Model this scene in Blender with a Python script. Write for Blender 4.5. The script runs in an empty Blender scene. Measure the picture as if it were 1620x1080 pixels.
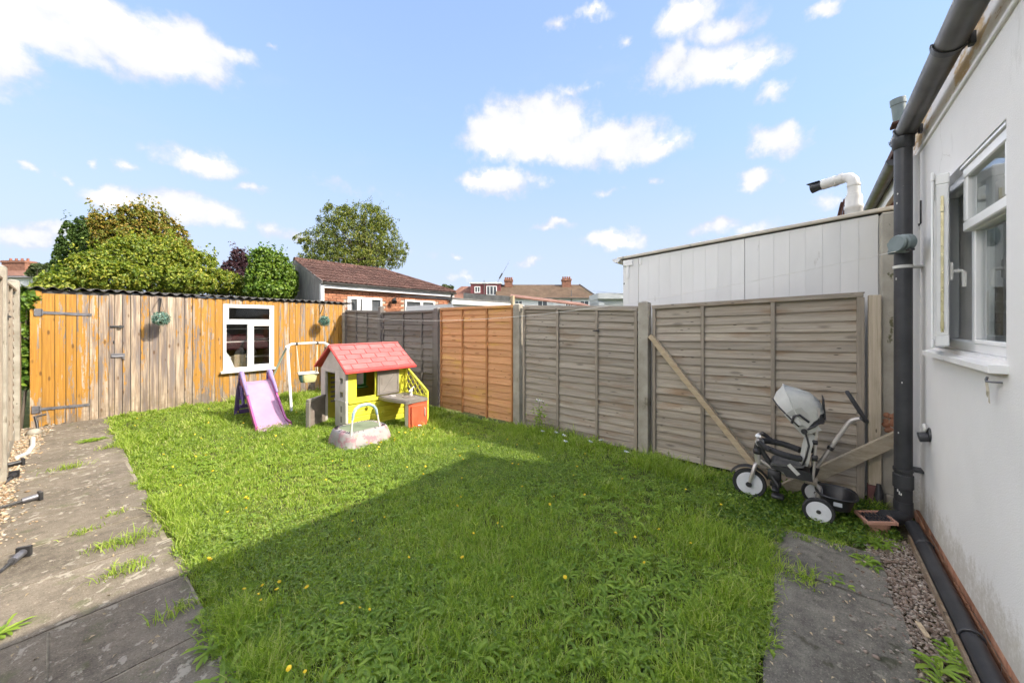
import bpy, bmesh, math, random
import numpy as np
from mathutils import Vector, Matrix, noise as mnoise
random.seed(11)
rng = np.random.default_rng(11)
R = math.radians
sc = bpy.context.scene
col = sc.collection

# ------------------------------------------------------------------ camera
# world axes: +Y runs down the garden, +X runs along the rear wall of the house
cam_d = bpy.data.cameras.new('camera')
cam_d.sensor_width = 36.0
cam_d.lens = 12.93
cam_d.shift_y = -30 / 1620
cam_d.clip_start = 0.05
cam_d.clip_end = 2000
cam = bpy.data.objects.new('camera', cam_d)
cam.location = (0, 0, 1.55)
cam.rotation_euler = (R(90), 0, R(-51.05))
col.objects.link(cam)
sc.camera = cam

# ------------------------------------------------------------------ light
SUN_DIR = Vector((.45, -1.15, 1.0)).normalized()          # towards the sun
sun_el = math.asin(SUN_DIR.z)
sun_d = bpy.data.lights.new('sun', 'SUN')
sun_d.energy = 2.0
sun_d.angle = R(0.5)
sun_d.color = (.95, .86, .73)
sun = bpy.data.objects.new('sun', sun_d)
sun.rotation_euler = SUN_DIR.to_track_quat('Z', 'Y').to_euler()
sun.location = (4, -10, 12)
col.objects.link(sun)

sc.view_settings.view_transform = 'Standard'
sc.view_settings.look = 'None'
sc.view_settings.gamma = 1
sc.view_settings.exposure = 2.15
sc.view_settings.use_curve_mapping = False
sc.render.engine = 'CYCLES'
sc.cycles.use_denoising = True
sc.cycles.max_bounces = 8
sc.cycles.transparent_max_bounces = 12
sc.cycles.caustics_reflective = False
sc.cycles.caustics_refractive = False
try:
    sc.cycles.denoiser = 'OPENIMAGEDENOISE'
except Exception:
    pass


class NT:
    """small helper to write node trees"""
    def __init__(s, tree):
        s.t = tree
    def n(s, typ, **kw):
        nd = s.t.nodes.new(typ)
        for k, v in kw.items():
            if k.startswith('i_'):
                nd.inputs[k[2:].replace('_', ' ')].default_value = v
            elif k[0] == 'I' and k[1:].isdigit():
                nd.inputs[int(k[1:])].default_value = v
            else:
                setattr(nd, k, v)
        return nd
    def l(s, a, b):
        s.t.links.new(a, b)
    def math(s, op, a, b=None, c=None, clamp=False):
        nd = s.t.nodes.new('ShaderNodeMath')
        nd.operation = op
        nd.use_clamp = clamp
        for i, v in enumerate((a, b, c)):
            if v is None:
                continue
            if isinstance(v, (int, float)):
                nd.inputs[i].default_value = v
            else:
                s.l(v, nd.inputs[i])
        return nd.outputs[0]
    def vmath(s, op, a, b=None):
        nd = s.t.nodes.new('ShaderNodeVectorMath')
        nd.operation = op
        for i, v in enumerate((a, b)):
            if v is None:
                continue
            if isinstance(v, (tuple, list)):
                nd.inputs[i].default_value = v
            else:
                s.l(v, nd.inputs[i])
        return nd.outputs['Value'] if op in ('LENGTH', 'DOT_PRODUCT', 'DISTANCE') else nd.outputs[0]
    def mix(s, fac, a, b, typ='MIX'):
        nd = s.t.nodes.new('ShaderNodeMix')
        nd.data_type = 'RGBA'
        nd.blend_type = typ
        for sock, v in ((nd.inputs[0], fac), (nd.inputs[6], a), (nd.inputs[7], b)):
            if isinstance(v, (int, float)):
                sock.default_value = v
            elif isinstance(v, (tuple, list)):
                sock.default_value = (*v, 1) if len(v) == 3 else v
            else:
                s.l(v, sock)
        return nd.outputs[2]
    def smooth(s, v, lo, hi):
        nd = s.t.nodes.new('ShaderNodeMapRange')
        nd.interpolation_type = 'SMOOTHSTEP'
        s.l(v, nd.inputs[0])
        nd.inputs[1].default_value = lo
        nd.inputs[2].default_value = hi
        return nd.outputs[0]
    def noise(s, vec, scale, detail=4, rough=.55, dist=0):
        nd = s.n('ShaderNodeTexNoise', i_Scale=scale, i_Detail=detail, i_Roughness=rough, i_Distortion=dist)
        s.l(vec, nd.inputs['Vector'])
        return nd.outputs[0]
    def ramp(s, fac, stops):
        nd = s.t.nodes.new('ShaderNodeValToRGB')
        e = nd.color_ramp.elements
        while len(e) < len(stops):
            e.new(.5)
        for el, (p, c) in zip(e, stops):
            el.position = p
            el.color = (*c, 1)
        s.l(fac, nd.inputs[0])
        return nd.outputs[0]


# ------------------------------------------------------------------ sky
world = bpy.data.worlds.new('World')
sc.world = world
world.use_nodes = True
world.node_tree.nodes.clear()
w = NT(world.node_tree)
sky = w.n('ShaderNodeTexSky', sky_type='NISHITA', sun_disc=False, sun_elevation=sun_el,
          sun_rotation=math.atan2(SUN_DIR.x, SUN_DIR.y), altitude=50, air_density=1.0, dust_density=0.35, ozone_density=1.0)
tc = w.n('ShaderNodeTexCoord')
sep = w.n('ShaderNodeSeparateXYZ')
dirn = w.vmath('NORMALIZE', tc.outputs['Generated'])
w.l(dirn, sep.inputs[0])
# azimuth measured clockwise from the direction across the garden, elevation above the horizon
FX, FY = .7777, .6286
ca = w.math('ADD', w.math('MULTIPLY', sep.outputs[0], FX), w.math('MULTIPLY', sep.outputs[1], FY))
sa = w.math('SUBTRACT', w.math('MULTIPLY', sep.outputs[0], FY), w.math('MULTIPLY', sep.outputs[1], FX))
az = w.math('ARCTAN2', sa, ca)
el = w.math('ARCSINE', sep.outputs[2])
ae = w.n('ShaderNodeCombineXYZ')
w.l(az, ae.inputs[0]); w.l(el, ae.inputs[1])
# warp the look-up so that the cloud edges billow
wn = w.n('ShaderNodeTexNoise', i_Scale=9.0, i_Detail=7, i_Roughness=.58)
w.l(dirn, wn.inputs['Vector'])
warp = w.vmath('MULTIPLY', w.vmath('SUBTRACT', wn.outputs['Color'], (.5, .5, .5)), (.17, .10, 0))
aew = w.vmath('ADD', ae.outputs[0], warp)
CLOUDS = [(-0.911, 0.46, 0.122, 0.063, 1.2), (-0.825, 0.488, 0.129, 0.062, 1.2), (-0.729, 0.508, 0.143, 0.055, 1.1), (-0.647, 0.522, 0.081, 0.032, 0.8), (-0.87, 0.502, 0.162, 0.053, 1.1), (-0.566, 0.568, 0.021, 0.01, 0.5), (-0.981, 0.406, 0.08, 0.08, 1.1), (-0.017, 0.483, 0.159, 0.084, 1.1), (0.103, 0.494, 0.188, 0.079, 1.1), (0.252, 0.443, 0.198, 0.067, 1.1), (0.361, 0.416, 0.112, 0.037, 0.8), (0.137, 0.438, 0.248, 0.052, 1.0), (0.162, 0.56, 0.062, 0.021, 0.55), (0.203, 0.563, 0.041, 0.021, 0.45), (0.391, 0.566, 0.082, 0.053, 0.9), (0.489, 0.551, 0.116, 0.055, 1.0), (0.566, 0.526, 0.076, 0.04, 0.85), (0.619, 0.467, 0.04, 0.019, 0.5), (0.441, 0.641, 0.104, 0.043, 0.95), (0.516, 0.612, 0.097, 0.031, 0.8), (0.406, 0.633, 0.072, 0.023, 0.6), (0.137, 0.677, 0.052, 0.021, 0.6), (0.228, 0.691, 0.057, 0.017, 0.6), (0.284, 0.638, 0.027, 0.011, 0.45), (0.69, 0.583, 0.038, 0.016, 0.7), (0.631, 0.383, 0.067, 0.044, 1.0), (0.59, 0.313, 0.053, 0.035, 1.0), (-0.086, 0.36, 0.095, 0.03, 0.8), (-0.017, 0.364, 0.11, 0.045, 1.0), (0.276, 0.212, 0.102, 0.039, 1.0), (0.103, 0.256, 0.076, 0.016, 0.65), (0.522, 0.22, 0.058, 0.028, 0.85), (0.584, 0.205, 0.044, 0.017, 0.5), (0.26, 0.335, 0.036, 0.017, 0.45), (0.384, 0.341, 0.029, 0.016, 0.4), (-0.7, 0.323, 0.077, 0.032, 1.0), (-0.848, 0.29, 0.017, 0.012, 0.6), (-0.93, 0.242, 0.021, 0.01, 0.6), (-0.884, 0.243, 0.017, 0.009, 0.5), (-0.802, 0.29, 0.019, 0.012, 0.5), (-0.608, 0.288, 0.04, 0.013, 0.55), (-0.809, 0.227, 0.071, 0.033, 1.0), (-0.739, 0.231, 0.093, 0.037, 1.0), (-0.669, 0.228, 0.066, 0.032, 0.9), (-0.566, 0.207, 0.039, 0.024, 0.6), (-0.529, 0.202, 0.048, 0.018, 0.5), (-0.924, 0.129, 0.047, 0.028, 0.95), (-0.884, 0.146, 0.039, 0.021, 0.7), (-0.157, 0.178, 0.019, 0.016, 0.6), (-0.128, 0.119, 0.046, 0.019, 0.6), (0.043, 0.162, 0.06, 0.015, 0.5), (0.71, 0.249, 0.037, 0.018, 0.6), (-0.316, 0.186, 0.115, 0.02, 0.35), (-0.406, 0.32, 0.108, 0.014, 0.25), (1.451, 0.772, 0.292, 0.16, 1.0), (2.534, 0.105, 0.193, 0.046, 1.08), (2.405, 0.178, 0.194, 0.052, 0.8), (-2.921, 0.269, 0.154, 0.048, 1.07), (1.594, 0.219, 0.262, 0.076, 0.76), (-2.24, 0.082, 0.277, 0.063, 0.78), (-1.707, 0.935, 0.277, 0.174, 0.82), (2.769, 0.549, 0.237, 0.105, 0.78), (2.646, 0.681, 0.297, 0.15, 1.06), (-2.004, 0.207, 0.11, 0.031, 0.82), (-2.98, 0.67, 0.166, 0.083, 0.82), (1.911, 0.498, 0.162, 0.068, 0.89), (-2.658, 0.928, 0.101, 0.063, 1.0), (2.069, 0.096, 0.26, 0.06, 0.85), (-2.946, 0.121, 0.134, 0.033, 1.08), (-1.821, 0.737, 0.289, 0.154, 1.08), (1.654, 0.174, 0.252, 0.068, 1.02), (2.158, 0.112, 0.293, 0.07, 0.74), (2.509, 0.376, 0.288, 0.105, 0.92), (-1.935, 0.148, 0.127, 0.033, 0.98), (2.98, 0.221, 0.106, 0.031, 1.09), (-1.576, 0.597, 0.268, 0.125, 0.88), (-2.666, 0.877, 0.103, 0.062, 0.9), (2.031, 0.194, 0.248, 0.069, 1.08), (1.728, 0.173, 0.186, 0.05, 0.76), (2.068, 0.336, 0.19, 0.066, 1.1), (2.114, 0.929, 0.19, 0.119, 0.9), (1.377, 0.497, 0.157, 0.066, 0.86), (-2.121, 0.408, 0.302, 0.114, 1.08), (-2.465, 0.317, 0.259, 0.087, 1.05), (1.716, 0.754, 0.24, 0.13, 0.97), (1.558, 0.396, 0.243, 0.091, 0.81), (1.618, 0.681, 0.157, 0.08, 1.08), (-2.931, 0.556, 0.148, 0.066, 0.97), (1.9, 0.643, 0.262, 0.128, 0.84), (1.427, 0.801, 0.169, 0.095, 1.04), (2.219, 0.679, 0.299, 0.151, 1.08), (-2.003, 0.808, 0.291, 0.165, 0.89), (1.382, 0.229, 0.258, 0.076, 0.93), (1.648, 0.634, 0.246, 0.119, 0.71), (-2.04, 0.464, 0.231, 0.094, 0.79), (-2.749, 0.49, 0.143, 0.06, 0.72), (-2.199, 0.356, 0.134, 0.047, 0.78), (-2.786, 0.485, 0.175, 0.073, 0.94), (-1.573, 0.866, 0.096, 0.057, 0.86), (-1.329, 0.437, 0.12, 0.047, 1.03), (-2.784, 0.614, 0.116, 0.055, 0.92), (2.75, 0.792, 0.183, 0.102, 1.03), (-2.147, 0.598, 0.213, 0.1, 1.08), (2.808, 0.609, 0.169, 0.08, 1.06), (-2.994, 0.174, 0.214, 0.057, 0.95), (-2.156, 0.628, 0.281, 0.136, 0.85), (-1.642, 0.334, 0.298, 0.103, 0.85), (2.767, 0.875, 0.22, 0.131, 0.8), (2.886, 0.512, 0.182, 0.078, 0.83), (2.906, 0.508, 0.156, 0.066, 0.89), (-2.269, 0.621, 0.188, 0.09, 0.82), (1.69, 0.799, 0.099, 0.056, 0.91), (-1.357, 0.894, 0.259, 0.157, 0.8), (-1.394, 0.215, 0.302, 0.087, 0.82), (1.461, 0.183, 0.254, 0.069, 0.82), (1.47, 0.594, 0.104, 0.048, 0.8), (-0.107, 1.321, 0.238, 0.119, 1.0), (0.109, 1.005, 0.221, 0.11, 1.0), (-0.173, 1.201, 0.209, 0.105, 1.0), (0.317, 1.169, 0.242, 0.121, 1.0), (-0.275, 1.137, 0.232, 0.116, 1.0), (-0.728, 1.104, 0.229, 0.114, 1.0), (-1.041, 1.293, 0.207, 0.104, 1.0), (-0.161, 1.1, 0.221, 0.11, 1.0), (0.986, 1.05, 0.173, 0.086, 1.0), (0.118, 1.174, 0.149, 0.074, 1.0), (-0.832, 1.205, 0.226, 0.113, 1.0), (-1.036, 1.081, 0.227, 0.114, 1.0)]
field = None  # the list includes unseen clouds out of frame, many added as fill light
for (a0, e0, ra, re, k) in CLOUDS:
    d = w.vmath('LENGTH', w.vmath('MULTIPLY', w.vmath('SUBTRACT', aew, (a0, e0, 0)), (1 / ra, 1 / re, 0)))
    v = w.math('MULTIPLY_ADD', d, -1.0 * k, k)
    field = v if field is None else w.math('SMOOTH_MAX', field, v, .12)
n2 = w.noise(dirn, 26, 8, .62)
dens = w.math('ADD', field, w.math('MULTIPLY', w.math('SUBTRACT', n2, .5), .95))
mask = w.smooth(dens, .0, .58)
wisp = w.math('MULTIPLY', w.smooth(w.noise(w.vmath('MULTIPLY', dirn, (1.2, 1.2, 3.2)), 4.2, 7, .6), .55, .80), .10)
fade_low = w.smooth(sep.outputs[2], -.02, .12)
mask = w.math('MAXIMUM', w.math('MULTIPLY', mask, .98), w.math('MULTIPLY', wisp, fade_low))
# cumulus: soft grey-white skins and bases; core glow added to fill the shade
nb = w.noise(w.vmath('MULTIPLY', dirn, (1, 1, 2.2)), 6.5, 5, .55)
q = w.math('ADD', dens, w.math('MULTIPLY', w.math('SUBTRACT', nb, .5), 1.5))
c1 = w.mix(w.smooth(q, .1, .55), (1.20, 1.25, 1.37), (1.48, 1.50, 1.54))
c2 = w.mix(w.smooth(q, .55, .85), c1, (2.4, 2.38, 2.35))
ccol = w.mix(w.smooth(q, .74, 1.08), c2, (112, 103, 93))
# air: the physical sky, paler towards the horizon where haze is thickest
hz = w.smooth(sep.outputs[2], .42, .03)
base = w.mix(w.smooth(sep.outputs[2], .72, .25), w.mix(1.0, sky.outputs[0], (.69, .665, .655), 'MULTIPLY'), w.mix(1.0, sky.outputs[0], (.485, .445, .54), 'MULTIPLY'))
base = w.mix(w.math('MULTIPLY', hz, .9), base, (.90, 1.05, 1.48))
grad = w.ramp(sep.outputs[2], [(.0, (.56, .65, .79)), (.17, (.50, .61, .79)), (.41, (.375, .545, .80)), (.63, (.31, .455, .79)), (1.0, (.22, .34, .66))])
base = w.mix(.75, base, w.mix(1.0, grad, (2.0, 2.0, 2.0), 'MULTIPLY'))
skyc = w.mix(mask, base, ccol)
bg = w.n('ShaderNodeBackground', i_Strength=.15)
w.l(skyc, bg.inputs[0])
wo = w.n('ShaderNodeOutputWorld')
w.l(bg.outputs[0], wo.inputs[0])
world.cycles.sampling_method = 'MANUAL'
world.cycles.sample_map_resolution = 512

# ------------------------------------------------------------------ mesh helpers
class MB:
    """collects shapes; obj() turns them into ONE mesh object"""
    def __init__(s):
        s.v = []; s.f = []; s.M = None
    def add(s, vs, fs):
        o = len(s.v)
        if s.M is not None:
            vs = [s.M @ Vector(p) for p in vs]
        s.v += [tuple(p) for p in vs]
        s.f += [tuple(i + o for i in f) for f in fs]
        return s
    def box(s, x0, x1, y0, y1, z0, z1, b=0.0):
        if b <= 0:
            vs = [(x, y, z) for z in (z0, z1) for y in (y0, y1) for x in (x0, x1)]
            return s.add(vs, [(0, 2, 3, 1), (4, 5, 7, 6), (0, 1, 5, 4), (2, 6, 7, 3), (0, 4, 6, 2), (1, 3, 7, 5)])
        X, Y, Z = (x0, x1), (y0, y1), (z0, z1)
        sg = (1, -1)
        vs = []; idx = {}
        for i in (0, 1):
            for j in (0, 1):
                for k in (0, 1):
                    for a in range(3):
                        p = [X[i] + sg[i] * b, Y[j] + sg[j] * b, Z[k] + sg[k] * b]
                        p[a] = (X[i], Y[j], Z[k])[a]
                        idx[i, j, k, a] = len(vs); vs.append(tuple(p))
        fs = []
        for a in range(3):
            o = [q for q in range(3) if q != a]
            for e in (0, 1):
                q = []
                for (m, n) in ((0, 0), (1, 0), (1, 1), (0, 1)):
                    c = [0, 0, 0]; c[a] = e; c[o[0]] = m; c[o[1]] = n
                    q.append(idx[c[0], c[1], c[2], a])
                fs.append(tuple(q))
            for m in (0, 1):
                for n in (0, 1):
                    c0 = [0, 0, 0]; c0[o[0]] = m; c0[o[1]] = n
                    c1 = list(c0); c1[a] = 1
                    fs.append((idx[(*c0, o[0])], idx[(*c0, o[1])], idx[(*c1, o[1])], idx[(*c1, o[0])]))
        for i in (0, 1):
            for j in (0, 1):
                for k in (0, 1):
                    fs.append((idx[i, j, k, 0], idx[i, j, k, 1], idx[i, j, k, 2]))
        return s.add(vs, fs)
    def plank(s, p0, p1, w, t, up=(0, 0, 1), b=0.0):
        """a board from p0 to p1, w wide along 'up', t thick"""
        p0, p1, up = Vector(p0), Vector(p1), Vector(up)
        d = (p1 - p0); L = d.length; d.normalize()
        sd = d.cross(up).normalized(); u = sd.cross(d).normalized()
        M = Matrix((d, sd, u)).transposed().to_4x4(); M.translation = p0
        old = s.M
        s.M = M if old is None else old @ M
        s.box(0, L, -t / 2, t / 2, -w / 2, w / 2, b)
        s.M = old
        return s
    def tube(s, pts, r, n=10, caps=True, closed=False):
        pts = [Vector(p) for p in pts]
        m = len(pts)
        rs = r if isinstance(r, (list, tuple)) else [r] * m
        vs = []; fs = []
        ref = None
        for i, p in enumerate(pts):
            if closed:
                t = pts[(i + 1) % m] - pts[i - 1]
            else:
                t = (pts[min(i + 1, m - 1)] - pts[max(i - 1, 0)])
            t.normalize()
            if ref is None:
                a = Vector((0, 0, 1)) if abs(t.z) < .9 else Vector((1, 0, 0))
                ref = t.cross(a).normalized()
            else:
                ref = (ref - t * ref.dot(t)).normalized()
            q = t.cross(ref)
            for k in range(n):
                an = 2 * math.pi * k / n
                vs.append(p + (ref * math.cos(an) + q * math.sin(an)) * rs[i])
        for i in range(m if closed else m - 1):
            for k in range(n):
                a = i * n + k; b_ = i * n + (k + 1) % n
                j = (i + 1) % m
                fs.append((a, b_, j * n + (k + 1) % n, j * n + k))
        if caps and not closed:
            fs.append(tuple(range(n - 1, -1, -1)))
            fs.append(tuple((m - 1) * n + k for k in range(n)))
        return s.add(vs, fs)
    def cyl(s, p0, p1, r, n=16, r1=None):
        return s.tube([p0, p1], [r, r if r1 is None else r1], n)
    def lathe(s, prof, n=24, axis='Z', at=(0, 0, 0), closed=False):
        """prof: (radius, height) pairs turned about an axis"""
        vs = []; fs = []
        at = Vector(at)
        for (r, h) in prof:
            for k in range(n):
                a = 2 * math.pi * k / n
                c, d = r * math.cos(a), r * math.sin(a)
                vs.append(at + Vector({'Z': (c, d, h), 'X': (h, c, d), 'Y': (c, h, d)}[axis]))
        m = len(prof)
        for i in range(m if closed else m - 1):
            j = (i + 1) % m
            for k in range(n):
                fs.append((i * n + k, i * n + (k + 1) % n, j * n + (k + 1) % n, j * n + k))
        if not closed:
            fs.append(tuple(range(n)))
            fs.append(tuple((m - 1) * n + k for k in range(n)))
        return s.add(vs, fs)
    def prism(s, poly, h0, h1, axis='Z'):
        """poly extruded along an axis: Z (x,y), X (y,z), Y (x,z)"""
        f = {'Z': lambda p, h: (p[0], p[1], h), 'X': lambda p, h: (h, p[0], p[1]), 'Y': lambda p, h: (p[0], h, p[1])}[axis]
        n = len(poly)
        vs = [f(p, h0) for p in poly] + [f(p, h1) for p in poly]
        fs = [tuple(range(n)), tuple(range(n, 2 * n))]
        fs += [(i, (i + 1) % n, n + (i + 1) % n, n + i) for i in range(n)]
        return s.add(vs, fs)
    def grid(s, rows, close=False):
        """rows of points joined into a skin"""
        n = len(rows[0])
        vs = [p for r in rows for p in r]
        fs = []
        for i in range(len(rows) - 1):
            for k in range(n if close else n - 1):
                k2 = (k + 1) % n
                fs.append((i * n + k, i * n + k2, (i + 1) * n + k2, (i + 1) * n + k))
        return s.add(vs, fs)
    def slab(s, rows, off):
        """a skin with thickness: rows and the same rows moved by off"""
        off = Vector(off)
        n = len(rows[0]); m = len(rows)
        vs = [Vector(p) for r in rows for p in r]
        vs += [p + off for p in vs]
        N = n * m
        fs = []
        for i in range(m - 1):
            for k in range(n - 1):
                a, b_, c, d = i * n + k, i * n + k + 1, (i + 1) * n + k + 1, (i + 1) * n + k
                fs += [(a, b_, c, d), (N + d, N + c, N + b_, N + a)]
        for k in range(n - 1):
            fs += [(k, N + k, N + k + 1, k + 1), ((m - 1) * n + k + 1, N + (m - 1) * n + k + 1, N + (m - 1) * n + k, (m - 1) * n + k)]
        for i in range(m - 1):
            fs += [((i + 1) * n, N + (i + 1) * n, N + i * n, i * n), (i * n + n - 1, N + i * n + n - 1, N + (i + 1) * n + n - 1, (i + 1) * n + n - 1)]
        return s.add(vs, fs)


def mesh_of(name, mb, sm=None, recalc=True):
    me = bpy.data.meshes.new(name)
    me.from_pydata(mb.v, [], mb.f)
    if recalc:
        bm = bmesh.new(); bm.from_mesh(me)
        bmesh.ops.recalc_face_normals(bm, faces=bm.faces)
        bm.to_mesh(me); bm.free()
    if sm is not None:
        me.polygons.foreach_set('use_smooth', [True] * len(me.polygons))
        me.set_sharp_from_angle(angle=R(sm))
    me.update()
    return me


def tag(o, label=None, cat=None, group=None, kind=None):
    if label: o['label'] = label
    if cat: o['category'] = cat
    if group: o['group'] = group
    if kind: o['kind'] = kind
    return o


def put(o, parent=None, keep=True):
    col.objects.link(o)
    if parent is not None:
        o.parent = parent
        if keep:                         # the mesh was built in world coordinates
            W = parent.matrix_basis.copy(); q = parent.parent
            Wi = (parent.matrix_parent_inverse @ W) if q else W
            while q:
                Wi = (q.matrix_basis if not q.parent else q.matrix_parent_inverse @ q.matrix_basis) @ Wi
                q = q.parent
            o.matrix_parent_inverse = Wi.inverted()
    return o


def obj(name, mb, mat, parent=None, sm=None, local=False, label=None, cat=None, group=None, kind=None, recalc=True):
    me = mb if isinstance(mb, bpy.types.Mesh) else mesh_of(name, mb, sm, recalc)
    if mat and not me.materials:
        me.materials.append(mat)
    o = bpy.data.objects.new(name, me)
    put(o, parent, not local)
    return tag(o, label, cat, group, kind)


def thing(name, label, cat, loc=(0, 0, 0), rz=0.0, group=None, kind=None):
    o = bpy.data.objects.new(name, None)
    o.empty_display_size = .1
    o.location = loc
    o.rotation_euler = (0, 0, rz)
    o.matrix_basis = Matrix.Translation(loc) @ Matrix.Rotation(rz, 4, 'Z')
    col.objects.link(o)
    return tag(o, label, cat, group, kind)


def dup(o, loc=None, rz=None, parent=None, label=None):
    c = o.copy(); col.objects.link(c)
    if parent is not None:
        c.parent = parent
    if loc is not None:
        c.location = loc
    if rz is not None:
        c.rotation_euler = (0, 0, rz)
    if label:
        c['label'] = label
    for ch in list(o.children):
        dup(ch, parent=c)
    return c


def fast_mesh(name, V, F, mat, uv=None, smooth=False):
    """V (n,3), F (m,k) arrays"""
    V = np.asarray(V, np.float32); F = np.asarray(F, np.int32)
    me = bpy.data.meshes.new(name)
    me.vertices.add(len(V)); me.vertices.foreach_set('co', V.ravel())
    k = F.shape[1]
    me.loops.add(F.size); me.loops.foreach_set('vertex_index', F.ravel())
    me.polygons.add(len(F)); me.polygons.foreach_set('loop_start', np.arange(0, F.size, k, dtype=np.int32))
    me.update(calc_edges=True)
    if smooth:
        me.polygons.foreach_set('use_smooth', np.ones(len(F), bool))
    me.materials.append(mat)
    return me


def unit(a):
    return a / np.maximum(np.linalg.norm(a, axis=-1, keepdims=True), 1e-9)


def leaf_cloud(name, P, N, size, aspect, mat, fold=.18, jitter=.6):
    """one small folded leaf at every point, facing roughly along N"""
    n = len(P)
    N = unit(N + rng.normal(0, jitter, (n, 3)))
    T = unit(np.cross(N, rng.normal(0, 1, (n, 3))))
    B = np.cross(N, T)
    s = (size * rng.uniform(.6, 1.3, n))[:, None]
    v0 = P - T * s * .5
    v2 = P + T * s * .5 - N * s * .12
    v1 = P + B * s * aspect * .5 + N * s * fold - T * s * .05
    v3 = P - B * s * aspect * .5 + N * s * fold - T * s * .05
    V = np.stack([v0, v1, v2, v3], 1).reshape(-1, 3)
    i = np.arange(n)[:, None] * 4
    F = np.concatenate([np.stack([i[:, 0], i[:, 0] + 1, i[:, 0] + 2], 1), np.stack([i[:, 0], i[:, 0] + 2, i[:, 0] + 3], 1)])
    return fast_mesh(name, V, F, mat)


def lobes_points(lobes, n, shell=.35):
    """points spread in a set of ellipsoids (cx,cy,cz,rx,ry,rz), mostly near their skins; also outward normals"""
    L = np.array(lobes, float)
    vol = (L[:, 3] * L[:, 4] + L[:, 4] * L[:, 5] + L[:, 3] * L[:, 5])
    idx = rng.choice(len(L), n, p=vol / vol.sum())
    d = unit(rng.normal(0, 1, (n, 3)))
    r = 1 - np.abs(rng.normal(0, shell, n))
    r = np.clip(r, .05, 1.08)
    P = L[idx, :3] + d * r[:, None] * L[idx, 3:]
    return P, unit(d / L[idx, 3:])

# ------------------------------------------------------------------ materials (all procedural)
def new_mat(name):
    m = bpy.data.materials.new(name)
    m.use_nodes = True
    m.node_tree.nodes.clear()
    t = NT(m.node_tree)
    out = t.n('ShaderNodeOutputMaterial')
    b = t.n('ShaderNodeBsdfPrincipled')
    t.l(b.outputs[0], out.inputs[0])
    return m, t, b, out


def coords(t, rnd=True, stretch=(1, 1, 1)):
    tcn = t.n('ShaderNodeTexCoord')
    v = tcn.outputs['Object']
    if rnd:
        oi = t.n('ShaderNodeObjectInfo')
        off = t.math('MULTIPLY', oi.outputs['Random'], 37.0)
        v = t.vmath('ADD', v, t.n('ShaderNodeCombineXYZ').outputs[0]) if False else v
        cx = t.n('ShaderNodeCombineXYZ'); t.l(off, cx.inputs[0]); t.l(off, cx.inputs[1]); t.l(off, cx.inputs[2])
        v = t.vmath('ADD', v, cx.outputs[0])
    if stretch != (1, 1, 1):
        v = t.vmath('MULTIPLY', v, stretch)
    return v


def vary(t, c, amt):
    """lighter or darker from one object to the next"""
    if amt <= 0:
        return c
    oi = t.n('ShaderNodeObjectInfo')
    k = t.math('MULTIPLY_ADD', oi.outputs['Random'], 2 * amt, 1 - amt)
    cx = t.n('ShaderNodeCombineXYZ')
    for i in range(3):
        t.l(k, cx.inputs[i])
    return t.mix(1.0, c, cx.outputs[0], 'MULTIPLY')


def mat(name, c1, c2=None, scale=6, stretch=(1, 1, 1), rough=.6, bump=0.0, bscale=60, rand=0.0, metal=0.0, spec=.5,
        detail=5, lo=.32, hi=.68, speck=None, coat=0.0, rr=.12):
    m, t, b, out = new_mat(name)
    v = coords(t, True, stretch)
    nz = t.noise(v, scale, detail, .6)
    c2 = c2 or tuple(min(1, x * 1.25) for x in c1)
    c = t.ramp(nz, [(lo, c1), (hi, c2)])
    for sp in (speck or []):
        sc_, ss, thr, cc, st = sp
        sn = t.noise(coords(t, True, st), ss, 6, .65)
        c = t.mix(t.smooth(sn, thr, thr + .07), c, cc) if sc_ > 0 else c
    c = vary(t, c, rand)
    t.l(c, b.inputs['Base Color'])
    rn = t.noise(v, scale * 2.3, 4, .6)
    t.l(t.math('MULTIPLY_ADD', rn, rr * 2, rough - rr, clamp=True), b.inputs['Roughness'])
    b.inputs['Metallic'].default_value = metal
    b.inputs['Specular IOR Level'].default_value = spec
    b.inputs['Coat Weight'].default_value = coat
    if bump:
        bn = t.noise(v, bscale, 5, .65)
        bp = t.n('ShaderNodeBump', i_Strength=bump, i_Distance=.01)
        t.l(bn, bp.inputs['Height']); t.l(bp.outputs[0], b.inputs['Normal'])
    return m


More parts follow.
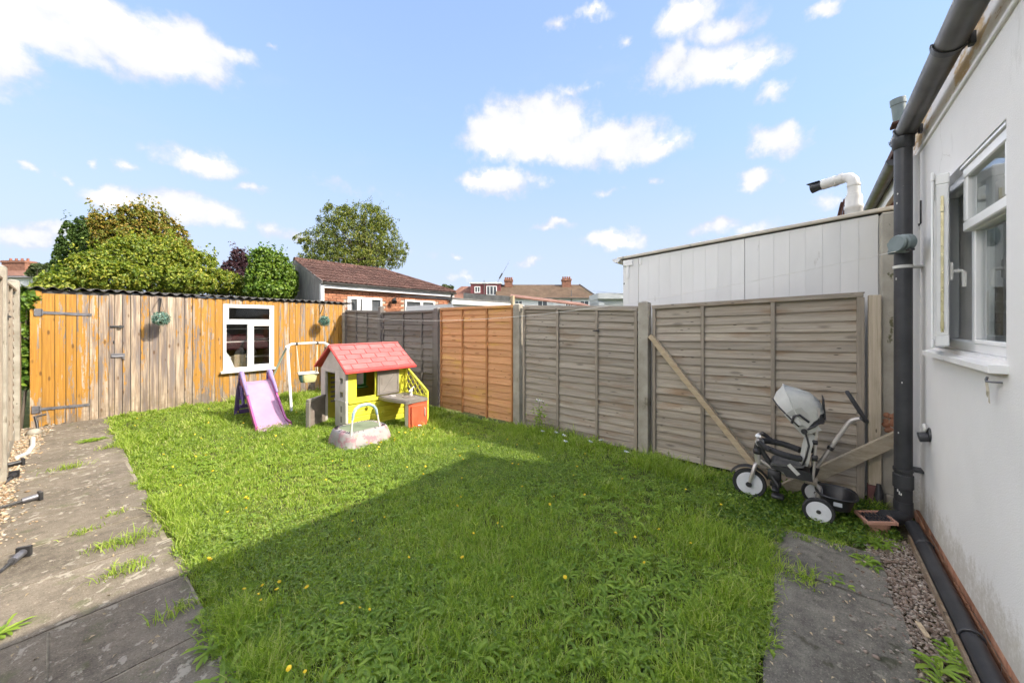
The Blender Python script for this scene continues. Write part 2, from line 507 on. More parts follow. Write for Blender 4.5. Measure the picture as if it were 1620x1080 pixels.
def wood(name, dark, light, axis='Y', stain=None, rand=.16, rough=.85, knots=True, grain=1.0, edge=None):
    """sawn boards: long grain, knots, stains"""
    m, t, b, out = new_mat(name)
    long_ = .9; across = 26.0
    st = {'X': (long_, across, across), 'Y': (across, long_, across), 'Z': (across, across, long_)}[axis]
    v = coords(t)
    vg = t.vmath('MULTIPLY', v, st)
    g1 = t.noise(vg, 1.6, 7, .68, .6)
    g2 = t.noise(vg, 6.0, 4, .6)
    big = t.noise(t.vmath('MULTIPLY', v, {'X': (1, 4, 4), 'Y': (4, 1, 4), 'Z': (4, 4, 1)}[axis]), 1.7, 4, .6)
    c = t.ramp(t.math('ADD', t.math('MULTIPLY', g1, .75), t.math('MULTIPLY', g2, .25)), [(.22, dark), (.62, light)])
    if stain:
        c = t.mix(t.math('MULTIPLY', t.smooth(big, .50, .74), .65), c, stain)
    h = t.math('MULTIPLY', g1, .6)
    if knots:
        ks = {'X': (2.6, 9, 9), 'Y': (9, 2.6, 9), 'Z': (9, 9, 2.6)}[axis]
        vo = t.n('ShaderNodeTexVoronoi', feature='F1', i_Scale=1.0, i_Randomness=1.0)
        kv = t.vmath('ADD', t.vmath('MULTIPLY', v, ks), t.vmath('MULTIPLY', t.vmath('SUBTRACT', t.n('ShaderNodeCombineXYZ').outputs[0], (0, 0, 0)), (1, 1, 1)))
        t.l(kv, vo.inputs['Vector'])
        kn = t.smooth(vo.outputs['Distance'], .20, .07)
        c = t.mix(t.math('MULTIPLY', kn, .5), c, tuple(x * .38 for x in dark))
        v2 = t.n('ShaderNodeTexVoronoi', feature='F1', i_Scale=2.1)
        t.l(kv, v2.inputs['Vector'])
        c = t.mix(t.math('MULTIPLY', t.smooth(v2.outputs['Distance'], .13, .06), .8), c, tuple(x * .25 for x in dark))
    c = vary(t, c, rand)
    t.l(c, b.inputs['Base Color'])
    b.inputs['Roughness'].default_value = rough
    b.inputs['Specular IOR Level'].default_value = .25
    bp = t.n('ShaderNodeBump', i_Strength=.55 * grain, i_Distance=.006)
    t.l(t.math('ADD', g1, t.math('MULTIPLY', g2, .4)), bp.inputs['Height']); t.l(bp.outputs[0], b.inputs['Normal'])
    return m


def peeling(name):
    """orange stain flaking off grey and cream boards (the shed)"""
    m, t, b, out = new_mat(name)
    tcn = t.n('ShaderNodeTexCoord')
    p = tcn.outputs['Object']
    oi = t.n('ShaderNodeObjectInfo')
    cx = t.n('ShaderNodeCombineXYZ')
    off = t.math('MULTIPLY', oi.outputs['Random'], 23.0)
    t.l(off, cx.inputs[0]); t.l(off, cx.inputs[2])
    v = t.vmath('ADD', p, cx.outputs[0])
    sp = t.n('ShaderNodeSeparateXYZ'); t.l(p, sp.inputs[0])
    streak = t.noise(t.vmath('MULTIPLY', v, (24, 5, 1.5)), 1.0, 6, .62, .3)
    flake = t.noise(t.vmath('MULTIPLY', v, (34, 10, 9)), 1.0, 7, .72, .5)
    grain = t.noise(t.vmath('MULTIPLY', v, (60, 20, 2.2)), 1.0, 6, .6)
    # more of the stain is gone round the middle of the wall and towards the ground
    mid = t.smooth(t.math('ABSOLUTE', t.math('SUBTRACT', sp.outputs[0], 1.0)), .95, .15)
    low = t.smooth(sp.outputs[2], .55, .0)
    left = t.smooth(sp.outputs[0], .3, -.2)
    brd = t.math('MULTIPLY_ADD', oi.outputs['Random'], .16, -.08)
    bare = t.math('ADD', t.math('ADD', t.math('MULTIPLY', streak, .75), t.math('MULTIPLY', flake, .46)), brd)
    bare = t.math('ADD', bare, t.math('ADD', t.math('MULTIPLY', mid, .17), t.math('SUBTRACT', t.math('MULTIPLY', low, .10), t.math('MULTIPLY', left, .07))))
    k = t.smooth(bare, .622, .655)
    paint = t.ramp(grain, [(.28, (.29, .14, .022)), (.72, (.46, .24, .045))])
    rub = t.smooth(flake, .50, .64)
    paint = t.mix(t.math('MULTIPLY', rub, .35), paint, (.30, .15, .05))
    wbare = t.ramp(t.noise(t.vmath('MULTIPLY', v, (17, 5, 1.3)), 1.0, 5, .6), [(.41, (.165, .145, .14)), (.53, (.33, .265, .20)), (.66, (.47, .39, .30))])
    wbare = t.mix(t.math('MULTIPLY', t.smooth(grain, .58, .40), .5), wbare, (.20, .13, .08))
    c = t.mix(k, paint, wbare)
    vo = t.n('ShaderNodeTexVoronoi', feature='F1', i_Scale=1.0)
    t.l(t.vmath('MULTIPLY', v, (9, 5, 3.2)), vo.inputs['Vector'])
    c = t.mix(t.math('MULTIPLY', t.smooth(vo.outputs['Distance'], .17, .06), .8), c, (.10, .05, .02))
    c = t.mix(t.math('MULTIPLY', t.math('MULTIPLY', low, t.smooth(t.noise(v, 9, 5, .6), .42, .62)), .55), c, (.16, .12, .07))
    c = vary(t, c, .08)
    t.l(c, b.inputs['Base Color'])
    t.l(t.math('MULTIPLY_ADD', k, .28, .55), b.inputs['Roughness'])
    b.inputs['Specular IOR Level'].default_value = .3
    bp = t.n('ShaderNodeBump', i_Strength=.5, i_Distance=.005)
    t.l(t.math('SUBTRACT', t.math('MULTIPLY', grain, .7), t.math('MULTIPLY', k, .5)), bp.inputs['Height'])
    t.l(bp.outputs[0], b.inputs['Normal'])
    return m


def paving(name, c1, c2, lichen=.6, moss=(.10, .12, .04), mossamt=.4, lic=.615):
    m, t, b, out = new_mat(name)
    v = coords(t, False)
    a = t.noise(v, 2.2, 6, .6)
    f = t.noise(v, 140, 4, .7)
    mid_ = t.noise(v, 17, 6, .68)
    c = t.ramp(t.math('ADD', t.math('MULTIPLY', a, .5), t.math('MULTIPLY', mid_, .5)), [(.36, c1), (.64, c2)])
    c = t.mix(t.math('MULTIPLY', t.smooth(f, .56, .70), .55), c, tuple(min(1, x * 1.9) for x in c2))
    c = t.mix(t.math('MULTIPLY', t.smooth(f, .46, .32), .6), c, tuple(x * .45 for x in c1))
    # pale lichen rosettes and scuffs
    l1 = t.noise(v, 13, 7, .66, .4)
    l2 = t.noise(v, 2.6, 3, .5)
    lk = t.smooth(t.math('ADD', l1, t.math('MULTIPLY', t.math('SUBTRACT', l2, .5), .35)), lic, lic + .05)
    c = t.mix(t.math('MULTIPLY', lk, lichen), c, (.35, .32, .26))
    mk = t.smooth(t.math('ADD', t.noise(v, 5, 6, .65), t.math('MULTIPLY', t.math('SUBTRACT', l2, .5), .3)), .57, .66)
    c = t.mix(t.math('MULTIPLY', mk, mossamt), c, moss)
    c = vary(t, c, .10)
    t.l(c, b.inputs['Base Color'])
    b.inputs['Roughness'].default_value = .9
    b.inputs['Specular IOR Level'].default_value = .2
    bp = t.n('ShaderNodeBump', i_Strength=.7, i_Distance=.008)
    t.l(t.math('ADD', t.math('MULTIPLY', f, .35), t.math('MULTIPLY', mid_, .8)), bp.inputs['Height'])
    t.l(bp.outputs[0], b.inputs['Normal'])
    return m


def foliage(name, cols, trans=.35, rough=.5, patch=.8, spec=.35, fine=0):
    """leaves: each its own tint, with drifts of older and younger growth"""
    m, t, b, out = new_mat(name)
    geo = t.n('ShaderNodeNewGeometry')
    tcn = t.n('ShaderNodeTexCoord')
    pn = t.noise(tcn.outputs['Object'], patch, 4, .6)
    if fine:
        pn = t.math('ADD', t.math('MULTIPLY', pn, .5), t.math('MULTIPLY', t.noise(tcn.outputs['Object'], fine, 3, .6), .5))
        pn = t.math('MULTIPLY_ADD', t.math('SUBTRACT', pn, .5), 1.7, .5)
    r_ = t.math('ADD', t.math('MULTIPLY', geo.outputs['Random Per Island'], .62), t.math('MULTIPLY', pn, .46))
    n = len(cols)
    c = t.ramp(r_, [(.12 + .80 * i / (n - 1), q) for i, q in enumerate(cols)])
    t.l(c, b.inputs['Base Color'])
    b.inputs['Roughness'].default_value = rough
    b.inputs['Specular IOR Level'].default_value = spec
    tr = t.n('ShaderNodeBsdfTranslucent')
    t.l(t.mix(1.0, c, (1.25, 1.3, .6), 'MULTIPLY'), tr.inputs[0])
    mx = t.n('ShaderNodeMixShader', I0=trans)
    t.l(b.outputs[0], mx.inputs[1]); t.l(tr.outputs[0], mx.inputs[2])
    t.l(mx.outputs[0], out.inputs[0])
    return m


def glass(name, tint=(.9, .95, .95), through=.9, refl=.9):
    m, t, b, out = new_mat(name)
    lw = t.n('ShaderNodeLayerWeight', i_Blend=.5)
    f5 = t.math('POWER', lw.outputs['Facing'], 4.0)
    g = t.n('ShaderNodeBsdfGlossy', i_Roughness=.01)
    g.inputs[0].default_value = (1, 1, 1, 1)
    tr = t.n('ShaderNodeBsdfTransparent')
    tr.inputs[0].default_value = (*[math.sqrt(through * x) for x in tint], 1)
    mx = t.n('ShaderNodeMixShader')
    t.l(t.math('MULTIPLY_ADD', f5, refl, .045, clamp=True), mx.inputs[0])
    t.l(tr.outputs[0], mx.inputs[1]); t.l(g.outputs[0], mx.inputs[2])
    t.l(mx.outputs[0], out.inputs[0])
    return m


def bricky(name, c1, c2, rand=.25):
    return mat(name, c1, c2, scale=14, rough=.9, bump=.5, bscale=90, rand=rand, spec=.2,
               speck=[(1, 30, .63, tuple(x * .45 for x in c1), (1, 1, 1)), (1, 21, .67, (.42, .36, .30), (1, 1, 1))])


K = {}
K['soil'] = mat('soil', (.05, .04, .025), (.10, .085, .05), 12, rough=.95, bump=.6, spec=.1)
K['turf'] = mat('turf', (.055, .075, .018), (.13, .14, .045), 9, rough=.95, bump=.8, bscale=80, spec=.1)
K['path'] = paving('path_concrete', (.115, .098, .074), (.245, .21, .163), .9, lic=.58)
K['pad'] = paving('pad_concrete', (.075, .070, .058), (.215, .198, .165), .5, moss=(.045, .048, .026), mossamt=.8)
K['joint'] = mat('joint_sand', (.20, .17, .12), (.33, .29, .22), 20, rough=.95, bump=.5)
K['fence_grey'] = wood('weathered_fence', (0.162, 0.138, 0.107), (0.365, 0.321, 0.262), 'Y', (.22, .15, .095), .14)
K['fence_brown'] = wood('weathered_fence_brown', (0.168, 0.140, 0.108), (0.417, 0.364, 0.291), 'Y', (.22, .125, .06), .16)
K['fence_orange'] = wood('new_fence', (0.374, 0.178, 0.069), (0.617, 0.334, 0.168), 'Y', (.60, .36, .09), .09)
K['fence_dark'] = wood('dark_fence', (0.094, 0.083, 0.072), (0.210, 0.188, 0.166), 'Y', (.15, .105, .07), .16)
K['fence_left'] = wood('sunlit_fence', (0.136, 0.100, 0.068), (0.288, 0.224, 0.160), 'Y', (.20, .12, .06), .15)
K['batten_grey'] = wood('batten_grey', (0.163, 0.138, 0.107), (0.326, 0.280, 0.224), 'Z', None, .12, knots=False)
K['batten_orange'] = wood('batten_orange', (.30, .13, .05), (.46, .22, .09), 'Z', None, .1, knots=False)
K['batten_dark'] = wood('batten_dark', (0.091, 0.078, 0.072), (0.195, 0.176, 0.156), 'Z', None, .1, knots=False)
K['timber'] = wood('old_timber', (0.260, 0.215, 0.156), (0.520, 0.442, 0.338), 'Z', (.25, .22, .14), .1)
K['prop'] = wood('pale_timber', (.30, .225, .14), (.50, .40, .27), 'Y', (.36, .25, .12), .08, knots=False)
K['prop_grey'] = wood('greyed_plank', (.23, .19, .13), (.42, .36, .27), 'Y', (.30, .22, .12), .08)
K['concrete'] = mat('concrete', (.255, .23, .185), (.40, .37, .31), 5, rough=.9, bump=.5, bscale=120, spec=.2, rand=.06,
                    speck=[(1, 24, .66, (.10, .09, .07), (1, 1, 1)), (1, 4, .62, (.16, .14, .10), (1, 1, .5))])
K['concrete_wall'] = mat('stained_concrete', (.29, .27, .225), (.45, .42, .36), 3.2, rough=.92, bump=.55, bscale=70, spec=.2,
                         speck=[(1, 9, .60, (.13, .125, .075), (1, 1, .6)), (1, 40, .68, (.07, .065, .055), (1, 1, 1))])
K['shed'] = peeling('peeling_orange_stain')
K['iron'] = mat('black_iron', (.025, .025, .027), (.06, .06, .06), 20, rough=.55, bump=.2, spec=.4)
K['galv'] = mat('grey_steel', (.12, .12, .13), (.22, .22, .24), 15, rough=.5, metal=.6)
K['upvc'] = mat('white_frame', (.76, .76, .75), (.83, .83, .82), 3, rough=.35, bump=.02, rr=.08)
K['upvc_old'] = mat('white_frame_dusty', (.70, .69, .66), (.80, .79, .77), 5, rough=.45, speck=[(1, 6, .66, (.56, .52, .44), (1, 1, 1))])
K['glass'] = glass('window_glass')
K['glass_dim'] = glass('shed_glass', (.9, .92, .92), .85)
K['asbestos'] = mat('roof_sheet', (.05, .047, .042), (.105, .098, .088), 6, rough=.95, bump=.6, bscale=70, speck=[(1, 10, .6, (.07, .075, .035), (1, 1, 1))])
K['render'] = mat('white_render', (.70, .69, .67), (.77, .76, .74), 1.3, rough=.9, bump=.35, bscale=150, spec=.2,
                  speck=[(1, 3.0, .62, (.63, .62, .60), (1, 1, .25)), (1, 26, .74, (.40, .38, .35), (1, 1, 1))])
def splash(m, top, c_):
    """dried mud splashed up the foot of a wall"""
    t = NT(m.node_tree)
    b = [n for n in m.node_tree.nodes if n.type == 'BSDF_PRINCIPLED'][0]
    old = b.inputs['Base Color'].links[0].from_socket
    p = t.n('ShaderNodeTexCoord').outputs['Object']
    sp = t.n('ShaderNodeSeparateXYZ'); t.l(p, sp.inputs[0])
    n1 = t.noise(t.vmath('MULTIPLY', p, (9, 9, 5)), 1.0, 7, .7)
    n2_ = t.noise(p, 60, 4, .7)
    k = t.math('ADD', t.math('MULTIPLY', t.smooth(sp.outputs[2], top, .08), .42), t.math('ADD', t.math('MULTIPLY', n1, .6), t.math('MULTIPLY', n2_, .35)))
    c = t.mix(t.math('MULTIPLY', t.smooth(k, .66, .92), .75), old, c_)
    # a few hairline cracks
    vo = t.n('ShaderNodeTexVoronoi', feature='DISTANCE_TO_EDGE', i_Scale=.75)
    wv = t.n('ShaderNodeTexNoise', i_Scale=3.0, i_Detail=5)
    t.l(p, wv.inputs['Vector'])
    t.l(t.vmath('ADD', p, t.vmath('MULTIPLY', wv.outputs['Color'], (.5, .5, .5))), vo.inputs['Vector'])
    ck = t.math('MULTIPLY', t.smooth(vo.outputs['Distance'], .0035, .001), t.smooth(t.noise(p, 1.1, 3, .5), .50, .60))
    c = t.mix(t.math('MULTIPLY', ck, .45), c, (.40, .38, .35))
    t.l(c, b.inputs['Base Color'])
splash(K['render'], .62, (.42, .385, .32))
K['render_band'] = mat('stained_render', (.62, .58, .53), (.70, .68, .65), 3, rough=.9, bump=.3, bscale=120, spec=.2,
                       speck=[(1, 3.4, .50, (.50, .36, .20), (.6, 1, 1.6)), (1, 7, .58, (.36, .22, .10), (.5, 1, 1.4)), (1, 9, .66, (.30, .17, .08), (1, 1, 1))])
K['gutter'] = mat('grey_gutter', (.055, .054, .053), (.115, .11, .106), 5, rough=.42, rr=.1, speck=[(1, 7, .64, (.20, .16, .11), (.5, 1, 1))])
K['blackpvc'] = mat('black_plastic_pipe', (.022, .023, .026), (.045, .046, .05), 6, rough=.42, bump=.05, speck=[(1, 26, .70, (.16, .155, .15), (1, 1, .5))])
K['soffit'] = mat('soffit', (.11, .075, .05), (.17, .12, .08), 5, rough=.8)
K['brass'] = mat('brass', (.45, .38, .20), (.60, .53, .32), 20, rough=.3, metal=.8)
K['reel'] = mat('teal_grey_plastic', (.13, .17, .17), (.18, .22, .22), 6, rough=.5)
K['white_plastic'] = mat('white_plastic', (.56, .55, .52), (.66, .65, .62), 8, rough=.45)
K['line'] = mat('white_cord', (.62, .60, .56), (.75, .74, .70), 20, rough=.7)
K['brick_orange'] = bricky('orange_brick', (.27, .11, .06), (.40, .19, .115))
K['brick_plinth'] = bricky('plinth_brick', (.33, .145, .085), (.50, .27, .17), .2)
K['mortar'] = mat('mortar', (.36, .31, .25), (.48, .43, .36), 20, rough=.95, bump=.4)
K['clay'] = mat('clay_tile', (.062, .033, .027), (.115, .062, .049), 7, rough=.9, bump=.4, rand=.22, spec=.2,
                speck=[(1, 16, .62, (.24, .20, .16), (1, 1, 1)), (1, 12, .66, (.06, .045, .035), (1, 1, 1))])
K['terra'] = mat('terracotta', (.36, .18, .125), (.48, .27, .20), 10, rough=.85, bump=.2)
K['grey_board'] = mat('grey_boarding', (.14, .135, .13), (.22, .215, .205), 8, stretch=(1, 1, .3), rough=.85, bump=.2)
K['fascia'] = mat('fascia_white', (.60, .60, .60), (.70, .70, .70), 4, rough=.5)
K['far_roof'] = mat('far_roof_tiles', (.075, .047, .028), (.125, .083, .052), .8, rough=.95, bump=0,
                    speck=[(1, .5, .60, (.07, .055, .03), (1, 1, 2)), (1, 5, .6, (.06, .04, .024), (1, 1, 1))])
K['far_red_roof'] = mat('far_red_roof', (.15, .068, .045), (.21, .105, .07), 1.0, rough=.95)
K['far_slate'] = mat('far_slate', (.085, .08, .078), (.14, .13, .125), 2, rough=.8)
K['far_render'] = mat('far_render', (.60, .61, .62), (.70, .70, .70), 1, rough=.9)
K['far_grey'] = mat('far_grey_cladding', (.36, .38, .40), (.42, .44, .46), .6, rough=.8)
K['maroon'] = mat('maroon_cladding', (.17, .045, .05), (.23, .065, .07), 3, rough=.8)
K['far_window'] = mat('far_window', (.05, .055, .06), (.12, .13, .14), 2, rough=.15)
K['lead'] = mat('lead_felt', (.085, .085, .085), (.15, .15, .145), 4, rough=.8)
K['panel_white'] = mat('white_cladding', (.66, .65, .625), (.73, .72, .695), 2.4, stretch=(1, 1, .35), rough=.55, rand=.015,
                       speck=[(1, 8, .68, (.52, .50, .46), (1, 1, .3))])
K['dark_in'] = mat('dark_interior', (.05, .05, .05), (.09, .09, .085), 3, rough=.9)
K['room'] = mat('room_plaster', (.20, .19, .175), (.26, .25, .23), 3, rough=.9)
K['curtain'] = mat('pale_curtain', (.50, .49, .45), (.60, .59, .55), 4, rough=.9)
K['cloth'] = mat('white_cloth', (.70, .70, .70), (.80, .80, .79), 4, rough=.9)
K['card'] = mat('cardboard', (.34, .27, .17), (.42, .34, .22), 4, rough=.9)
K['bark'] = mat('bark', (.07, .055, .04), (.15, .12, .09), 10, stretch=(1, 1, .25), rough=.95, bump=.6)
# toys
def plastic(name, c, rough=.42, rand=0, fade=.16, dirt=(.22, .18, .12)):
    return mat(name, tuple(x * (1 - fade) for x in c), tuple(min(.9, x * (1 + fade * .6) + .015) for x in c), 5, rough=rough, bump=.03, rand=rand,
               speck=[(1, 13, .70, tuple(.6 * a + .4 * d for a, d in zip(c, dirt)), (1, 1, 1))])
K['p_red'] = plastic('red_plastic', (.62, .060, .055), .45)
K['p_tile'] = plastic('faded_red_plastic', (.56, .115, .105), .5, .10)
K['p_lime'] = plastic('lime_plastic', (.66, .63, .05), .42)
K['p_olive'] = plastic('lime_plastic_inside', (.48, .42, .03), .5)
K['p_cream'] = plastic('pale_grey_plastic', (.50, .465, .43), .45)
K['p_brown'] = plastic('grey_brown_plastic', (.20, .165, .145), .5)
K['p_taupe'] = plastic('taupe_plastic', (.205, .185, .165), .5)
K['p_cab'] = plastic('orange_red_plastic', (.60, .105, .045), .45)
K['p_green'] = plastic('green_plastic', (.08, .34, .11), .35)
K['p_pink'] = mat('pink_plastic', (.37, .20, .31), (.44, .265, .38), 4, rough=.4, speck=[(1, 26, .655, (.34, .14, .20), (1, 1, 1)), (1, 9, .70, (.75, .62, .72), (1, 1, 1))])
K['p_magenta'] = plastic('magenta_plastic', (.40, .075, .25), .42)
K['p_purple'] = plastic('purple_plastic', (.10, .055, .22), .42)
K['p_lilac'] = plastic('lilac_plastic', (.27, .20, .42), .42)
K['w_metal'] = mat('white_painted_tube', (.68, .69, .66), (.78, .79, .76), 8, rough=.4, speck=[(1, 20, .70, (.40, .30, .20), (1, 1, 1))])
K['g_metal'] = mat('pale_green_tube', (.38, .47, .38), (.50, .57, .47), 8, rough=.4)
K['p_teal'] = plastic('dark_teal_plastic', (.06, .14, .135), .45)
K['p_yellow'] = plastic('pale_yellow_plastic', (.62, .60, .30), .45)
K['rope'] = mat('rope', (.52, .46, .36), (.66, .60, .50), 30, rough=.9)
K['tramp'] = mat('dirty_white_cover', (.27, .25, .245), (.36, .34, .33), 6, rough=.75, bump=.15, bscale=40,
                 speck=[(1, 9, .52, (.33, .185, .21), (1, 1, 1)), (1, 6, .58, (.26, .27, .12), (1, 1, .7)), (1, 34, .63, (.16, .13, .10), (1, 1, 1))])
K['tramp_bed'] = mat('sage_mat', (.15, .185, .11), (.20, .24, .155), 8, rough=.8)
K['foam_blue'] = mat('blue_foam', (.22, .33, .45), (.34, .44, .54), 12, rough=.8)
K['cream_tube'] = mat('cream_tube', (.60, .57, .48), (.70, .67, .58), 10, rough=.5)
# tricycle
K['tyre'] = mat('black_rubber', (.014, .014, .015), (.035, .035, .035), 15, rough=.75)
K['rim'] = mat('white_wheel', (.60, .61, .63), (.70, .71, .73), 8, rough=.4)
K['silver'] = mat('silver_tube', (.42, .39, .36), (.52, .49, .46), 10, rough=.38, metal=.55)
K['beige'] = mat('beige_plastic', (.40, .34, .27), (.48, .41, .33), 8, rough=.5)
K['black'] = mat('black_plastic', (.014, .014, .016), (.035, .035, .037), 10, rough=.45)
K['foam'] = mat('black_foam', (.02, .02, .022), (.04, .04, .042), 20, rough=.85, bump=.2, bscale=200)
K['canvas'] = mat('grey_fabric', (.36, .365, .33), (.48, .48, .45), 6, rough=.95, bump=.25, bscale=300, spec=.1,
                  speck=[(1, 6, .66, (.30, .30, .22), (1, 1, 1))])
K['canvas_pale'] = mat('pale_fabric', (.46, .46, .43), (.55, .55, .52), 6, rough=.95, bump=.25, bscale=300, spec=.1)
K['boot'] = mat('maroon_metal', (.12, .05, .045), (.18, .08, .07), 12, rough=.7)
# plants
K['grass'] = foliage('grass_blades', [(.115, .185, .022), (.21, .32, .036), (.32, .455, .055), (.42, .52, .10), (.58, .54, .27)], .50, .5, 2.0, fine=13)
K['weed'] = foliage('weed_leaves', [(.15, .26, .035), (.25, .375, .05), (.36, .48, .075)], .45, .5, 2.0)
K['clover'] = foliage('clover_leaves', [(.11, .18, .035), (.19, .28, .055), (.29, .39, .09)], .40, .55, 2.5)
K['flower'] = mat('yellow_petals', (.75, .50, .01), (.85, .62, .02), 30, rough=.7)
K['white_flower'] = mat('white_petals', (.75, .75, .70), (.85, .85, .80), 30, rough=.7)
K['stem'] = mat('green_stem', (.09, .14, .03), (.14, .20, .05), 20, rough=.7)
K['hedge'] = foliage('hedge_leaves', [(.06, .105, .014), (.12, .18, .022), (.20, .26, .032), (.29, .32, .042), (.42, .37, .055)], .35, .45, .9)
K['conifer'] = foliage('conifer_leaves', [(.035, .075, .015), (.065, .12, .022), (.11, .17, .032)], .2, .6, 1.4)
K['rust'] = foliage('rusty_leaves', [(.085, .12, .02), (.16, .185, .028), (.27, .215, .035), (.38, .22, .055)], .32, .5, .7)
K['plum'] = foliage('plum_leaves', [(.030, .014, .020), (.060, .024, .034), (.10, .045, .05)], .25, .5, 1)
K['ivy'] = foliage('ivy_leaves', [(.045, .10, .014), (.085, .165, .020), (.15, .24, .028), (.23, .31, .04)], .3, .4, 1.2)
K['ash'] = foliage('ash_leaves', [(.060, .090, .022), (.11, .15, .028), (.18, .21, .036), (.29, .27, .05)], .32, .5, .35)
K['farleaf'] = foliage('far_leaves', [(.035, .055, .022), (.06, .085, .03), (.10, .12, .04)], .25, .6, .5)
K['dryleaf'] = mat('dry_leaf', (.30, .22, .12), (.50, .42, .28), 20, rough=.9)
K['pebble'] = None

# ------------------------------------------------------------------ the ground
def sheet(name, x0, x1, y0, y1, z, m, kind='structure', **kw):
    b = MB(); b.add([(x0, y0, z), (x1, y0, z), (x1, y1, z), (x0, y1, z)], [(0, 1, 2, 3)])
    return obj(name, b, m, kind=kind, recalc=False, **kw)

sheet('ground', -400, 400, -400, 400, -.06, K['turf'])

def hgt(x, y):
    """gentle bumps of the lawn"""
    k = min(1, max(0, (y - .2) / .8))
    return k * (.018 * math.sin(x * 1.9 + .6 * y) + .014 * math.sin(y * 1.6 - x * .8 + 1.3)) - .008

rows = []
for i in range(92):
    y = -.62 + i * (9.55 / 91)
    rows.append([(x, y, hgt(x, y) - .012) for x in np.linspace(.49, 4.62, 42)])
obj('lawn_soil', MB().grid(rows), K['turf'], sm=60, kind='structure', recalc=False)

# concrete path down the left side: two files of cast slabs with sandy joints
path = thing('path', None, None, (.1, 3, 0), kind='structure')
def slab_mesh(name, x0, x1, y0, y1, z0, z1, b=.006):
    return mesh_of(name, MB().box(x0, x1, y0, y1, z0, z1, b), 30)
pb = MB(); pb.add([(-.36, -1.5, .0005), (.50, -1.5, .0005), (.50, 8.92, .0005), (-.36, 8.92, .0005)], [(0, 1, 2, 3)])
obj('joint_bed', pb, K['joint'], path, recalc=False)
yy = -1.3
k = 0
while yy < 8.80:
    L = (.61, .60, .62)[k % 3] if yy < 2.4 else (.58, .62, .55, .61)[k % 4]
    y1 = min(yy + L, 8.885)
    xl = -.30 if yy < 5 else (-.26 if yy < 7 else -.13)
    for (x0, x1) in (((xl, -.03), (-.022, .50)) if yy < 2.4 else ((xl, .50),)):
        poly = []
        e0, e1 = random.uniform(.003, .012), random.uniform(.003, .012)
        xr = x1 + (random.uniform(-.03, .02) if x1 > .3 else 0)
        for (ax, ay, bx, by) in ((x0, yy + e0, xr, yy + e0), (xr, yy + e0, xr, y1 - e1), (xr, y1 - e1, x0, y1 - e1), (x0, y1 - e1, x0, yy + e0)):
            for i in range(8):
                q = i / 8
                poly.append((ax + (bx - ax) * q + random.uniform(-.004, .004), ay + (by - ay) * q + random.uniform(-.006, .006)))
        obj('paving_slab', MB().prism(poly, -.05, .005 + random.uniform(-.0025, .0035)), K['path'], path, sm=30)
    yy += L; k += 1

# concrete pad by the house wall
pad = thing('patio', None, None, (2.6, -.1, 0), kind='structure')
for (x0, x1, y0, y1) in ((2.86, 3.42, -.36, .20), (1.72, 2.845, -.375, .16), (.50, 1.705, -.38, .17), (-.75, .485, -.38, .16)):
    poly = []
    for (ax, ay, bx, by) in ((x0, y0, x1, y0), (x1, y0, x1, y1), (x1, y1, x0, y1), (x0, y1, x0, y0)):
        for i in range(7):
            q = i / 7
            poly.append((ax + (bx - ax) * q + random.uniform(-.009, .009), ay + (by - ay) * q + random.uniform(-.010, .010)))
    obj('paving_slab', MB().prism(poly, -.06, .012 + random.uniform(0, .004)), K['pad'], pad, sm=30)

# gravel: real stones, uncountable
def pebbles(name, m, spots, smin, smax, flat=.6):
    base = []
    for a in ((1, 0, 0), (-.8, .2, .1), (0, .9, 0), (.1, -1, 0), (0, .1, .8), (0, 0, -.8)):
        base.append(a)
    base = np.array(base)
    F0 = np.array([(0, 2, 4), (2, 1, 4), (1, 3, 4), (3, 0, 4), (2, 0, 5), (1, 2, 5), (3, 1, 5), (0, 3, 5)])
    P = np.array(spots); n = len(P)
    s = rng.uniform(smin, smax, n) * rng.choice([.6, .8, 1, 1.3], n)
    a = rng.uniform(0, 6.28, n)
    ax = rng.uniform(.6, 1.2, (n, 3)); ax[:, 2] *= flat
    V = base[None] * ax[:, None] * s[:, None, None] * rng.uniform(.75, 1.2, (n, 6, 1))
    c, d = np.cos(a)[:, None], np.sin(a)[:, None]
    X = V[..., 0] * c - V[..., 1] * d; Y = V[..., 0] * d + V[..., 1] * c
    V = np.stack([X, Y, V[..., 2]], -1) + P[:, None]
    F = (F0[None] + (np.arange(n) * 6)[:, None, None]).reshape(-1, 3)
    me = fast_mesh(name, V.reshape(-1, 3), F, m, smooth=True)
    return obj(name, me, None, kind='stuff')

def stone_mat(name, cols):
    m, t, b, out = new_mat(name)
    geo = t.n('ShaderNodeNewGeometry')
    c = t.ramp(geo.outputs['Random Per Island'], [(i / (len(cols) - 1), q) for i, q in enumerate(cols)])
    n_ = t.noise(coords(t, False), 90, 4, .6)
    c = t.mix(t.math('MULTIPLY', n_, .5), c, (.12, .10, .08))
    t.l(c, b.inputs['Base Color']); b.inputs['Roughness'].default_value = .8
    return m
K['gold_gravel'] = stone_mat('golden_gravel', [(.28, .16, .08), (.46, .32, .17), (.58, .46, .30), (.62, .56, .46), (.36, .22, .12)])
K['brown_gravel'] = stone_mat('brown_gravel', [(.16, .10, .07), (.30, .22, .17), (.44, .37, .30), (.22, .15, .11), (.52, .48, .42)])

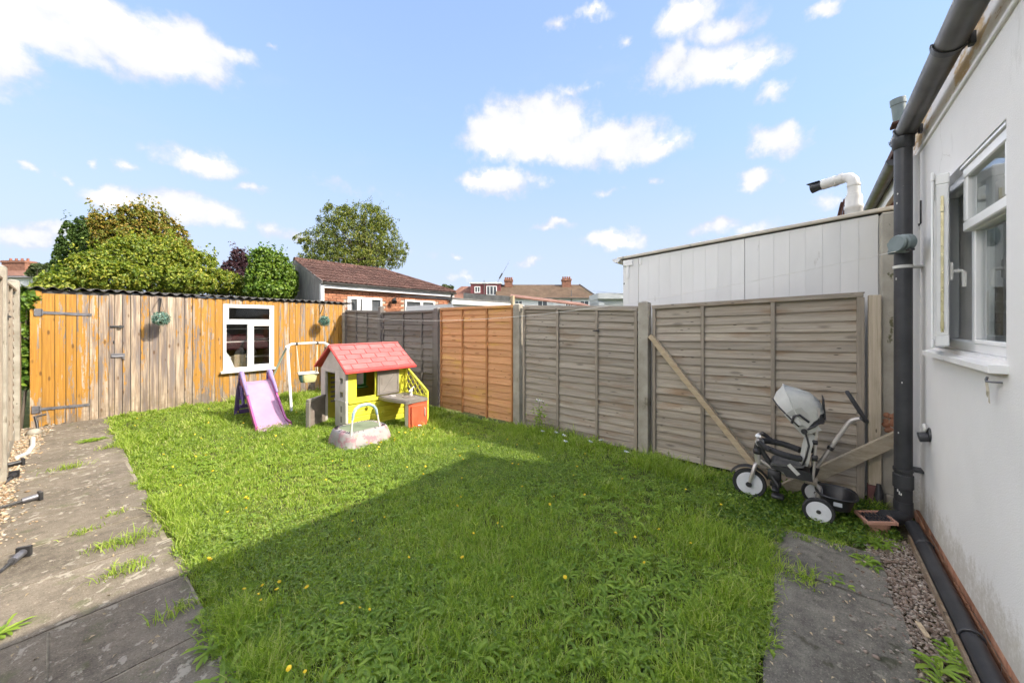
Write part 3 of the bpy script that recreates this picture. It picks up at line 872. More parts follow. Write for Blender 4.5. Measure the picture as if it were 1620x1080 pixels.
sp = []
for i in range(3600):
    y = rng.uniform(3.0, 8.9)
    edge = -.275 + max(0, y - 4.5) * .025 + max(0, y - 6.8) * .075
    x = rng.uniform(-.37, edge + .02 * rng.normal())
    sp.append((x, y, rng.uniform(-.006, .014)))
for i in range(90):
    y = rng.uniform(4.2, 8.7); sp.append((-.26 + abs(rng.normal(0, .10)), y, .010))
obj_ = pebbles('gravel', K['gold_gravel'], sp, .010, .021)
sp = []
for i in range(5200):
    x = rng.uniform(1.6, 3.75); y = rng.uniform(-.57, -.355)
    if x > 3.3: y = rng.uniform(-.57, -.30)
    sp.append((x, y, rng.uniform(-.004, .012)))
for i in range(120):
    sp.append((rng.uniform(2.0, 3.5), -.36 + abs(rng.normal(0, .10)), .018))
pebbles('gravel', K['brown_gravel'], sp, .007, .015)
for (x0, x1, y0, y1) in ((-.38, .02, 2.5, 8.95), (.2, 4.2, -.66, -.34)):
    sheet('gravel_bed', x0, x1, y0, y1, -.008 if x1 < 1 else -.004, K['joint'] if x1 < 1 else K['soil'])

# ------------------------------------------------------------------ fences
def wavy_slat(L, h, t, seed, wave=.007):
    """one waney-edged overlapping board along Y, its lower edge proud towards -X"""
    rnd = random.Random(seed)
    n = 9
    ph = [rnd.uniform(0, 6.28) for _ in range(3)]
    rows = []
    for i in range(n):
        y = L * i / (n - 1)
        w_ = wave * (math.sin(y * 3.1 + ph[0]) * .6 + math.sin(y * 7.3 + ph[1]) * .4)
        b_ = .004 * math.sin(y * 2.2 + ph[2])
        rows.append([(-.023 + b_, y, w_), (.001 + b_ * .5, y, h)])
    mb = MB(); mb.slab(rows, (t, 0, .001))
    return mesh_of('slat', mb, 30)


def fence_panel(label, x, y0, y1, zb, zt0, zt1, nsl, sm_, bm_, battens, seed, side=-1, group='lap panels of the garden fences', cap=.022):
    """overlap panel between two posts; zt0/zt1 are the top heights at y0/y1; side -1 shows its battens towards -X"""
    t = thing('garden_fence', label, 'fence', (x, (y0 + y1) / 2, zb), group=group)
    L = y1 - y0
    H = (zt0 + zt1) / 2 - zb - .03
    pitch = H / nsl
    ms = [wavy_slat(L - .04, pitch * 1.22, .010, seed * 7 + q) for q in range(4)]
    for m_ in ms:
        m_.materials.append(sm_)
    tilt = math.atan2(zt1 - zt0, L)
    rnd = random.Random(seed)
    for i in range(nsl):
        o = bpy.data.objects.new('slat', ms[rnd.randrange(4)])
        f = (i + .5) / nsl
        M = Matrix.Translation((x, y0 + .02, zb + .012 + i * pitch)) @ Matrix.Rotation(tilt * f + rnd.uniform(-.0028, .0028), 4, 'X')
        if side > 0:
            M = Matrix.Translation((x, y1 - .02, zb + .012 + i * pitch)) @ Matrix.Rotation(math.pi, 4, 'Z') @ Matrix.Rotation(-tilt * f, 4, 'X')
        o.parent = t
        o.matrix_parent_inverse = t.matrix_basis.inverted()
        o.matrix_basis = M
        col.objects.link(o)
    def top(y):
        return zt0 + (zt1 - zt0) * (y - y0) / L
    for (yb, wd) in battens:
        d = .030
        xa, xb = (x - .012 - d, x - .013) if side < 0 else (x + .013, x + .012 + d)
        obj('batten', MB().box(xa, xb, yb - wd / 2, yb + wd / 2, zb, top(yb) - .031, .002), bm_, t, sm=30)
    xa, xb = (x - .042, x + .014) if side < 0 else (x - .014, x + .042)
    mb = MB()
    mb.plank(((xa + xb) / 2, y0 + .012, zt0 - .015), ((xa + xb) / 2, y1 - .012, zt1 - .015), .03, xb - xa, b=.003)
    obj('top_rail', mb, sm_, t, sm=30)
    if cap:
        mb = MB()
        mb.plank((x - .004, y0 + .004, zt0 + .0075), (x - .004, y1 - .004, zt1 + .0075), .013, .062, b=.002)
        obj('capping', mb, sm_, t, sm=30)
    return t


def fence_post(label, x, y, z, m_, w_=.10, wy=.105, group='posts of the right hand fence', point=.02):
    t = thing('fence_post', label, 'fence post', (x, y, -.05), group=group)
    mb = MB()
    a, b_ = w_ / 2, wy / 2
    mb.box(x - a, x + a, y - b_, y + b_, -.05, z - point, .006)
    obj('shaft', mb, m_, t, sm=30)
    mb = MB()
    mb.add([(x - a, y - b_, z - point + .001), (x + a, y - b_, z - point + .001), (x + a, y + b_, z - point + .001), (x - a, y + b_, z - point + .001),
            (x - a * .3, y - b_ * .3, z), (x + a * .3, y - b_ * .3, z), (x + a * .3, y + b_ * .3, z), (x - a * .3, y + b_ * .3, z)],
           [(0, 1, 5, 4), (1, 2, 6, 5), (2, 3, 7, 6), (3, 0, 4, 7), (4, 5, 6, 7), (3, 2, 1, 0)])
    obj('post_top', mb, m_, t)
    return t

XF = 4.40
GF, BF, OF, DF = K['fence_grey'], K['fence_brown'], K['fence_orange'], K['fence_dark']
fence_panel('weathered brown lap panel behind the pushchair tricycle and pale leaning prop', XF, -.375, 1.44, .015, 1.80, 1.735, 19, BF, K['batten_grey'],
            [(-.345, .05), (.275, .035), (.895, .035), (1.405, .035)], 1)
fence_panel('weathered grey lap panel between the capped grey post and the new orange panel', XF, 1.59, 3.335, .0, 1.715, 1.775, 19, GF, K['batten_grey'],
            [(1.62, .035), (2.13, .035), (2.72, .035), (3.305, .035)], 2)
fence_panel('new orange brown lap panel, the only bright one in the right hand fence', XF, 3.50, 5.215, .01, 1.805, 1.80, 16, OF, K['batten_orange'],
            [(3.53, .03), (4.06, .03), (4.63, .03), (5.185, .03)], 3)
fence_panel('dark grey lap panel between the orange panel and the toy house corner', XF, 5.37, 7.10, .01, 1.77, 1.76, 15, DF, K['batten_dark'],
            [(5.40, .035), (5.75, .03), (6.35, .03), (7.07, .035)], 4)
fence_panel('dark brown grey lap panel at the far end, meeting the orange shed', XF, 7.22, 8.72, .01, 1.78, 1.82, 15, DF, K['batten_dark'],
            [(7.25, .035), (7.72, .03), (8.2, .03), (8.69, .035)], 5)
fence_post('tall capped grey post with the pale prop resting against it', XF - .03, 1.515, 1.80, K['concrete'], .12, .115)
fence_post('grey post between the orange panel and the weathered grey panel', XF - .02, 3.42, 1.835, K['concrete'], .11, .12)
fence_post('grey post between the dark panel and the new orange panel', XF - .02, 5.293, 1.82, K['batten_dark'], .10, .12)
fence_post('dark post between the two dark far panels, notched at its top', XF - .02, 7.16, 1.90, K['batten_dark'], .09, .09)
fence_post('pale grey post where the fence meets the orange shed', XF + .0, 8.79, 1.80, K['concrete'], .09, .10)
# small cleat on a batten
t = thing('fence_cleat', 'small dark metal cleat screwed to a batten of the weathered grey panel', 'cleat', (XF - .04, 2.13, 1.44))
obj('plate', MB().box(XF - .046, XF - .039, 2.09, 2.165, 1.435, 1.457, .002), K['iron'], t, sm=30)
obj('arm', MB().cyl((XF - .05, 2.085, 1.446), (XF - .05, 2.175, 1.446), .008, 8), K['iron'], t, sm=40)

# gate-like end: flat timber post, steel shoe and the stained concrete pier by the house
t = thing('timber_post', 'flat weathered timber post between the brown lap panel and the concrete pier', 'post', (4.42, -.435, 0))
obj('shaft', MB().box(4.385, 4.44, -.475, -.395, .16, 1.785, .004), K['timber'], t, sm=30)
obj('post_shoe', MB().box(4.38, 4.445, -.478, -.392, -.03, .158, .003), K['boot'], t, sm=30)
t = thing('concrete_pier', 'stained grey concrete pier at the end of the fence, behind the downpipe', 'pier', (4.52, -.60, 0))
mb = MB(); mb.box(4.445, 4.60, -.74, -.482, -.05, 2.49, .008)
obj('pier_body', mb, K['concrete_wall'], t, sm=30)
obj('footing', MB().box(4.40, 4.444, -.74, -.50, -.05, .10, .01), K['concrete'], t, sm=30)
mb = MB()
for k in range(14):
    a = k * .45
    mb.lathe([(.008, -.012), (random.uniform(.016, .03), 0), (.008, .014)], 7, 'X', (4.438, -.545 + random.uniform(-.035, .04), .69 + random.uniform(-.07, .08)))
obj('mortar_lump', mb, K['brick_plinth'], t, sm=60)
# black scrap by the shoe
t = thing('black_boot', 'small black rubber boot standing against the timber post', 'boot', (4.36, -.455, 0))
mb = MB()
mb.tube([(4.345, -.45, -.01), (4.345, -.452, .04), (4.352, -.458, .12), (4.356, -.455, .19)], [.045, .036, .028, .014], 10)
obj('shaft', mb, K['black'], t, sm=60)
obj('toe', MB().tube([(4.345, -.45, .012), (4.31, -.46, .014), (4.27, -.47, .006)], [.03, .028, .012], 10), K['black'], t, sm=60)

# boards leaning against the fence
t = thing('leaning_prop', 'pale square timber prop slanting from the capped post to the ground', 'timber prop', (4.31, .85, 0))
obj('beam', MB().plank((4.315, 1.43, 1.40), (4.15, .262, .02), .055, .05, b=.003), K['prop'], t, sm=30)
t = thing('leaning_plank', 'wide weathered plank lying slanted behind the tricycle basket up to the pier', 'plank', (4.25, -.2, 0))
obj('board', MB().plank((4.16, .17, .04), (4.335, -.585, .625), .105, .034, b=.003), K['prop_grey'], t, sm=30)

# the left fence, seen along its sunlit face
XL = -.37
GP = 'lap panels of the garden fences'
fence_panel('sunlit lap panel of the left fence with a black latch on its batten', XL, 6.18, 8.02, .16, 1.985, 1.985, 19, K['fence_left'], K['batten_grey'],
            [(6.22, .04), (6.72, .03), (7.3, .03)], 8, side=1)
fence_panel('nearer lap panel of the left fence, at the left edge of view', XL, 4.22, 6.05, .16, 1.985, 1.985, 19, K['fence_left'], K['batten_grey'],
            [(4.26, .04), (4.85, .035), (5.45, .035), (6.01, .04)], 9, side=1)
fence_panel('nearest lap panel of the left fence beside the path', XL, 2.25, 4.08, .16, 1.985, 1.985, 19, K['fence_left'], K['batten_grey'],
            [(2.29, .04), (2.85, .035), (3.45, .035), (4.04, .04)], 10, side=1)
for (y, lb) in ((8.09, 'tall pale concrete post of the left fence, nearest the shed'), (6.115, 'middle concrete post of the left fence'), (4.15, 'near concrete post of the left fence')):
    fence_post(lb, XL + .01, y, 2.11, K['concrete'], .105, .11, 'concrete posts of the left fence')
for (ya, yb, lb) in ((6.18, 8.03, 'far concrete gravel board along the foot of the left fence'), (4.21, 6.05, 'near concrete gravel board along the foot of the left fence')):
    tag(obj('gravel_board', MB().box(XL - .02, XL + .025, ya, yb, -.05, .155, .004), K['concrete'], sm=30), lb, 'gravel board', 'gravel boards of the left fence')
t = thing('fence_latch', 'black metal latch fixed to the left fence above the gravel', 'latch', (XL + .04, 6.7, 1.61))
obj('bolt', MB().cyl((XL + .045, 6.64, 1.612), (XL + .045, 6.80, 1.612), .013, 8), K['iron'], t, sm=40)
obj('plate', MB().box(XL + .037, XL + .041, 6.68, 6.76, 1.58, 1.645, .001), K['iron'], t)
# short return board between the left fence and the shed
t = thing('boundary_board', 'old brown board closing the gap between left fence and shed', 'board', (-.33, 8.72, 0))
obj('board', MB().box(-.345, -.325, 8.17, 8.86, .0, 1.55, .004), K['fence_left'], t, sm=30)

# ------------------------------------------------------------------ the shed
YS = 8.90
shed = thing('shed', 'long low garden shed of flaking orange boards under a corrugated sheet roof', 'shed', (2.1, YS, 0))
edges = [-.252, -.142, -.022, .086, .193, .323, .42, .534, .597, .684, .782, .899, 1.011, 1.126, 1.236, 1.348, 1.463, 1.581, 1.703, 1.806, 1.913, 2.036]
while edges[-1] < 4.40:
    edges.append(edges[-1] + random.uniform(.095, .128))
edges[-1] = 4.47
WX0, WX1, WZ0, WZ1 = 2.036, 2.912, .60, 1.91            # window opening
def board(x0, x1, z0, z1, par, rough=True):
    d = random.uniform(-.004, .004)
    g = random.uniform(.0018, .0048)
    mb = MB()
    n = 5
    y = YS + d
    zb = [z0 + (random.uniform(-.022, .02) if rough else 0) for _ in range(n + 1)]
    x0, x1 = x0 + g, x1 - g
    # front with eased arrises and a ragged foot
    rows = []
    for i in range(n + 1):
        q = i / n
        rows.append((x0 + (x1 - x0) * q, zb[i]))
    poly = rows + [(x1, z1), (x0, z1)]
    mb.prism(poly, y, y + .018, 'Y')
    return obj('board', mb, K['shed'], par)
def roof_z(x):
    return 2.035 - .010 * (x - 2) * .9
door = None
dparts = []
for a, b_ in zip(edges[:-1], edges[1:]):
    if -.15 < a < .5:
        dparts.append((a, b_)); continue
    top = roof_z((a + b_) / 2) - .035
    if b_ > WX0 + .01 and a < WX1 - .01:
        board(a, b_, -.04, WZ0 - .012, shed)
        board(a, b_, WZ1 + .006, top, shed, False)
        if b_ > WX1 + .012:
            board(WX1 + .002, b_, WZ0 - .014, WZ1 + .008, shed, False)
    else:
        board(a, b_, -.04, top, shed)
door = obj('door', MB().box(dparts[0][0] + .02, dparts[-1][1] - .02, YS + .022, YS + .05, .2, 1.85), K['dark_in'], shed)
for a, b_ in dparts:
    board(a, b_, .0, 1.985, door)
def strap(z0, z1, x0, x1):
    mb = MB()
    mb.box(x0 - .045, x0 + .025, YS - .012, YS - .0045, z0 - .055, z0 + .055, .002)
    mb.plank((x0 + .02, YS - .009, z0), (x1, YS - .009, z1), .042, .006, b=.001)
    mb.cyl((x0 + .03, YS - .014, z0 - .045), (x0 + .03, YS - .014, z0 + .045), .010, 8)
    for q in (.25, .5, .72, .92):
        mb.lathe([(.009, -.018), (.009, -.011)], 8, 'Y', (x0 + (x1 - x0) * q, YS, z0 + (z1 - z0) * q))
    return mb
obj('strap_hinge', strap(1.70, 1.672, -.17, .35), K['galv'], door, sm=40)
obj('strap_hinge', strap(.262, .246, -.19, .325), K['galv'], door, sm=40)
mb = MB(); mb.box(.545, .70, YS - .014, YS - .0045, 1.465, 1.50, .002); mb.cyl((.66, YS - .014, 1.48), (.66, YS - .05, 1.48), .026, 12); mb.cyl((.555, YS - .018, 1.485), (.64, YS - .018, 1.485), .008, 8)
obj('hasp', mb, K['iron'], door, sm=40)
mb = MB(); mb.box(.555, .715, YS - .011, YS - .0045, .985, 1.04, .002); mb.cyl((.56, YS - .02, .99), (.71, YS - .02, .985), .009, 8)
mb.tube([(.685, YS - .02, .985), (.69, YS - .035, .95), (.705, YS - .035, .93), (.70, YS - .022, .965)], .007, 6)
obj('bolt', mb, K['galv'], door, sm=40)
obj('keyhole_plate', MB().box(.578, .598, YS - .010, YS - .005, 1.20, 1.25, .002), K['iron'], door)
# carcass behind the boards
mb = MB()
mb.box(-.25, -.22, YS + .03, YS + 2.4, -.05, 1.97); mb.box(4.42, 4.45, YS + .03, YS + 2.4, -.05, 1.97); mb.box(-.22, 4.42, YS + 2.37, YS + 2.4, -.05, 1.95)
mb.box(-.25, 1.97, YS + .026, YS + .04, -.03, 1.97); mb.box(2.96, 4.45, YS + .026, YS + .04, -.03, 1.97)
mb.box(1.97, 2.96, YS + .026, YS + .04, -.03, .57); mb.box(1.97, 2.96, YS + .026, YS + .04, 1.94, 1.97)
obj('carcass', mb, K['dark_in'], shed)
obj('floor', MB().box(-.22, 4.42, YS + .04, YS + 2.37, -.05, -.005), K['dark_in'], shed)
# white window
win = obj('window', MB().box(WX0 + .0, WX1 - .0, YS + .03, YS + .035, WZ0, WZ0 + .01), K['upvc'], shed)
def frame(mb, x0, x1, z0, z1, w_, y0, y1, b=.006):
    mb.box(x0, x1, y0, y1, z1 - w_, z1, b); mb.box(x0, x1, y0, y1, z0, z0 + w_, b)
    mb.box(x0, x0 + w_, y0 + .0015, y1 - .0015, z0 + w_, z1 - w_, b); mb.box(x1 - w_, x1, y0 + .0015, y1 - .0015, z0 + w_, z1 - w_, b)
TZ = 1.545; MX = 2.47
mb = MB(); frame(mb, WX0, WX1, WZ0, WZ1, .05, YS - .02, YS + .045)
mb.box(WX0 + .05, WX1 - .05, YS - .018, YS + .043, TZ - .03, TZ + .03, .004); mb.box(MX - .032, MX + .032, YS - .017, YS + .042, WZ0 + .05, TZ - .03, .004)
obj('frame', mb, K['upvc'], win, sm=30)
mb = MB(); frame(mb, WX0 + .035, WX1 - .035, TZ + .015, WZ1 - .02, .052, YS - .032, YS - .0195)
obj('sash', mb, K['upvc'], win, sm=30)
mb = MB(); frame(mb, MX + .016, WX1 - .035, WZ0 + .03, TZ - .012, .056, YS - .032, YS - .0195)
obj('sash', mb, K['upvc'], win, sm=30)
for (x0, x1, z0, z1) in ((WX0 + .05, MX - .03, WZ0 + .05, TZ - .03), (MX + .07, WX1 - .09, WZ0 + .085, TZ - .065), (WX0 + .085, WX1 - .085, TZ + .065, WZ1 - .07)):
    obj('pane', MB().box(x0 - .006, x1 + .006, YS + .012, YS + .018, z0 - .006, z1 + .006), K['glass_dim'], win)
obj('sill', MB().box(WX0 - .045, WX1 + .03, YS - .085, YS + .02, WZ0 - .045, WZ0 - .001, .008), K['upvc'], win, sm=30)
# things inside, dim behind the glass
t = thing('dust_sheet', 'white cloth heaped inside the shed behind the left pane', 'cloth', (2.22, YS + .35, .6))
rows = []
for i in range(17):
    q = i / 16
    rows.append([(1.99 + q * .46, YS + .10 + j * .05, .40 + (.60 - .22 * q) * math.exp(-((q - .35) / .42) ** 2) * math.exp(-((j - 4) / 5.0) ** 2) + .03 * math.sin(i * .9 + j * .7)) for j in range(9)])
obj('heap', MB().grid(rows), K['cloth'], t, sm=80)
t = thing('storage_carton', 'brown carton beside the white cloth inside the shed window', 'box', (2.42, YS + .3, .4))
obj('carton_body', MB().box(2.27, 2.46, YS + .20, YS + .42, .40, .86, .004), K['card'], t, sm=30)
obj('carton_flap', MB().plank((2.27, YS + .20, .875), (2.46, YS + .20, .868), .05, .004), K['card'], t)
t = thing('shed_shelf', 'pale shelf of boxes dimly seen through the right pane', 'shelf', (2.7, YS + .9, .5))
for z in (.78, 1.12, 1.40):
    obj('shelf_board', MB().box(2.0, 3.2, YS + .75, YS + 1.05, z, z + .022), K['upvc_old'], t)
obj('upright', MB().box(3.2, 3.23, YS + .75, YS + 1.05, 0, 1.6), K['card'], t)
t = thing('stacked_bags', 'grey bags on the shelf inside the shed', 'bag', (2.8, YS + .9, .8))
for (x, z, r_) in ((2.55, .90, .10), (2.78, .89, .09), (2.3, 1.24, .10)):
    obj('bag', MB().lathe([(r_ * .6, -r_), (r_, -r_ * .5), (r_ * .95, .0), (r_ * .5, r_ * .8), (.01, r_)], 12, 'Z', (x, YS + .9, z)), K['room'], t, sm=60)
# corrugated roof, in separate sheets
pitch = .146
xs0 = -.33
for sI in range(5):
    x0 = xs0 + sI * .985; x1 = x0 + 1.02
    lift = .006 * (sI % 2)
    rows = []
    for (yo, zo) in ((-.055, 0), (.6, .032), (1.4, .075), (2.5, .135)):
        r_ = []
        n = int((x1 - x0) / pitch * 10)
        for i in range(n + 1):
            x = x0 + (x1 - x0) * i / n
            sag = .006 * math.sin(x * 2.7 + sI)
            r_.append((x, YS + yo + .012 * math.sin(sI * 2.1), roof_z(x) + .010 + zo + lift + sag +   .021 * math.cos((x - xs0) * 2 * math.pi / pitch)))
        rows.append(r_)
    obj('roof_sheet', MB().slab(rows, (0, 0, .006)), K['asbestos'], shed, sm=50)
mb = MB(); mb.prism([(-.25, 1.93), (4.45, 1.93), (4.45, roof_z(4.45) - .012), (-.25, roof_z(-.25) - .012)], YS + .019, YS + .0255, 'Y'); mb.prism([(-.25, 1.5), (4.45, 1.5), (4.45, 2.10), (-.25, 2.13)], YS + 2.3, YS + 2.36, 'Y')
obj('wall_plate', mb, K['dark_in'], shed)

# hanging topiary balls on iron brackets
def hanging(x, xb, zb, label, blabel):
    t = thing('wall_bracket', blabel, 'bracket', (x, YS - .01, 1.85), group='iron hanging brackets on the shed')
    obj('back_plate', MB().box(x - .009, x + .009, YS - .014, YS - .0045, 1.74, 1.985, .002), K['iron'], t)
    mb = MB()
    ax = x - .02
    mb.tube([(x, YS - .012, 1.975), (x - .004, YS - .10, 1.968), (x - .012, YS - .27, 1.955)], .007, 6)
    mb.tube([(x, YS - .012, 1.75), (x - .006, YS - .10, 1.80), (x - .012, YS - .235, 1.953)], .006, 6)
    mb.tube([(x - .012, YS - .265, 1.955), (x - .014, YS - .285, 1.94), (x - .012, YS - .275, 1.925)], .005, 6)
    obj('arm', mb, K['iron'], t, sm=60)
    bx, by = x - .012, YS - .265
    t = thing('topiary_ball', label, 'hanging plant', (bx, by, zb), group='topiary balls hanging on the shed')
    N = unit(rng.normal(0, 1, (900, 3)))
    P = N * rng.uniform(.075, .128, (900, 1)) + np.array([bx, by, zb])
    obj('leaves', leaf_cloud('leaves', P, N, .034, .45, K['topiary'], fold=.1, jitter=.55), None, t)
    obj('core', MB().lathe([(.01, -.085), (.06, -.06), (.085, 0), (.06, .06), (.01, .085)], 12, 'Z', (bx, by, zb)), K['soil'], t, sm=60)
    mb = MB()
    for k in range(3):
        a = k * 2.1
        mb.tube([(bx, by, 1.925), (bx + .045 * math.cos(a), by + .045 * math.sin(a), zb + .10)], .0022, 4)
    obj('chain', mb, K['iron'], t)
K['topiary'] = foliage('topiary_leaves', [(.03, .10, .085), (.07, .19, .16), (.20, .34, .28), (.50, .58, .50)], .15, .5, 3)
hanging(1.135, 0, 1.615, 'blue green topiary ball hanging between shed door and window', 'black iron bracket between the shed door and the window')
hanging(3.86, 0, 1.585, 'blue green topiary ball hanging at the right of the shed window', 'black iron bracket at the right end of the shed')

# ------------------------------------------------------------------ the house at the right
YW = -.66
house = thing('house', 'white rendered rear wall of the house with an open white window and grey gutter', 'house', (1, -2.5, 0))
mb = MB()
def wallbox(x0, x1, z0, z1):
    mb.box(x0, x1, YW - .25, YW, z0, z1)
wx0, wx1, wz0, wz1 = 2.57, 3.80, 1.385, 2.43
# the wall as one skin with an opening: four pieces butted
wallbox(-3.6, wx0, .10, 2.86); wallbox(wx1, 4.44, .10, 2.86)
wallbox(wx0, wx1, .10, wz0); wallbox(wx0, wx1, wz1, 2.86)
obj('wall', mb, K['render'], house)
obj('wall', MB().box(-3.6, 4.44, YW - .25, YW - .006, 2.862, 3.16), K['render_band'], house)
obj('drip_ledge', MB().box(-3.6, 4.44, YW - .016, YW + .014, 2.845, 2.872, .004), K['render'], house, sm=30)
# rounded pilaster where the wall meets the pier
mb = MB(); mb.tube([(4.20, YW - .005, .11), (4.20, YW - .005, 2.84)], .045, 14)
obj('corner_bead', mb, K['render'], house, sm=50)
# side and back so that the house shades and reflects like one
mb = MB()
mb.box(-3.6, -3.35, -6.5, YW - .251, 0, 3.0); mb.box(4.20, 4.44, -6.5, YW - .251, 0, 3.0); mb.box(-3.349, 4.199, -6.5, -6.3, 0, 3.0)
obj('side_wall', mb, K['room'], house)
obj('ceiling', MB().box(-3.349, 4.199, -6.29, YW - .252, 2.62, 2.66), K['room'], house)
obj('floor', MB().box(-3.349, 4.199, -6.29, YW - .252, .05, .12), K['card'], house)
for (z, y, wv) in ((1.66, -1.02, .13), (1.50, -1.0, .10), (1.60, -1.22, .13)):
    obj('socket_plate', MB().box(4.186, 4.199, y - wv / 2, y + wv / 2, z - .042, z + .042, .003), K['upvc'], house, sm=30)
for k in range(3):
    for j in range(5):
        obj('wall_tile', MB().box(4.191, 4.1985, -1.0 - k * .152 - .149, -1.0 - k * .152, 1.12 - j * .152, 1.12 - j * .152 + .149, .002), K['upvc_old'], house, sm=30)
# brick plinth, two courses, brick by brick
bms = [mesh_of('brick', MB().box(-.1075, .1075, -.05, .0, -.0325, .0325, .003 + .002 * q), 30) for q in range(3)]
for m_ in bms: m_.materials.append(K['brick_plinth'])
for c_ in range(2):
    x = 4.36 - c_ * .113
    while x > .4:
        o = bpy.data.objects.new('brick', random.choice(bms))
        put(o, house)
        o.matrix_basis = Matrix.Translation((x, YW - .006 + random.uniform(-.003, .003), -.012 + c_ * .075 + .0)) @ Matrix.Rotation(random.uniform(-.008, .008), 4, 'Z')
        x -= .226
obj('plinth_mortar', MB().box(-3.6, 4.44, YW - .25, YW - .012, -.06, .0985), K['mortar'], house)
# window: frame with a fixed light, a top light and an open casement
win = obj('window', MB().box(wx0 + .01, wx1 - .01, YW - .13, YW - .125, wz0 - .001, wz0 + .005), K['upvc'], house)
fy0, fy1 = YW - .115, YW - .045
mb = MB(); frame(mb, wx0 - .02, wx1 + .001, wz0, wz1, .058, fy0, fy1)
MXX = 3.185
mb.box(MXX - .035, MXX + .035, fy0 + .002, fy1 - .002, wz0 + .058, wz1 - .058, .004)
mb.box(wx0 + .04, MXX - .035, fy0 + .0035, fy1 - .0035, 2.065, 2.115, .004)
obj('frame', mb, K['upvc'], win, sm=30)
mb = MB(); frame(mb, wx0 + .01, MXX + .012, 2.055, 2.405, .055, fy1 - .01, fy1 + .035)
mb.plank((wx0 + .01, fy1 + .02, 2.412), (MXX + .012, fy1 + .02, 2.412), .012, .05)
obj('top_light', mb, K['upvc'], win, sm=30)
obj('pane', MB().box(wx0 + .06, MXX - .038, fy1 + .008, fy1 + .014, 2.105, 2.355), K['glass'], win)
mb = MB(); frame(mb, wx0 + .032, MXX - .026, wz0 + .05, 2.072, .022, fy1 - .03, fy1 + .006, .004)
obj('glazing_bead', mb, K['upvc'], win, sm=30)
obj('pane', MB().box(wx0 + .05, MXX - .045, fy1 - .022, fy1 - .016, wz0 + .068, 2.055), K['glass'], win)
# casement ajar, hinged on the far jamb
old = Matrix.Translation((3.724, YW - .072, 0)) @ Matrix.Rotation(R(180 - 11), 4, 'Z')
mb = MB(); mb.M = old
SW = .57
def cframe(mb, y0, y1, w_, x0, x1, z0, z1):
    frame(mb, x0, x1, z0, z1, w_, y0, y1, .005)
cframe(mb, -.062, -.008, .062, 0, SW, wz0 + .03, wz1 - .03)
cframe(mb, -.078, -.063, .05, -.012, SW + .012, wz0 + .018, wz1 - .018)
casement = obj('open_casement', mb, K['upvc'], win, sm=30)
mb = MB(); mb.M = old; mb.box(.055, SW - .055, -.045, -.025, wz0 + .085, wz1 - .085)
obj('pane', mb, K['glass'], win)
mb = MB(); mb.M = old
mb.box(SW + .0005, SW + .004, -.041, -.029, wz0 + .11, wz1 - .16, .0005)
for q in (.04, .16, .30, .42, .55, .68):
    mb.cyl((SW + .003, -.035, wz0 + .12 + q), (SW + .0065, -.035, wz0 + .12 + q), .004, 8)
mb.box(SW + .003, SW + .012, -.042, -.028, wz1 - .25, wz1 - .21, .001); mb.box(SW + .003, SW + .012, -.042, -.028, wz0 + .13, wz0 + .17, .001)
obj('lock_strip', mb, K['brass'], win, sm=30)
mb = MB(); mb.M = old
zc = 1.84
mb.box(SW - .045, SW - .02, -.008, .006, zc - .05, zc + .05, .003)
mb.tube([(SW - .032, .004, zc), (SW - .032, .035, zc), (SW - .032, .045, zc - .012), (SW - .032, .045, zc - .09)], [.010, .010, .010, .008], 8)
obj('handle', mb, K['white_plastic'], win, sm=40)
obj('sill', MB().prism([(YW + .055, wz0 - .028), (YW + .055, wz0 - .055), (YW + .035, wz0 - .055), (YW + .03, wz0 - .04), (YW - .09, wz0 - .032), (YW - .09, wz0 - .004)], wx0 - .02, wx1 - .03, 'X'), K['upvc_old'], win, sm=30)
obj('sill_end', MB().box(wx0 - .026, wx0 - .0205, YW - .01, YW + .056, wz0 - .056, wz0 - .018, .002), K['upvc'], win, sm=30)
# curtain inside
t = thing('curtain', 'pale pleated curtain hanging inside the fixed window of the house', 'curtain', (2.8, -.95, 1.2))
rows = []
for z in (1.2, 2.5):
    rows.append([(2.50 + i * .012, -.92 + .022 * math.sin(i * 1.25), z) for i in range(22)])
obj('drape', MB().grid(rows), K['curtain'], t, sm=80)
rows = []
for z in (1.2, 2.5):
    rows.append([(3.00 + i * .012, -.93 + .02 * math.sin(i * 1.4), z) for i in range(9)])
obj('drape', MB().grid(rows), K['curtain'], t, sm=80)
# gutter
def half_round(x0, x1, y, z, r, th=.004, n=12):
    prof = [(y + r * math.cos(math.pi + math.pi * k / n), z + r * math.sin(math.pi + math.pi * k / n)) for k in range(n + 1)]
    prof2 = [(y + (r - th) * math.cos(math.pi + math.pi * k / n), z + (r - th) * math.sin(math.pi + math.pi * k / n)) for k in range(n, -1, -1)]
    return MB().prism(prof + prof2, x0, x1, 'X')
GY, GZ, GR = -.574, 3.018, .064
gut = obj('gutter', half_round(-3.6, 4.27, GY, GZ, GR), K['gutter'], house, sm=50)
for x in (4.05, 2.93, 1.9, .9, -.1, -1.1):
    mb = half_round(x - .022, x + .022, GY, GZ, GR + .008)
    mb.box(x - .02, x + .02, YW + .004, GY - GR + .004, GZ - .055, GZ + .008, .003)
    mb.box(x - .012, x + .012, GY + GR - .002, GY + GR + .010, GZ - .006, GZ + .008, .002)
    obj('bracket', mb, K['blackpvc'], gut, sm=40)
mb = half_round(4.262, 4.272, GY, GZ, GR + .007); mb.prism([(GY + GR * math.cos(math.pi + math.pi * k / 12), GZ + GR * math.sin(math.pi + math.pi * k / 12)) for k in range(13)], 4.264, 4.270, 'X')
obj('stop_end', mb, K['blackpvc'], gut, sm=40)
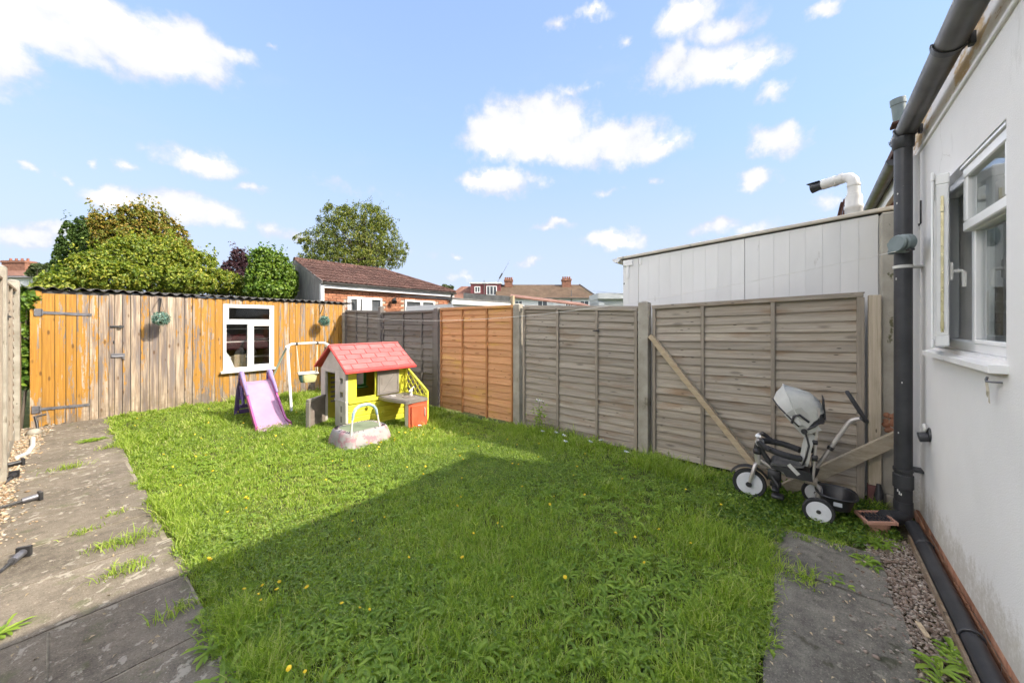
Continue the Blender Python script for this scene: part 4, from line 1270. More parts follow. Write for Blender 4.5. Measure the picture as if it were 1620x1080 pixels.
# shallow tiled roof
mb = MB(); mb.prism([(-.645, 3.165), (-6.9, 4.0), (-6.9, 4.06), (-.645, 3.20)], -3.7, 4.42, 'X')
roof = obj('roof', mb, K['clay'], house)
vm = mesh_of('verge_tile', MB().box(-.13, .0, -.12, .12, 0, .022, .004), 30); vm.materials.append(K['clay'])
for k in range(7):
    o = bpy.data.objects.new('verge_tile', vm); put(o, roof)
    o.matrix_basis = Matrix.Translation((4.52 + random.uniform(-.01, .012), -.66 - k * .2, 3.215 + k * .027)) @ Matrix.Rotation(-.10, 4, 'X')
# downpipe
t = thing('downpipe', 'black round downpipe running down the corner of the white wall to a shoe', 'downpipe', (4.03, -.555, 0))
PX, PY, PR = 4.03, -.553, .051
obj('pipe', MB().tube([(PX, PY, .15), (PX, PY, 1.3), (PX, PY, 2.93)], PR, 24), K['blackpvc'], t, sm=50)
mb = MB()
mb.lathe([(PR + .002, 2.86), (PR + .010, 2.87), (PR + .012, 2.945), (PR - .01, 2.955)], 24, 'Z', (PX, PY, 0))
obj('collar', mb, K['blackpvc'], t, sm=40)
mb = MB()
mb.lathe([(PR + .001, .30), (PR + .007, .305), (PR + .007, .40), (PR + .001, .405)], 24, 'Z', (PX, PY, 0))
obj('collar', mb, K['blackpvc'], t, sm=40)
mb = MB()
mb.tube([(PX, PY, .20), (PX, PY, .10), (PX - .02, PY + .01, .085), (PX - .06, PY + .04, .085), (PX - .15, PY + .115, .10)], [PR + .004, PR + .004, PR + .002, PR, PR], 18)
obj('shoe', mb, K['blackpvc'], t, sm=50)
for z in (.44, 1.97):
    mb = MB(); mb.lathe([(PR + .001, z - .012), (PR + .006, z - .010), (PR + .006, z + .010), (PR + .001, z + .012)], 20, 'Z', (PX, PY, 0))
    mb.box(PX - .006, PX + .10, PY - .11, PY - PR + .004, z - .008, z + .008, .002)
    obj('clip', mb, K['white_plastic'] if z > 1 else K['blackpvc'], t, sm=40)
mb = MB()
for (a, z, s_) in ((2.6, .27, .012), (2.4, .285, .009), (2.8, .262, .008), (2.2, 1.88, .009), (2.9, 1.1, .006), (2.0, 2.2, .005), (2.5, .72, .006), (2.3, 2.45, .007), (2.4, 2.52, .006)):
    mb.lathe([(s_, -.0), (s_ * .8, .004)], 7, 'Z', (0, 0, 0)) if False else mb.box(PX + (PR - .002) * math.cos(a) - s_, PX + (PR - .002) * math.cos(a) + .002, PY + (PR - .002) * math.sin(a) - .002, PY + (PR - .002) * math.sin(a) + .004, z - s_, z + s_, .001)
obj('paint_spot', mb, K['white_plastic'], t)
# gully pot with grid
t = thing('gully', 'tilted terracotta gully pot with a black grid under the downpipe shoe', 'gully', (3.83, -.395, .03))
gm = Matrix.Translation((3.835, -.385, .085)) @ Matrix.Rotation(R(20), 4, 'Z') @ Matrix.Rotation(R(-8), 4, 'X') @ Matrix.Scale(.86, 4)
mb = MB(); mb.M = gm
frame_ = [(-.105, .105, .088, .105), (-.105, .105, -.105, -.088), (-.105, -.088, -.088, .088), (.088, .105, -.088, .088)]
for (a, b_, c, d) in frame_: mb.box(a, b_, c, d, .0, .03, .003)
mb.lathe([(.07, -.12), (.084, -.05), (.098, .0), (.06, -.002)], 18)
obj('pot', mb, K['terra'], t, sm=40)
mb = MB(); mb.M = gm
for k in range(7): mb.box(-.088, .088, -.082 + k * .026, -.07 + k * .026, .010, .02)
for k in range(3): mb.box(-.06 + k * .055, -.05 + k * .055, -.087, .087, .008, .016)
obj('grid', mb, K['blackpvc'], t)
# black channel pipe along the foot of the wall with edging board
t = thing('drain_pipe', 'black plastic pipe lying along the foot of the white house wall', 'pipe', (3, -.605, .04))
mb = MB(); mb.tube([(3.93, -.585, .07), (3.82, -.598, .046), (3.0, -.602, .038), (1.0, -.605, .036)], .040, 16)
obj('pipe', mb, K['blackpvc'], t, sm=50)
for x in (3.66, 2.74, 1.9):
    mb = MB(); mb.tube([(x, -.642, .02), (x, -.642, .062), (x, -.625, .082), (x, -.602, .086), (x, -.575, .078), (x, -.560, .055), (x, -.558, .02)], .006, 8)
    obj('strap', mb, K['blackpvc'], t, sm=60)
tag(obj('edging_board', MB().plank((3.80, -.550, .02), (.6, -.553, .016), .055, .014, b=.002), K['fence_left'], sm=30), 'thin brown edging board between gravel and the black pipe', 'edging board')
# small fittings on the wall
t = thing('tap_outlet', 'round black outlet with white sealant low on the house wall by the downpipe', 'outlet', (3.86, YW, .76))
mb = MB(); mb.lathe([(.048, -.012), (.050, .004), (.046, .012), (.030, .014)], 20, 'Y', (3.86, YW, .76)); mb.cyl((3.86, YW + .01, .745), (3.86, YW + .055, .735), .034, 16)
obj('outlet', mb, K['blackpvc'], t, sm=40)
mb = MB()
for (dx, dz, r_) in ((-.02, .055, .014), (.0, .065, .016), (.02, .05, .013), (.028, .035, .010), (-.01, .04, .012)):
    mb.lathe([(r_ * .5, -r_), (r_, 0), (r_ * .5, r_)], 8, 'Z', (3.86 + dx, YW + .026, .755 + dz))
obj('sealant', mb, K['white_plastic'], t, sm=60)
t = thing('wall_hook', 'rusty hook with frayed string in the wall under the window sill', 'hook', (2.63, YW, 1.285))
obj('hook', MB().tube([(2.61, YW - .01, 1.285), (2.61, YW + .03, 1.286), (2.63, YW + .04, 1.285), (2.655, YW + .035, 1.29), (2.66, YW + .03, 1.302)], .005, 6), K['galv'], t, sm=60)
mb = MB()
for k in range(5):
    x = 2.645 + .006 * k
    mb.tube([(x, YW + .034, 1.286), (x + random.uniform(-.01, .01), YW + .03, 1.24), (x + random.uniform(-.04, .05), YW + .02, 1.20 + random.uniform(-.02, .02))], .0016, 4)
obj('string', mb, K['rope'], t)
t = thing('cable_hook', 'thin black hook on the white wall beside the downpipe, under the gutter', 'hook', (4.1, YW, 2.35))
obj('hook', MB().tube([(4.10, YW + .006, 2.47), (4.10, YW + .006, 2.30), (4.115, YW + .012, 2.285), (4.13, YW + .012, 2.30)], .005, 6), K['iron'], t, sm=60)
# retracting clothes line
t = thing('clothesline_reel', 'teal grey clothesline reel fixed on the black downpipe', 'clothesline reel', (3.885, -.535, 2.13))
RM = Matrix.Translation((3.885, -.535, 2.125)) @ Matrix.Rotation(R(28), 4, 'Z') @ Matrix.Rotation(R(4), 4, 'Y')
mb = MB(); mb.M = RM
def ovalY(mb, y0, y1, rx, rz, b, n=28):
    rows = []
    for (y, k) in ((y0, .0), (y0, 1 - b / rx), (y0 + b, 1), (y1 - b, 1), (y1, 1 - b / rx), (y1, 0.0)):
        rows.append([(rx * k * math.cos(2 * math.pi * i / n), y, rz * k * math.sin(2 * math.pi * i / n)) for i in range(n)])
    mb.grid(rows, close=True)
ovalY(mb, -.030, .026, .085, .066, .010); ovalY(mb, .028, .05, .082, .063, .009)
obj('case', mb, K['reel'], t, sm=40)
mb = MB(); mb.M = RM
mb.prism([(.05, -.02), (.125, -.05), (.125, -.03), (.075, .05), (.125, .035), (.125, .015), (.06, .03)], -.02, .015, 'Y')
obj('wall_arm', mb, K['reel'], t, sm=30)
mb = MB(); mb.M = RM; mb.box(-.078, -.04, -.012, .02, -.068, -.052, .003)
obj('mouth', mb, K['black'], t)
t = thing('clothesline', 'thin pale clothesline sagging from the reel to the far shed corner', 'clothesline', (4.3, 4, 1.7))
A = Vector((3.85, -.49, 2.068)); B_ = Vector((4.34, 8.80, 1.74))
pts = []
for i in range(41):
    q = i / 40
    p = A.lerp(B_, q); p.z -= .62 * 4 * q * (1 - q) * .50 * (1.15 - .3 * q)
    pts.append(p)
obj('cord', MB().tube(pts, .0024, 5), K['line'], t, sm=60)

# ------------------------------------------------------------------ next door
K['trim_cream'] = mat('cream_trim', (.48, .43, .35), (.58, .53, .45), 4, rough=.7, speck=[(1, 6, .58, (.28, .26, .23), (1, 1, 1))])
ext = thing('extension', 'neighbour extension clad in white boards above the brown fence panel', 'extension', (5.6, .7, 0))
XE = 4.62
def ez(y):
    return 2.372 + (1.88 - y) * .0700
yb = -.48
while yb < 1.87:
    y1 = min(yb + .127, 1.88)
    dark = abs(yb - .536) < .05 or abs(yb - 1.68) < .06
    mb = MB()
    g = .004 if dark else .0006
    mb.add([(XE + random.uniform(0, .0003), yb + g, -.03), (XE, y1 - .0006, -.03), (XE, y1 - .0006, ez(y1) - .02), (XE, yb + g, ez(yb) - .02),
            (XE + .03, yb + g, -.03), (XE + .03, y1 - .0006, -.03), (XE + .03, y1 - .0006, ez(y1) - .02), (XE + .03, yb + g, ez(yb) - .02)],
           [(0, 1, 2, 3), (7, 6, 5, 4), (0, 4, 5, 1), (1, 5, 6, 2), (2, 6, 7, 3), (3, 7, 4, 0)])
    obj('cladding_board', mb, K['panel_white'], ext)
    yb = y1
mb = MB(); mb.prism([(-.95, 0), (1.87, 0), (1.87, ez(1.87) - .03), (-.95, ez(-.95) - .03)], XE + .031, 7.6, 'X')
obj('body', mb, K['panel_white'], ext)
mb = MB(); mb.plank((XE - .005, -.62, ez(-.62) + .012), (XE - .005, 1.95, ez(1.95) + .012), .032, .055, b=.004)
obj('verge_trim', mb, K['trim_cream'], ext, sm=30)
mb = MB(); mb.prism([(-.95, ez(-.95) + .0), (1.96, ez(1.96) + .0), (1.96, ez(1.96) + .03), (-.95, ez(-.95) + .03)], XE + .026, 7.6, 'X')
obj('roof_deck', mb, K['lead'], ext)
mb = half_round(XE - .03, 7.6, 1.96, ez(1.96) + .015, .055); mb.prism([(1.96 + .055 * math.cos(math.pi + math.pi * k / 12), ez(1.96) + .015 + .055 * math.sin(math.pi + math.pi * k / 12)) for k in range(13)], XE - .034, XE - .028, 'X')
obj('gutter', mb, K['fascia'], ext, sm=40)
mb = MB(); mb.box(XE - .02, XE + .02, 1.75, 1.875, ez(1.8) - .10, ez(1.8) - .03, .004); mb.box(XE - .014, XE - .002, 1.80, 1.835, ez(1.8) - .26, ez(1.8) - .04, .002)
obj('eaves_bracket', MB().box(XE - .012, XE - .002, 1.64, 1.67, ez(1.8) - .10, ez(1.8) - .02, .002), K['upvc_old'], ext, sm=30)
obj('eaves_bracket', mb, K['upvc_old'], ext, sm=30)
t = thing('flue', 'white flue pipe with elbow and black end on the extension roof', 'flue', (4.78, -.33, 2.55))
mb = MB()
mb.lathe([(.066, 2.48), (.066, 2.63), (.070, 2.635), (.070, 2.66), (.064, 2.67), (.064, 2.74), (.060, 2.76)], 20, 'Z', (4.78, -.33, 0))
mb.tube([(4.78, -.33, 2.74), (4.78, -.33, 2.86), (4.78, -.325, 2.905), (4.80, -.30, 2.945), (4.83, -.26, 2.96), (4.89, -.19, 2.95)], .046, 16)
for z in (2.77, 2.86): mb.lathe([(.046, z - .012), (.051, z - .01), (.051, z + .01), (.046, z + .012)], 18, 'Z', (4.78, -.33, 0))
obj('pipe', mb, K['white_plastic'], t, sm=40)
mb = MB(); d_ = Vector((.06, .145, -.012)).normalized(); s0 = Vector((4.83, -.26, 2.96))
mb.tube([s0, s0 + d_ * .03, s0 + d_ * .032, s0 + d_ * .06, s0 + d_ * .062, s0 + d_ * .17], [.051, .051, .046, .046, .050, .050], 16)
obj('terminal_sleeve', mb, K['white_plastic'], t, sm=40)
mb = MB(); mb.tube([s0 + d_ * .165, s0 + d_ * .20, s0 + d_ * .26], [.046, .044, .052], 14); mb.plank(s0 + d_ * .18 + Vector((0, 0, .04)), s0 + d_ * .29 + Vector((0, 0, .045)), .09, .006, up=(-.9, .4, 0))
obj('end_cap', mb, K['black'], t, sm=40)
t = thing('tile_stack', 'dark stack of spare roof tiles on the extension roof beside the white flue', 'roof tiles', (5.6, -.29, 2.55))
for k in range(5):
    mb = MB(); mb.plank((5.52, -.335 + k * .021, 2.72 + .02 * (k % 2)), (5.72, -.335 + k * .021, 2.73), .42 - .03 * abs(k - 2), .019, up=(0, -.18, 1), b=.003)
    obj('tile', mb, K['clay'], t, sm=30)
nb = thing('neighbour_house', 'brick rear of the next house with grey gutter, behind the downpipe', 'house', (8, -2, 0))
obj('wall', MB().box(6.3, 13, -6, -1.0, 0, 3.55), K['brick_orange'], nb)
bm_ = mesh_of('brick', MB().box(-.1075, .1075, -.01, .006, -.0325, .0325, .003), 30); bm_.materials.append(K['brick_orange'])
for c_ in range(14):
    for k in range(9):
        o = bpy.data.objects.new('brick', bm_); put(o, nb)
        o.matrix_basis = Matrix.Translation((6.42 + k * .226 + (c_ % 2) * .113, -.999, 2.56 + c_ * .075))
obj('fascia', MB().box(6.55, 13, -.99, -.93, 3.38, 3.60, .004), K['upvc_old'], nb)
g_ = obj('gutter', half_round(6.62, 13, -.84, 3.60, .075), K['gutter'], nb, sm=50)
mb = half_round(6.60, 6.68, -.84, 3.60, .085); mb.prism([(-.84 + .08 * math.cos(math.pi + math.pi * k / 12), 3.60 + .08 * math.sin(math.pi + math.pi * k / 12)) for k in range(13)], 6.60, 6.61, 'X')
obj('stop_end', mb, K['blackpvc'], g_, sm=40)
mb = MB(); mb.prism([(-.80, 3.63), (-6.2, 6.2), (-6.2, 6.28), (-.80, 3.71)], 6.4, 13, 'X')
obj('roof', mb, K['clay'], nb)
t = thing('vent_pipe', 'short grey vent pipe showing beyond the gutter of the house', 'vent pipe', (5.0, -.66, 3.2))
obj('pipe', MB().tube([(5.02, -.675, 3.40), (5.0, -.655, 3.60), (5.0, -.655, 3.605), (4.995, -.65, 3.66)], [.05, .05, .056, .056], 16), K['reel'], t, sm=40)
obj('post', MB().cyl((5.02, -.675, 2.5), (5.02, -.675, 3.41), .045, 12), K['gutter'], t, sm=40)

# ------------------------------------------------------------------ brick outbuilding beyond the fence corner
ob = thing('outbuilding', 'low brick outbuilding with brown tiled hipped roof beyond the shed', 'outbuilding', (7, 12, 0))
YO = 10.5
OX0, OX1 = 4.56, 9.30
mb = MB(); mb.box(OX0, OX1, YO + .02, YO + 3.2, -.05, 2.50)
obj('wall', mb, K['mortar'], ob)
obm = [mesh_of('brick', MB().box(-.1075, .1075, -.006, .02, -.0325, .0325, .003), 30) for q in range(1)][0]
obm.materials.append(K['brick_orange'])
openings = [(5.33, 6.45, 2.31), (7.30, 8.55, 2.31)]
for c_ in range(11):
    z = 1.74 + c_ * .075
    x = OX0 + .1075 - (.113 if c_ % 2 else 0)
    while x < OX1:
        if x - .1075 >= OX0 - .01 and not any(a - .08 < x < b_ + .08 and z < h_ + .02 for a, b_, h_ in openings):
            o = bpy.data.objects.new('brick', obm); put(o, ob)
            o.matrix_basis = Matrix.Translation((x, YO + random.uniform(-.002, .002), z))
        x += .226
for (a, b_, h_) in openings:
    w_ = obj('window', MB().box(a + .02, b_ - .02, YO + .0195, YO + .024, 1.2, h_ - .03), K['far_window'], ob)
    mb = MB(); frame(mb, a, b_, 1.16, h_, .06, YO - .03, YO + .018)
    if a < 6:
        mb.box(5.62, 5.68, YO - .028, YO + .016, 1.22, h_ - .06); mb.box(5.78, 6.10, YO - .024, YO + .014, 1.22, h_ - .06, .003)
    else:
        mb.box(7.92, 8.02, YO - .028, YO + .016, 1.22, h_ - .06)
    obj('frame', mb, K['upvc'], w_, sm=30)
mb = MB(); mb.M = Matrix.Translation((5.38, YO - .03, 0)) @ Matrix.Rotation(R(-28), 4, 'Z'); frame(mb, 0, .30, 1.2, 2.28, .05, -.03, .0)
obj('open_sash', mb, K['upvc'], ob, sm=30)
obj('fascia', MB().box(OX0 - .02, OX1 + .05, YO - .17, YO - .145, 2.50, 2.62, .004), K['fascia'], ob, sm=30)
obj('eaves_soffit', MB().box(OX0 - .02, OX1 + .05, YO - .144, YO + .018, 2.505, 2.52), K['fascia'], ob)
g_ = obj('gutter', half_round(OX0 - .03, OX1 + .08, YO - .225, 2.655, .052), K['gutter'], ob, sm=50)
obj('downpipe', MB().tube([(9.22, YO - .22, 2.60), (9.20, YO - .16, 2.50), (9.24, YO - .06, 2.36), (9.24, YO - .06, 0)], .035, 10), K['gutter'], ob, sm=50)
t = thing('wall_lamp', 'small dark lamp on the brick outbuilding wall between its windows', 'lamp', (6.85, YO - .05, 2.3))
obj('lamp_shade', MB().tube([(6.82, YO - .09, 2.30), (6.79, YO - .15, 2.26), (6.77, YO - .2, 2.2)], [.04, .07, .085], 10), K['iron'], t, sm=40)
obj('arm', MB().tube([(6.95, YO - .01, 2.32), (6.90, YO - .06, 2.34), (6.82, YO - .09, 2.31)], .02, 8), K['iron'], t, sm=40)
# roof: hipped to the right, plain gable at the left; double roll tiles laid course by course
RY, RZ, EY, EZ = 12.15, 3.46, YO - .20, 2.66
slope = Vector((0, RY - EY, RZ - EZ)); SLL = slope.length; sd_ = slope.normalized()
nrm = Vector((0, -sd_.z, sd_.y))
roof = obj('roof', MB().add([(OX0, EY, EZ - .01), (OX1 + .1, EY, EZ - .01), (7.66, RY, RZ - .01), (OX0 - .02, RY, RZ - .01), (OX0, 13.95, EZ - .01), (OX1 + .1, 13.95, EZ - .01)],
                           [(0, 1, 2, 3), (3, 2, 5, 4), (1, 5, 2)]), K['clay'], ob, recalc=False)
def roll_tile(w_, L):
    rows = []
    n = 12
    for (q, h_) in ((0, .024), (L, .0)):
        rows.append([(w_ * i / n, q, h_ + .030 * (1 - math.cos(2 * math.pi * i / n * 2)) * .5 + (.004 if i == n else 0)) for i in range(n + 1)])
    return mesh_of('roof_tile', MB().slab(rows, (0, 0, -.012)), 50)
tm = roll_tile(.302, .36); tm.materials.append(K['clay'])
ex = Vector((1, 0, 0))
nc = 7
gauge = SLL / nc
for c_ in range(nc):
    s_ = c_ * gauge - .03
    xr = (OX1 + .1) + (7.66 - OX1 - .1) * (c_ + .9) / nc
    x = OX0 - .05
    while x + .28 < xr + .12:
        o = bpy.data.objects.new('roof_tile', tm); put(o, roof)
        p = Vector((x, EY, EZ)) + sd_ * s_ + nrm * (.008 + random.uniform(-.003, .003))
        o.matrix_basis = Matrix.Translation(p) @ Matrix((ex, sd_, nrm)).transposed().to_4x4() @ Matrix.Rotation(random.uniform(-.012, .012), 4, 'Z')
        x += .30
def ridge(p, q, r_, par):
    p, q = Vector(p), Vector(q)
    n = max(1, int((q - p).length / .36))
    for k in range(n):
        a, b_ = p.lerp(q, k / n), p.lerp(q, (k + .97) / n)
        obj('ridge_tile', MB().tube([a, b_], [r_ * 1.04, r_ * .97], 10), K['clay'], par, sm=50)
ridge((OX0 - .04, RY, RZ - .02), (7.66, RY, RZ - .02), .095, roof)
ridge((7.66, RY, RZ - .02), (OX1 + .1, EY, EZ + .02), .07, roof)
# grey boarded gable
mb = MB()
ys = YO - .12
k = 0
while ys < 13.9:
    y1 = min(ys + .15, 13.95)
    def gz(y): return EZ - .04 + (RZ - EZ) * (1 - abs(y - RY) / (RY - EY)) if abs(y - RY) < RY - EY else EZ - .04
    bb = MB(); xo = OX0 - .03 + random.uniform(-.003, .003)
    bb.add([(xo, ys + .003, .4), (xo, y1 - .003, .4), (xo, y1 - .003, gz(y1)), (xo, ys + .003, gz(ys)), (xo + .02, ys + .003, .4), (xo + .02, y1 - .003, .4), (xo + .02, y1 - .003, gz(y1)), (xo + .02, ys + .003, gz(ys))],
           [(0, 1, 2, 3), (7, 6, 5, 4), (0, 4, 5, 1), (1, 5, 6, 2), (2, 6, 7, 3), (3, 7, 4, 0)])
    obj('gable_board', bb, K['grey_board'], ob)
    ys = y1
obj('barge_board', MB().plank((OX0 - .04, EY - .02, EZ - .03), (OX0 - .04, RY, RZ - .05), .11, .02), K['grey_board'], ob)
obj('corner_board', MB().box(OX0 - .05, OX0 + .04, YO - .18, YO - .09, 1.2, 2.60, .004), K['fascia'], ob, sm=30)

# flat roofed garage and lean-to seen just over the fence
t = thing('garage', 'low garage with grey felt flat roof and white fascia right of the brick outbuilding', 'garage', (8, 8.5, 0))
obj('wall', MB().box(6.85, 9.15, 7.62, 9.8, 0, 2.06), K['far_render'], t)
obj('fascia', MB().box(6.75, 9.3, 7.53, 7.56, 2.05, 2.17, .003), K['fascia'], t, sm=30)
obj('felt_roof', MB().prism([(7.52, 2.175), (9.9, 2.36), (9.9, 2.39), (7.52, 2.225)], 6.73, 9.32, 'X'), K['lead'], t)
obj('corner_post', MB().box(9.26, 9.36, 7.45, 7.55, 0, 2.42, .004), K['card'], t, sm=30)

FV = Vector((.7777, .6286, 0)); RV = Vector((.6286, -.7777, 0))
RZV = math.atan2(RV.y, RV.x)
def far(name, label, cat, d, group=None):
    """a far building whose front faces this garden: local x to the right, y away"""
    p = FV * d
    return thing(name, label, cat, (p.x, p.y, 0), RZV, group)

t = far('lean_to', 'lean-to shelter with dark felt edge and sloping red tiled roof beyond the garage', 'shelter', 22)
obj('wall', MB().box(-2.6, 4.2, .4, 3.0, 0, 2.3), K['far_render'], t, local=True)
mb = MB(); mb.add([(-.1, 0, 3.12), (4.8, 0, 2.52), (4.8, 3.2, 2.9), (-.1, 3.2, 3.5), (-.1, 0, 3.05), (4.8, 0, 2.45), (4.8, 3.2, 2.83), (-.1, 3.2, 3.43)], [(0, 1, 2, 3), (7, 6, 5, 4), (0, 4, 5, 1), (1, 5, 6, 2), (2, 6, 7, 3), (3, 7, 4, 0)])
obj('tiled_roof', mb, K['far_red_roof'], t, local=True)
obj('felt_edge', MB().add([(-2.9, -.05, 3.32), (-.15, -.05, 3.12), (-.15, -.05, 2.72), (-2.9, -.05, 2.82), (-2.9, 3, 3.5), (-.15, 3, 3.3), (-.15, 3, 2.72), (-2.9, 3, 2.82)], [(0, 3, 2, 1), (4, 5, 6, 7), (0, 1, 5, 4), (3, 7, 6, 2), (0, 4, 7, 3), (1, 2, 6, 5)]), K['lead'], t, local=True)

def hip_roof(mb, x0, x1, y0, y1, ze, zr, hl, hr):
    ym = (y0 + y1) / 2
    mb.add([(x0, y0, ze), (x1, y0, ze), (x1, y1, ze), (x0, y1, ze), (x0 + hl, ym, zr), (x1 - hr, ym, zr)],
           [(0, 1, 5, 4), (2, 3, 4, 5), (1, 2, 5), (3, 0, 4), (3, 2, 1, 0)])
def chimney(par, x0, x1, y0, y1, z0, z1, n):
    c_ = obj('chimney', MB().box(x0, x1, y0, y1, z0, z1), K['far_brick'], par, local=True)
    obj('corbel', MB().box(x0 - .09, x1 + .09, y0 - .09, y1 + .09, z1 - .35, z1 - .05), K['far_brick'], c_, local=True)
    for k in range(n):
        x = x0 + (x1 - x0) * (k + .5) / n
        obj('chimney_pot', MB().lathe([(.17, z1 - .02), (.14, z1 + .35), (.16, z1 + .40)], 10, 'Z', (x, (y0 + y1) / 2, 0)), K['far_pot'], c_, sm=40, local=True)
K['far_brick'] = mat('far_brick', (.19, .085, .055), (.28, .14, .092), 3, rough=.95)
K['far_pot'] = mat('far_pot', (.24, .09, .055), (.32, .135, .085), 3, rough=.9)
t = far('terraced_house', 'terrace of white rendered houses with long brown hipped roof and two brick chimneys', 'terraced house', 60)
obj('wall', MB().box(-2.4, 13.6, .5, 8, 0, 5.55), K['far_render'], t, local=True)
mb = MB(); hip_roof(mb, -2.8, 14.1, 0, 8.6, 5.6, 8.15, .3, 2.3)
rf = obj('roof', mb, K['far_roof'], t, local=True, recalc=False)
obj('hip_tiles', MB().tube([(14.1, 0, 5.62), (11.8, 4.3, 8.18)], .13, 6), K['far_slate'], rf, local=True)
obj('gutter', MB().box(-2.8, 14.1, -.08, .02, 5.45, 5.58), K['far_slate'], t, local=True)
chimney(t, -1.3, .1, 3.4, 4.6, 7.2, 9.0, 4)
chimney(t, 8.7, 10.2, 3.4, 4.6, 7.2, 9.1, 4)
for (x0, x1) in ((.5, 1.7), (4.2, 5.8), (8.8, 9.6), (11.2, 12.6)):
    w_ = obj('window', MB().box(x0, x1, .44, .496, 3.6, 5.1), K['far_window'], t, local=True)
    mb = MB(); frame(mb, x0 - .05, x1 + .05, 3.55, 5.15, .12, .40, .45, 0); mb.box((x0 + x1) / 2 - .05, (x0 + x1) / 2 + .05, .402, .448, 3.67, 5.03)
    obj('frame', mb, K['upvc'], w_, local=True)
obj('downpipe', MB().cyl((9.75, .42, 0), (9.75, .42, 6.9), .07, 8), K['far_slate'], t, local=True)
t = far('dormer_house', 'house with maroon flat topped loft dormer and red roof left of the brick chimney', 'house', 61)
obj('wall', MB().box(-11, -3.2, .5, 8, 0, 5.5), K['far_render'], t, local=True)
mb = MB(); hip_roof(mb, -11.2, -2.9, 0, 8.6, 5.55, 7.95, 2.2, .2)
obj('roof', mb, K['far_red_roof'], t, local=True, recalc=False)
dm = obj('dormer', MB().box(-7.0, -1.9, 1.2, 4.5, 5.9, 8.1), K['maroon'], t, local=True)
obj('dormer_roof', MB().box(-7.15, -1.75, 1.0, 4.6, 8.1, 8.32), K['far_render'], dm, local=True)
for (x0, x1, z0, z1) in ((-6.3, -5.4, 6.6, 7.6), (-4.3, -2.6, 6.2, 7.7)):
    w_ = obj('window', MB().box(x0, x1, 1.15, 1.196, z0, z1), K['far_window'], dm, local=True)
    mb = MB(); frame(mb, x0 - .04, x1 + .04, z0 - .04, z1 + .04, .13, 1.1, 1.16, 0)
    for q in ((.5,) if x1 - x0 < 1 else (.33, .66)): mb.box(x0 + (x1 - x0) * q - .06, x0 + (x1 - x0) * q + .06, 1.102, 1.158, z0 + .1, z1 - .1)
    for v in mb.v: pass
    f_ = obj('window_frame', mb, K['upvc'], dm, local=True)
obj('soil_pipe', MB().cyl((-4.7, 1.1, 5.8), (-4.7, 1.1, 8.6), .07, 8), K['far_slate'], dm, local=True)
t = far('radio_mast', 'thin leaning radio aerial with a dark coil above the maroon dormer', 'aerial', 60.5)
obj('rod', MB().tube([(-2.9, 2, 7.6), (-1.9, 2, 9.4), (-.4, 2, 12.0)], [.045, .04, .02], 6), K['galv'], t, local=True)
obj('coil', MB().tube([(-2.15, 2, 9.0), (-1.65, 2, 9.9)], .12, 8), K['iron'], t, local=True, sm=40)
t = far('grey_building', 'pale grey flat roofed building with a white opening beside the white extension', 'building', 45)
obj('wall', MB().box(10.6, 11.3, 0, 5, 0, 4.0), K['far_grey'], t, local=True)
obj('wall', MB().box(11.3, 18, .6, 5, 0, 3.8), K['far_render'], t, local=True)
obj('roof_band', MB().box(10.5, 18, -.1, 5, 4.45, 5.15), K['far_grey'], t, local=True)
obj('wall', MB().box(10.6, 18, .5, 5, 3.801, 4.45), K['far_grey'], t, local=True)
t = far('corner_house', 'white house with grey hipped roof and broad brick chimney at far left', 'house', 52)
obj('wall', MB().box(-90, -68.2, .5, 8, 0, 7.9), K['far_render'], t, local=True)
mb = MB(); hip_roof(mb, -91, -67.4, 0, 8.6, 7.9, 9.4, 2, 6)
obj('roof', mb, K['far_slate'], t, local=True, recalc=False)
mb = MB(); mb.add([(-81, 1.0, 8.3), (-70.6, 1.0, 8.3), (-73, 4.2, 9.75), (-78, 4.2, 9.75), (-81, 7.4, 8.3), (-70.6, 7.4, 8.3)], [(0, 1, 2, 3), (3, 2, 5, 4), (1, 5, 2), (4, 0, 3)])
obj('roof_slope', mb, K['far_red_roof'], t, local=True, recalc=False)
chimney(t, -76.9, -73.4, 3.4, 4.8, 8.4, 10.9, 4)
tag(obj('telephone_wire', MB().tube([Vector((XE, 1.86, 2.05)), Vector((20, 6.5, 2.9)), FV * 59 + RV * 13 + Vector((0, 0, 6.6))], .016, 5), K['iron']), 'dark overhead wire running from the white extension to the far roofs', 'wire')

# ------------------------------------------------------------------ trees and climbers (lobes: centre and radii in metres)
LOBES = {}
LOBES['hedge'] = [(0.04, 11.6, 2.242, 0.4, 0.4, 0.33), (0.511, 11.9, 2.606, 0.49, 0.49, 0.51), (1.055, 12.2, 2.936, 0.56, 0.56, 0.64), (1.626, 12.5, 3.039, 0.62, 0.62, 0.66), (2.227, 12.5, 2.901, 0.62, 0.62, 0.56), (2.801, 12.4, 2.612, 0.6, 0.6, 0.38), (3.501, 12.3, 2.448, 0.66, 0.66, 0.25), (4.058, 12.3, 2.411, 0.39, 0.39, 0.17), (-0.151, 11.3, 2.078, 0.3, 0.3, 0.19), (0.767, 11.6, 2.499, 0.64, 0.64, 0.38), (1.827, 11.9, 2.544, 0.79, 0.79, 0.37)]
LOBES['conifer'] = [(0.057, 16.5, 3.161, 0.18, 0.18, 0.81), (0.205, 16.5, 3.631, 0.21, 0.21, 0.87), (0.44, 16.5, 3.851, 0.22, 0.22, 0.85), (0.708, 16.5, 4.027, 0.25, 0.25, 0.79), (0.585, 16.5, 3.596, 0.37, 0.37, 0.84), (-0.022, 16.5, 2.795, 0.16, 0.16, 0.53)]
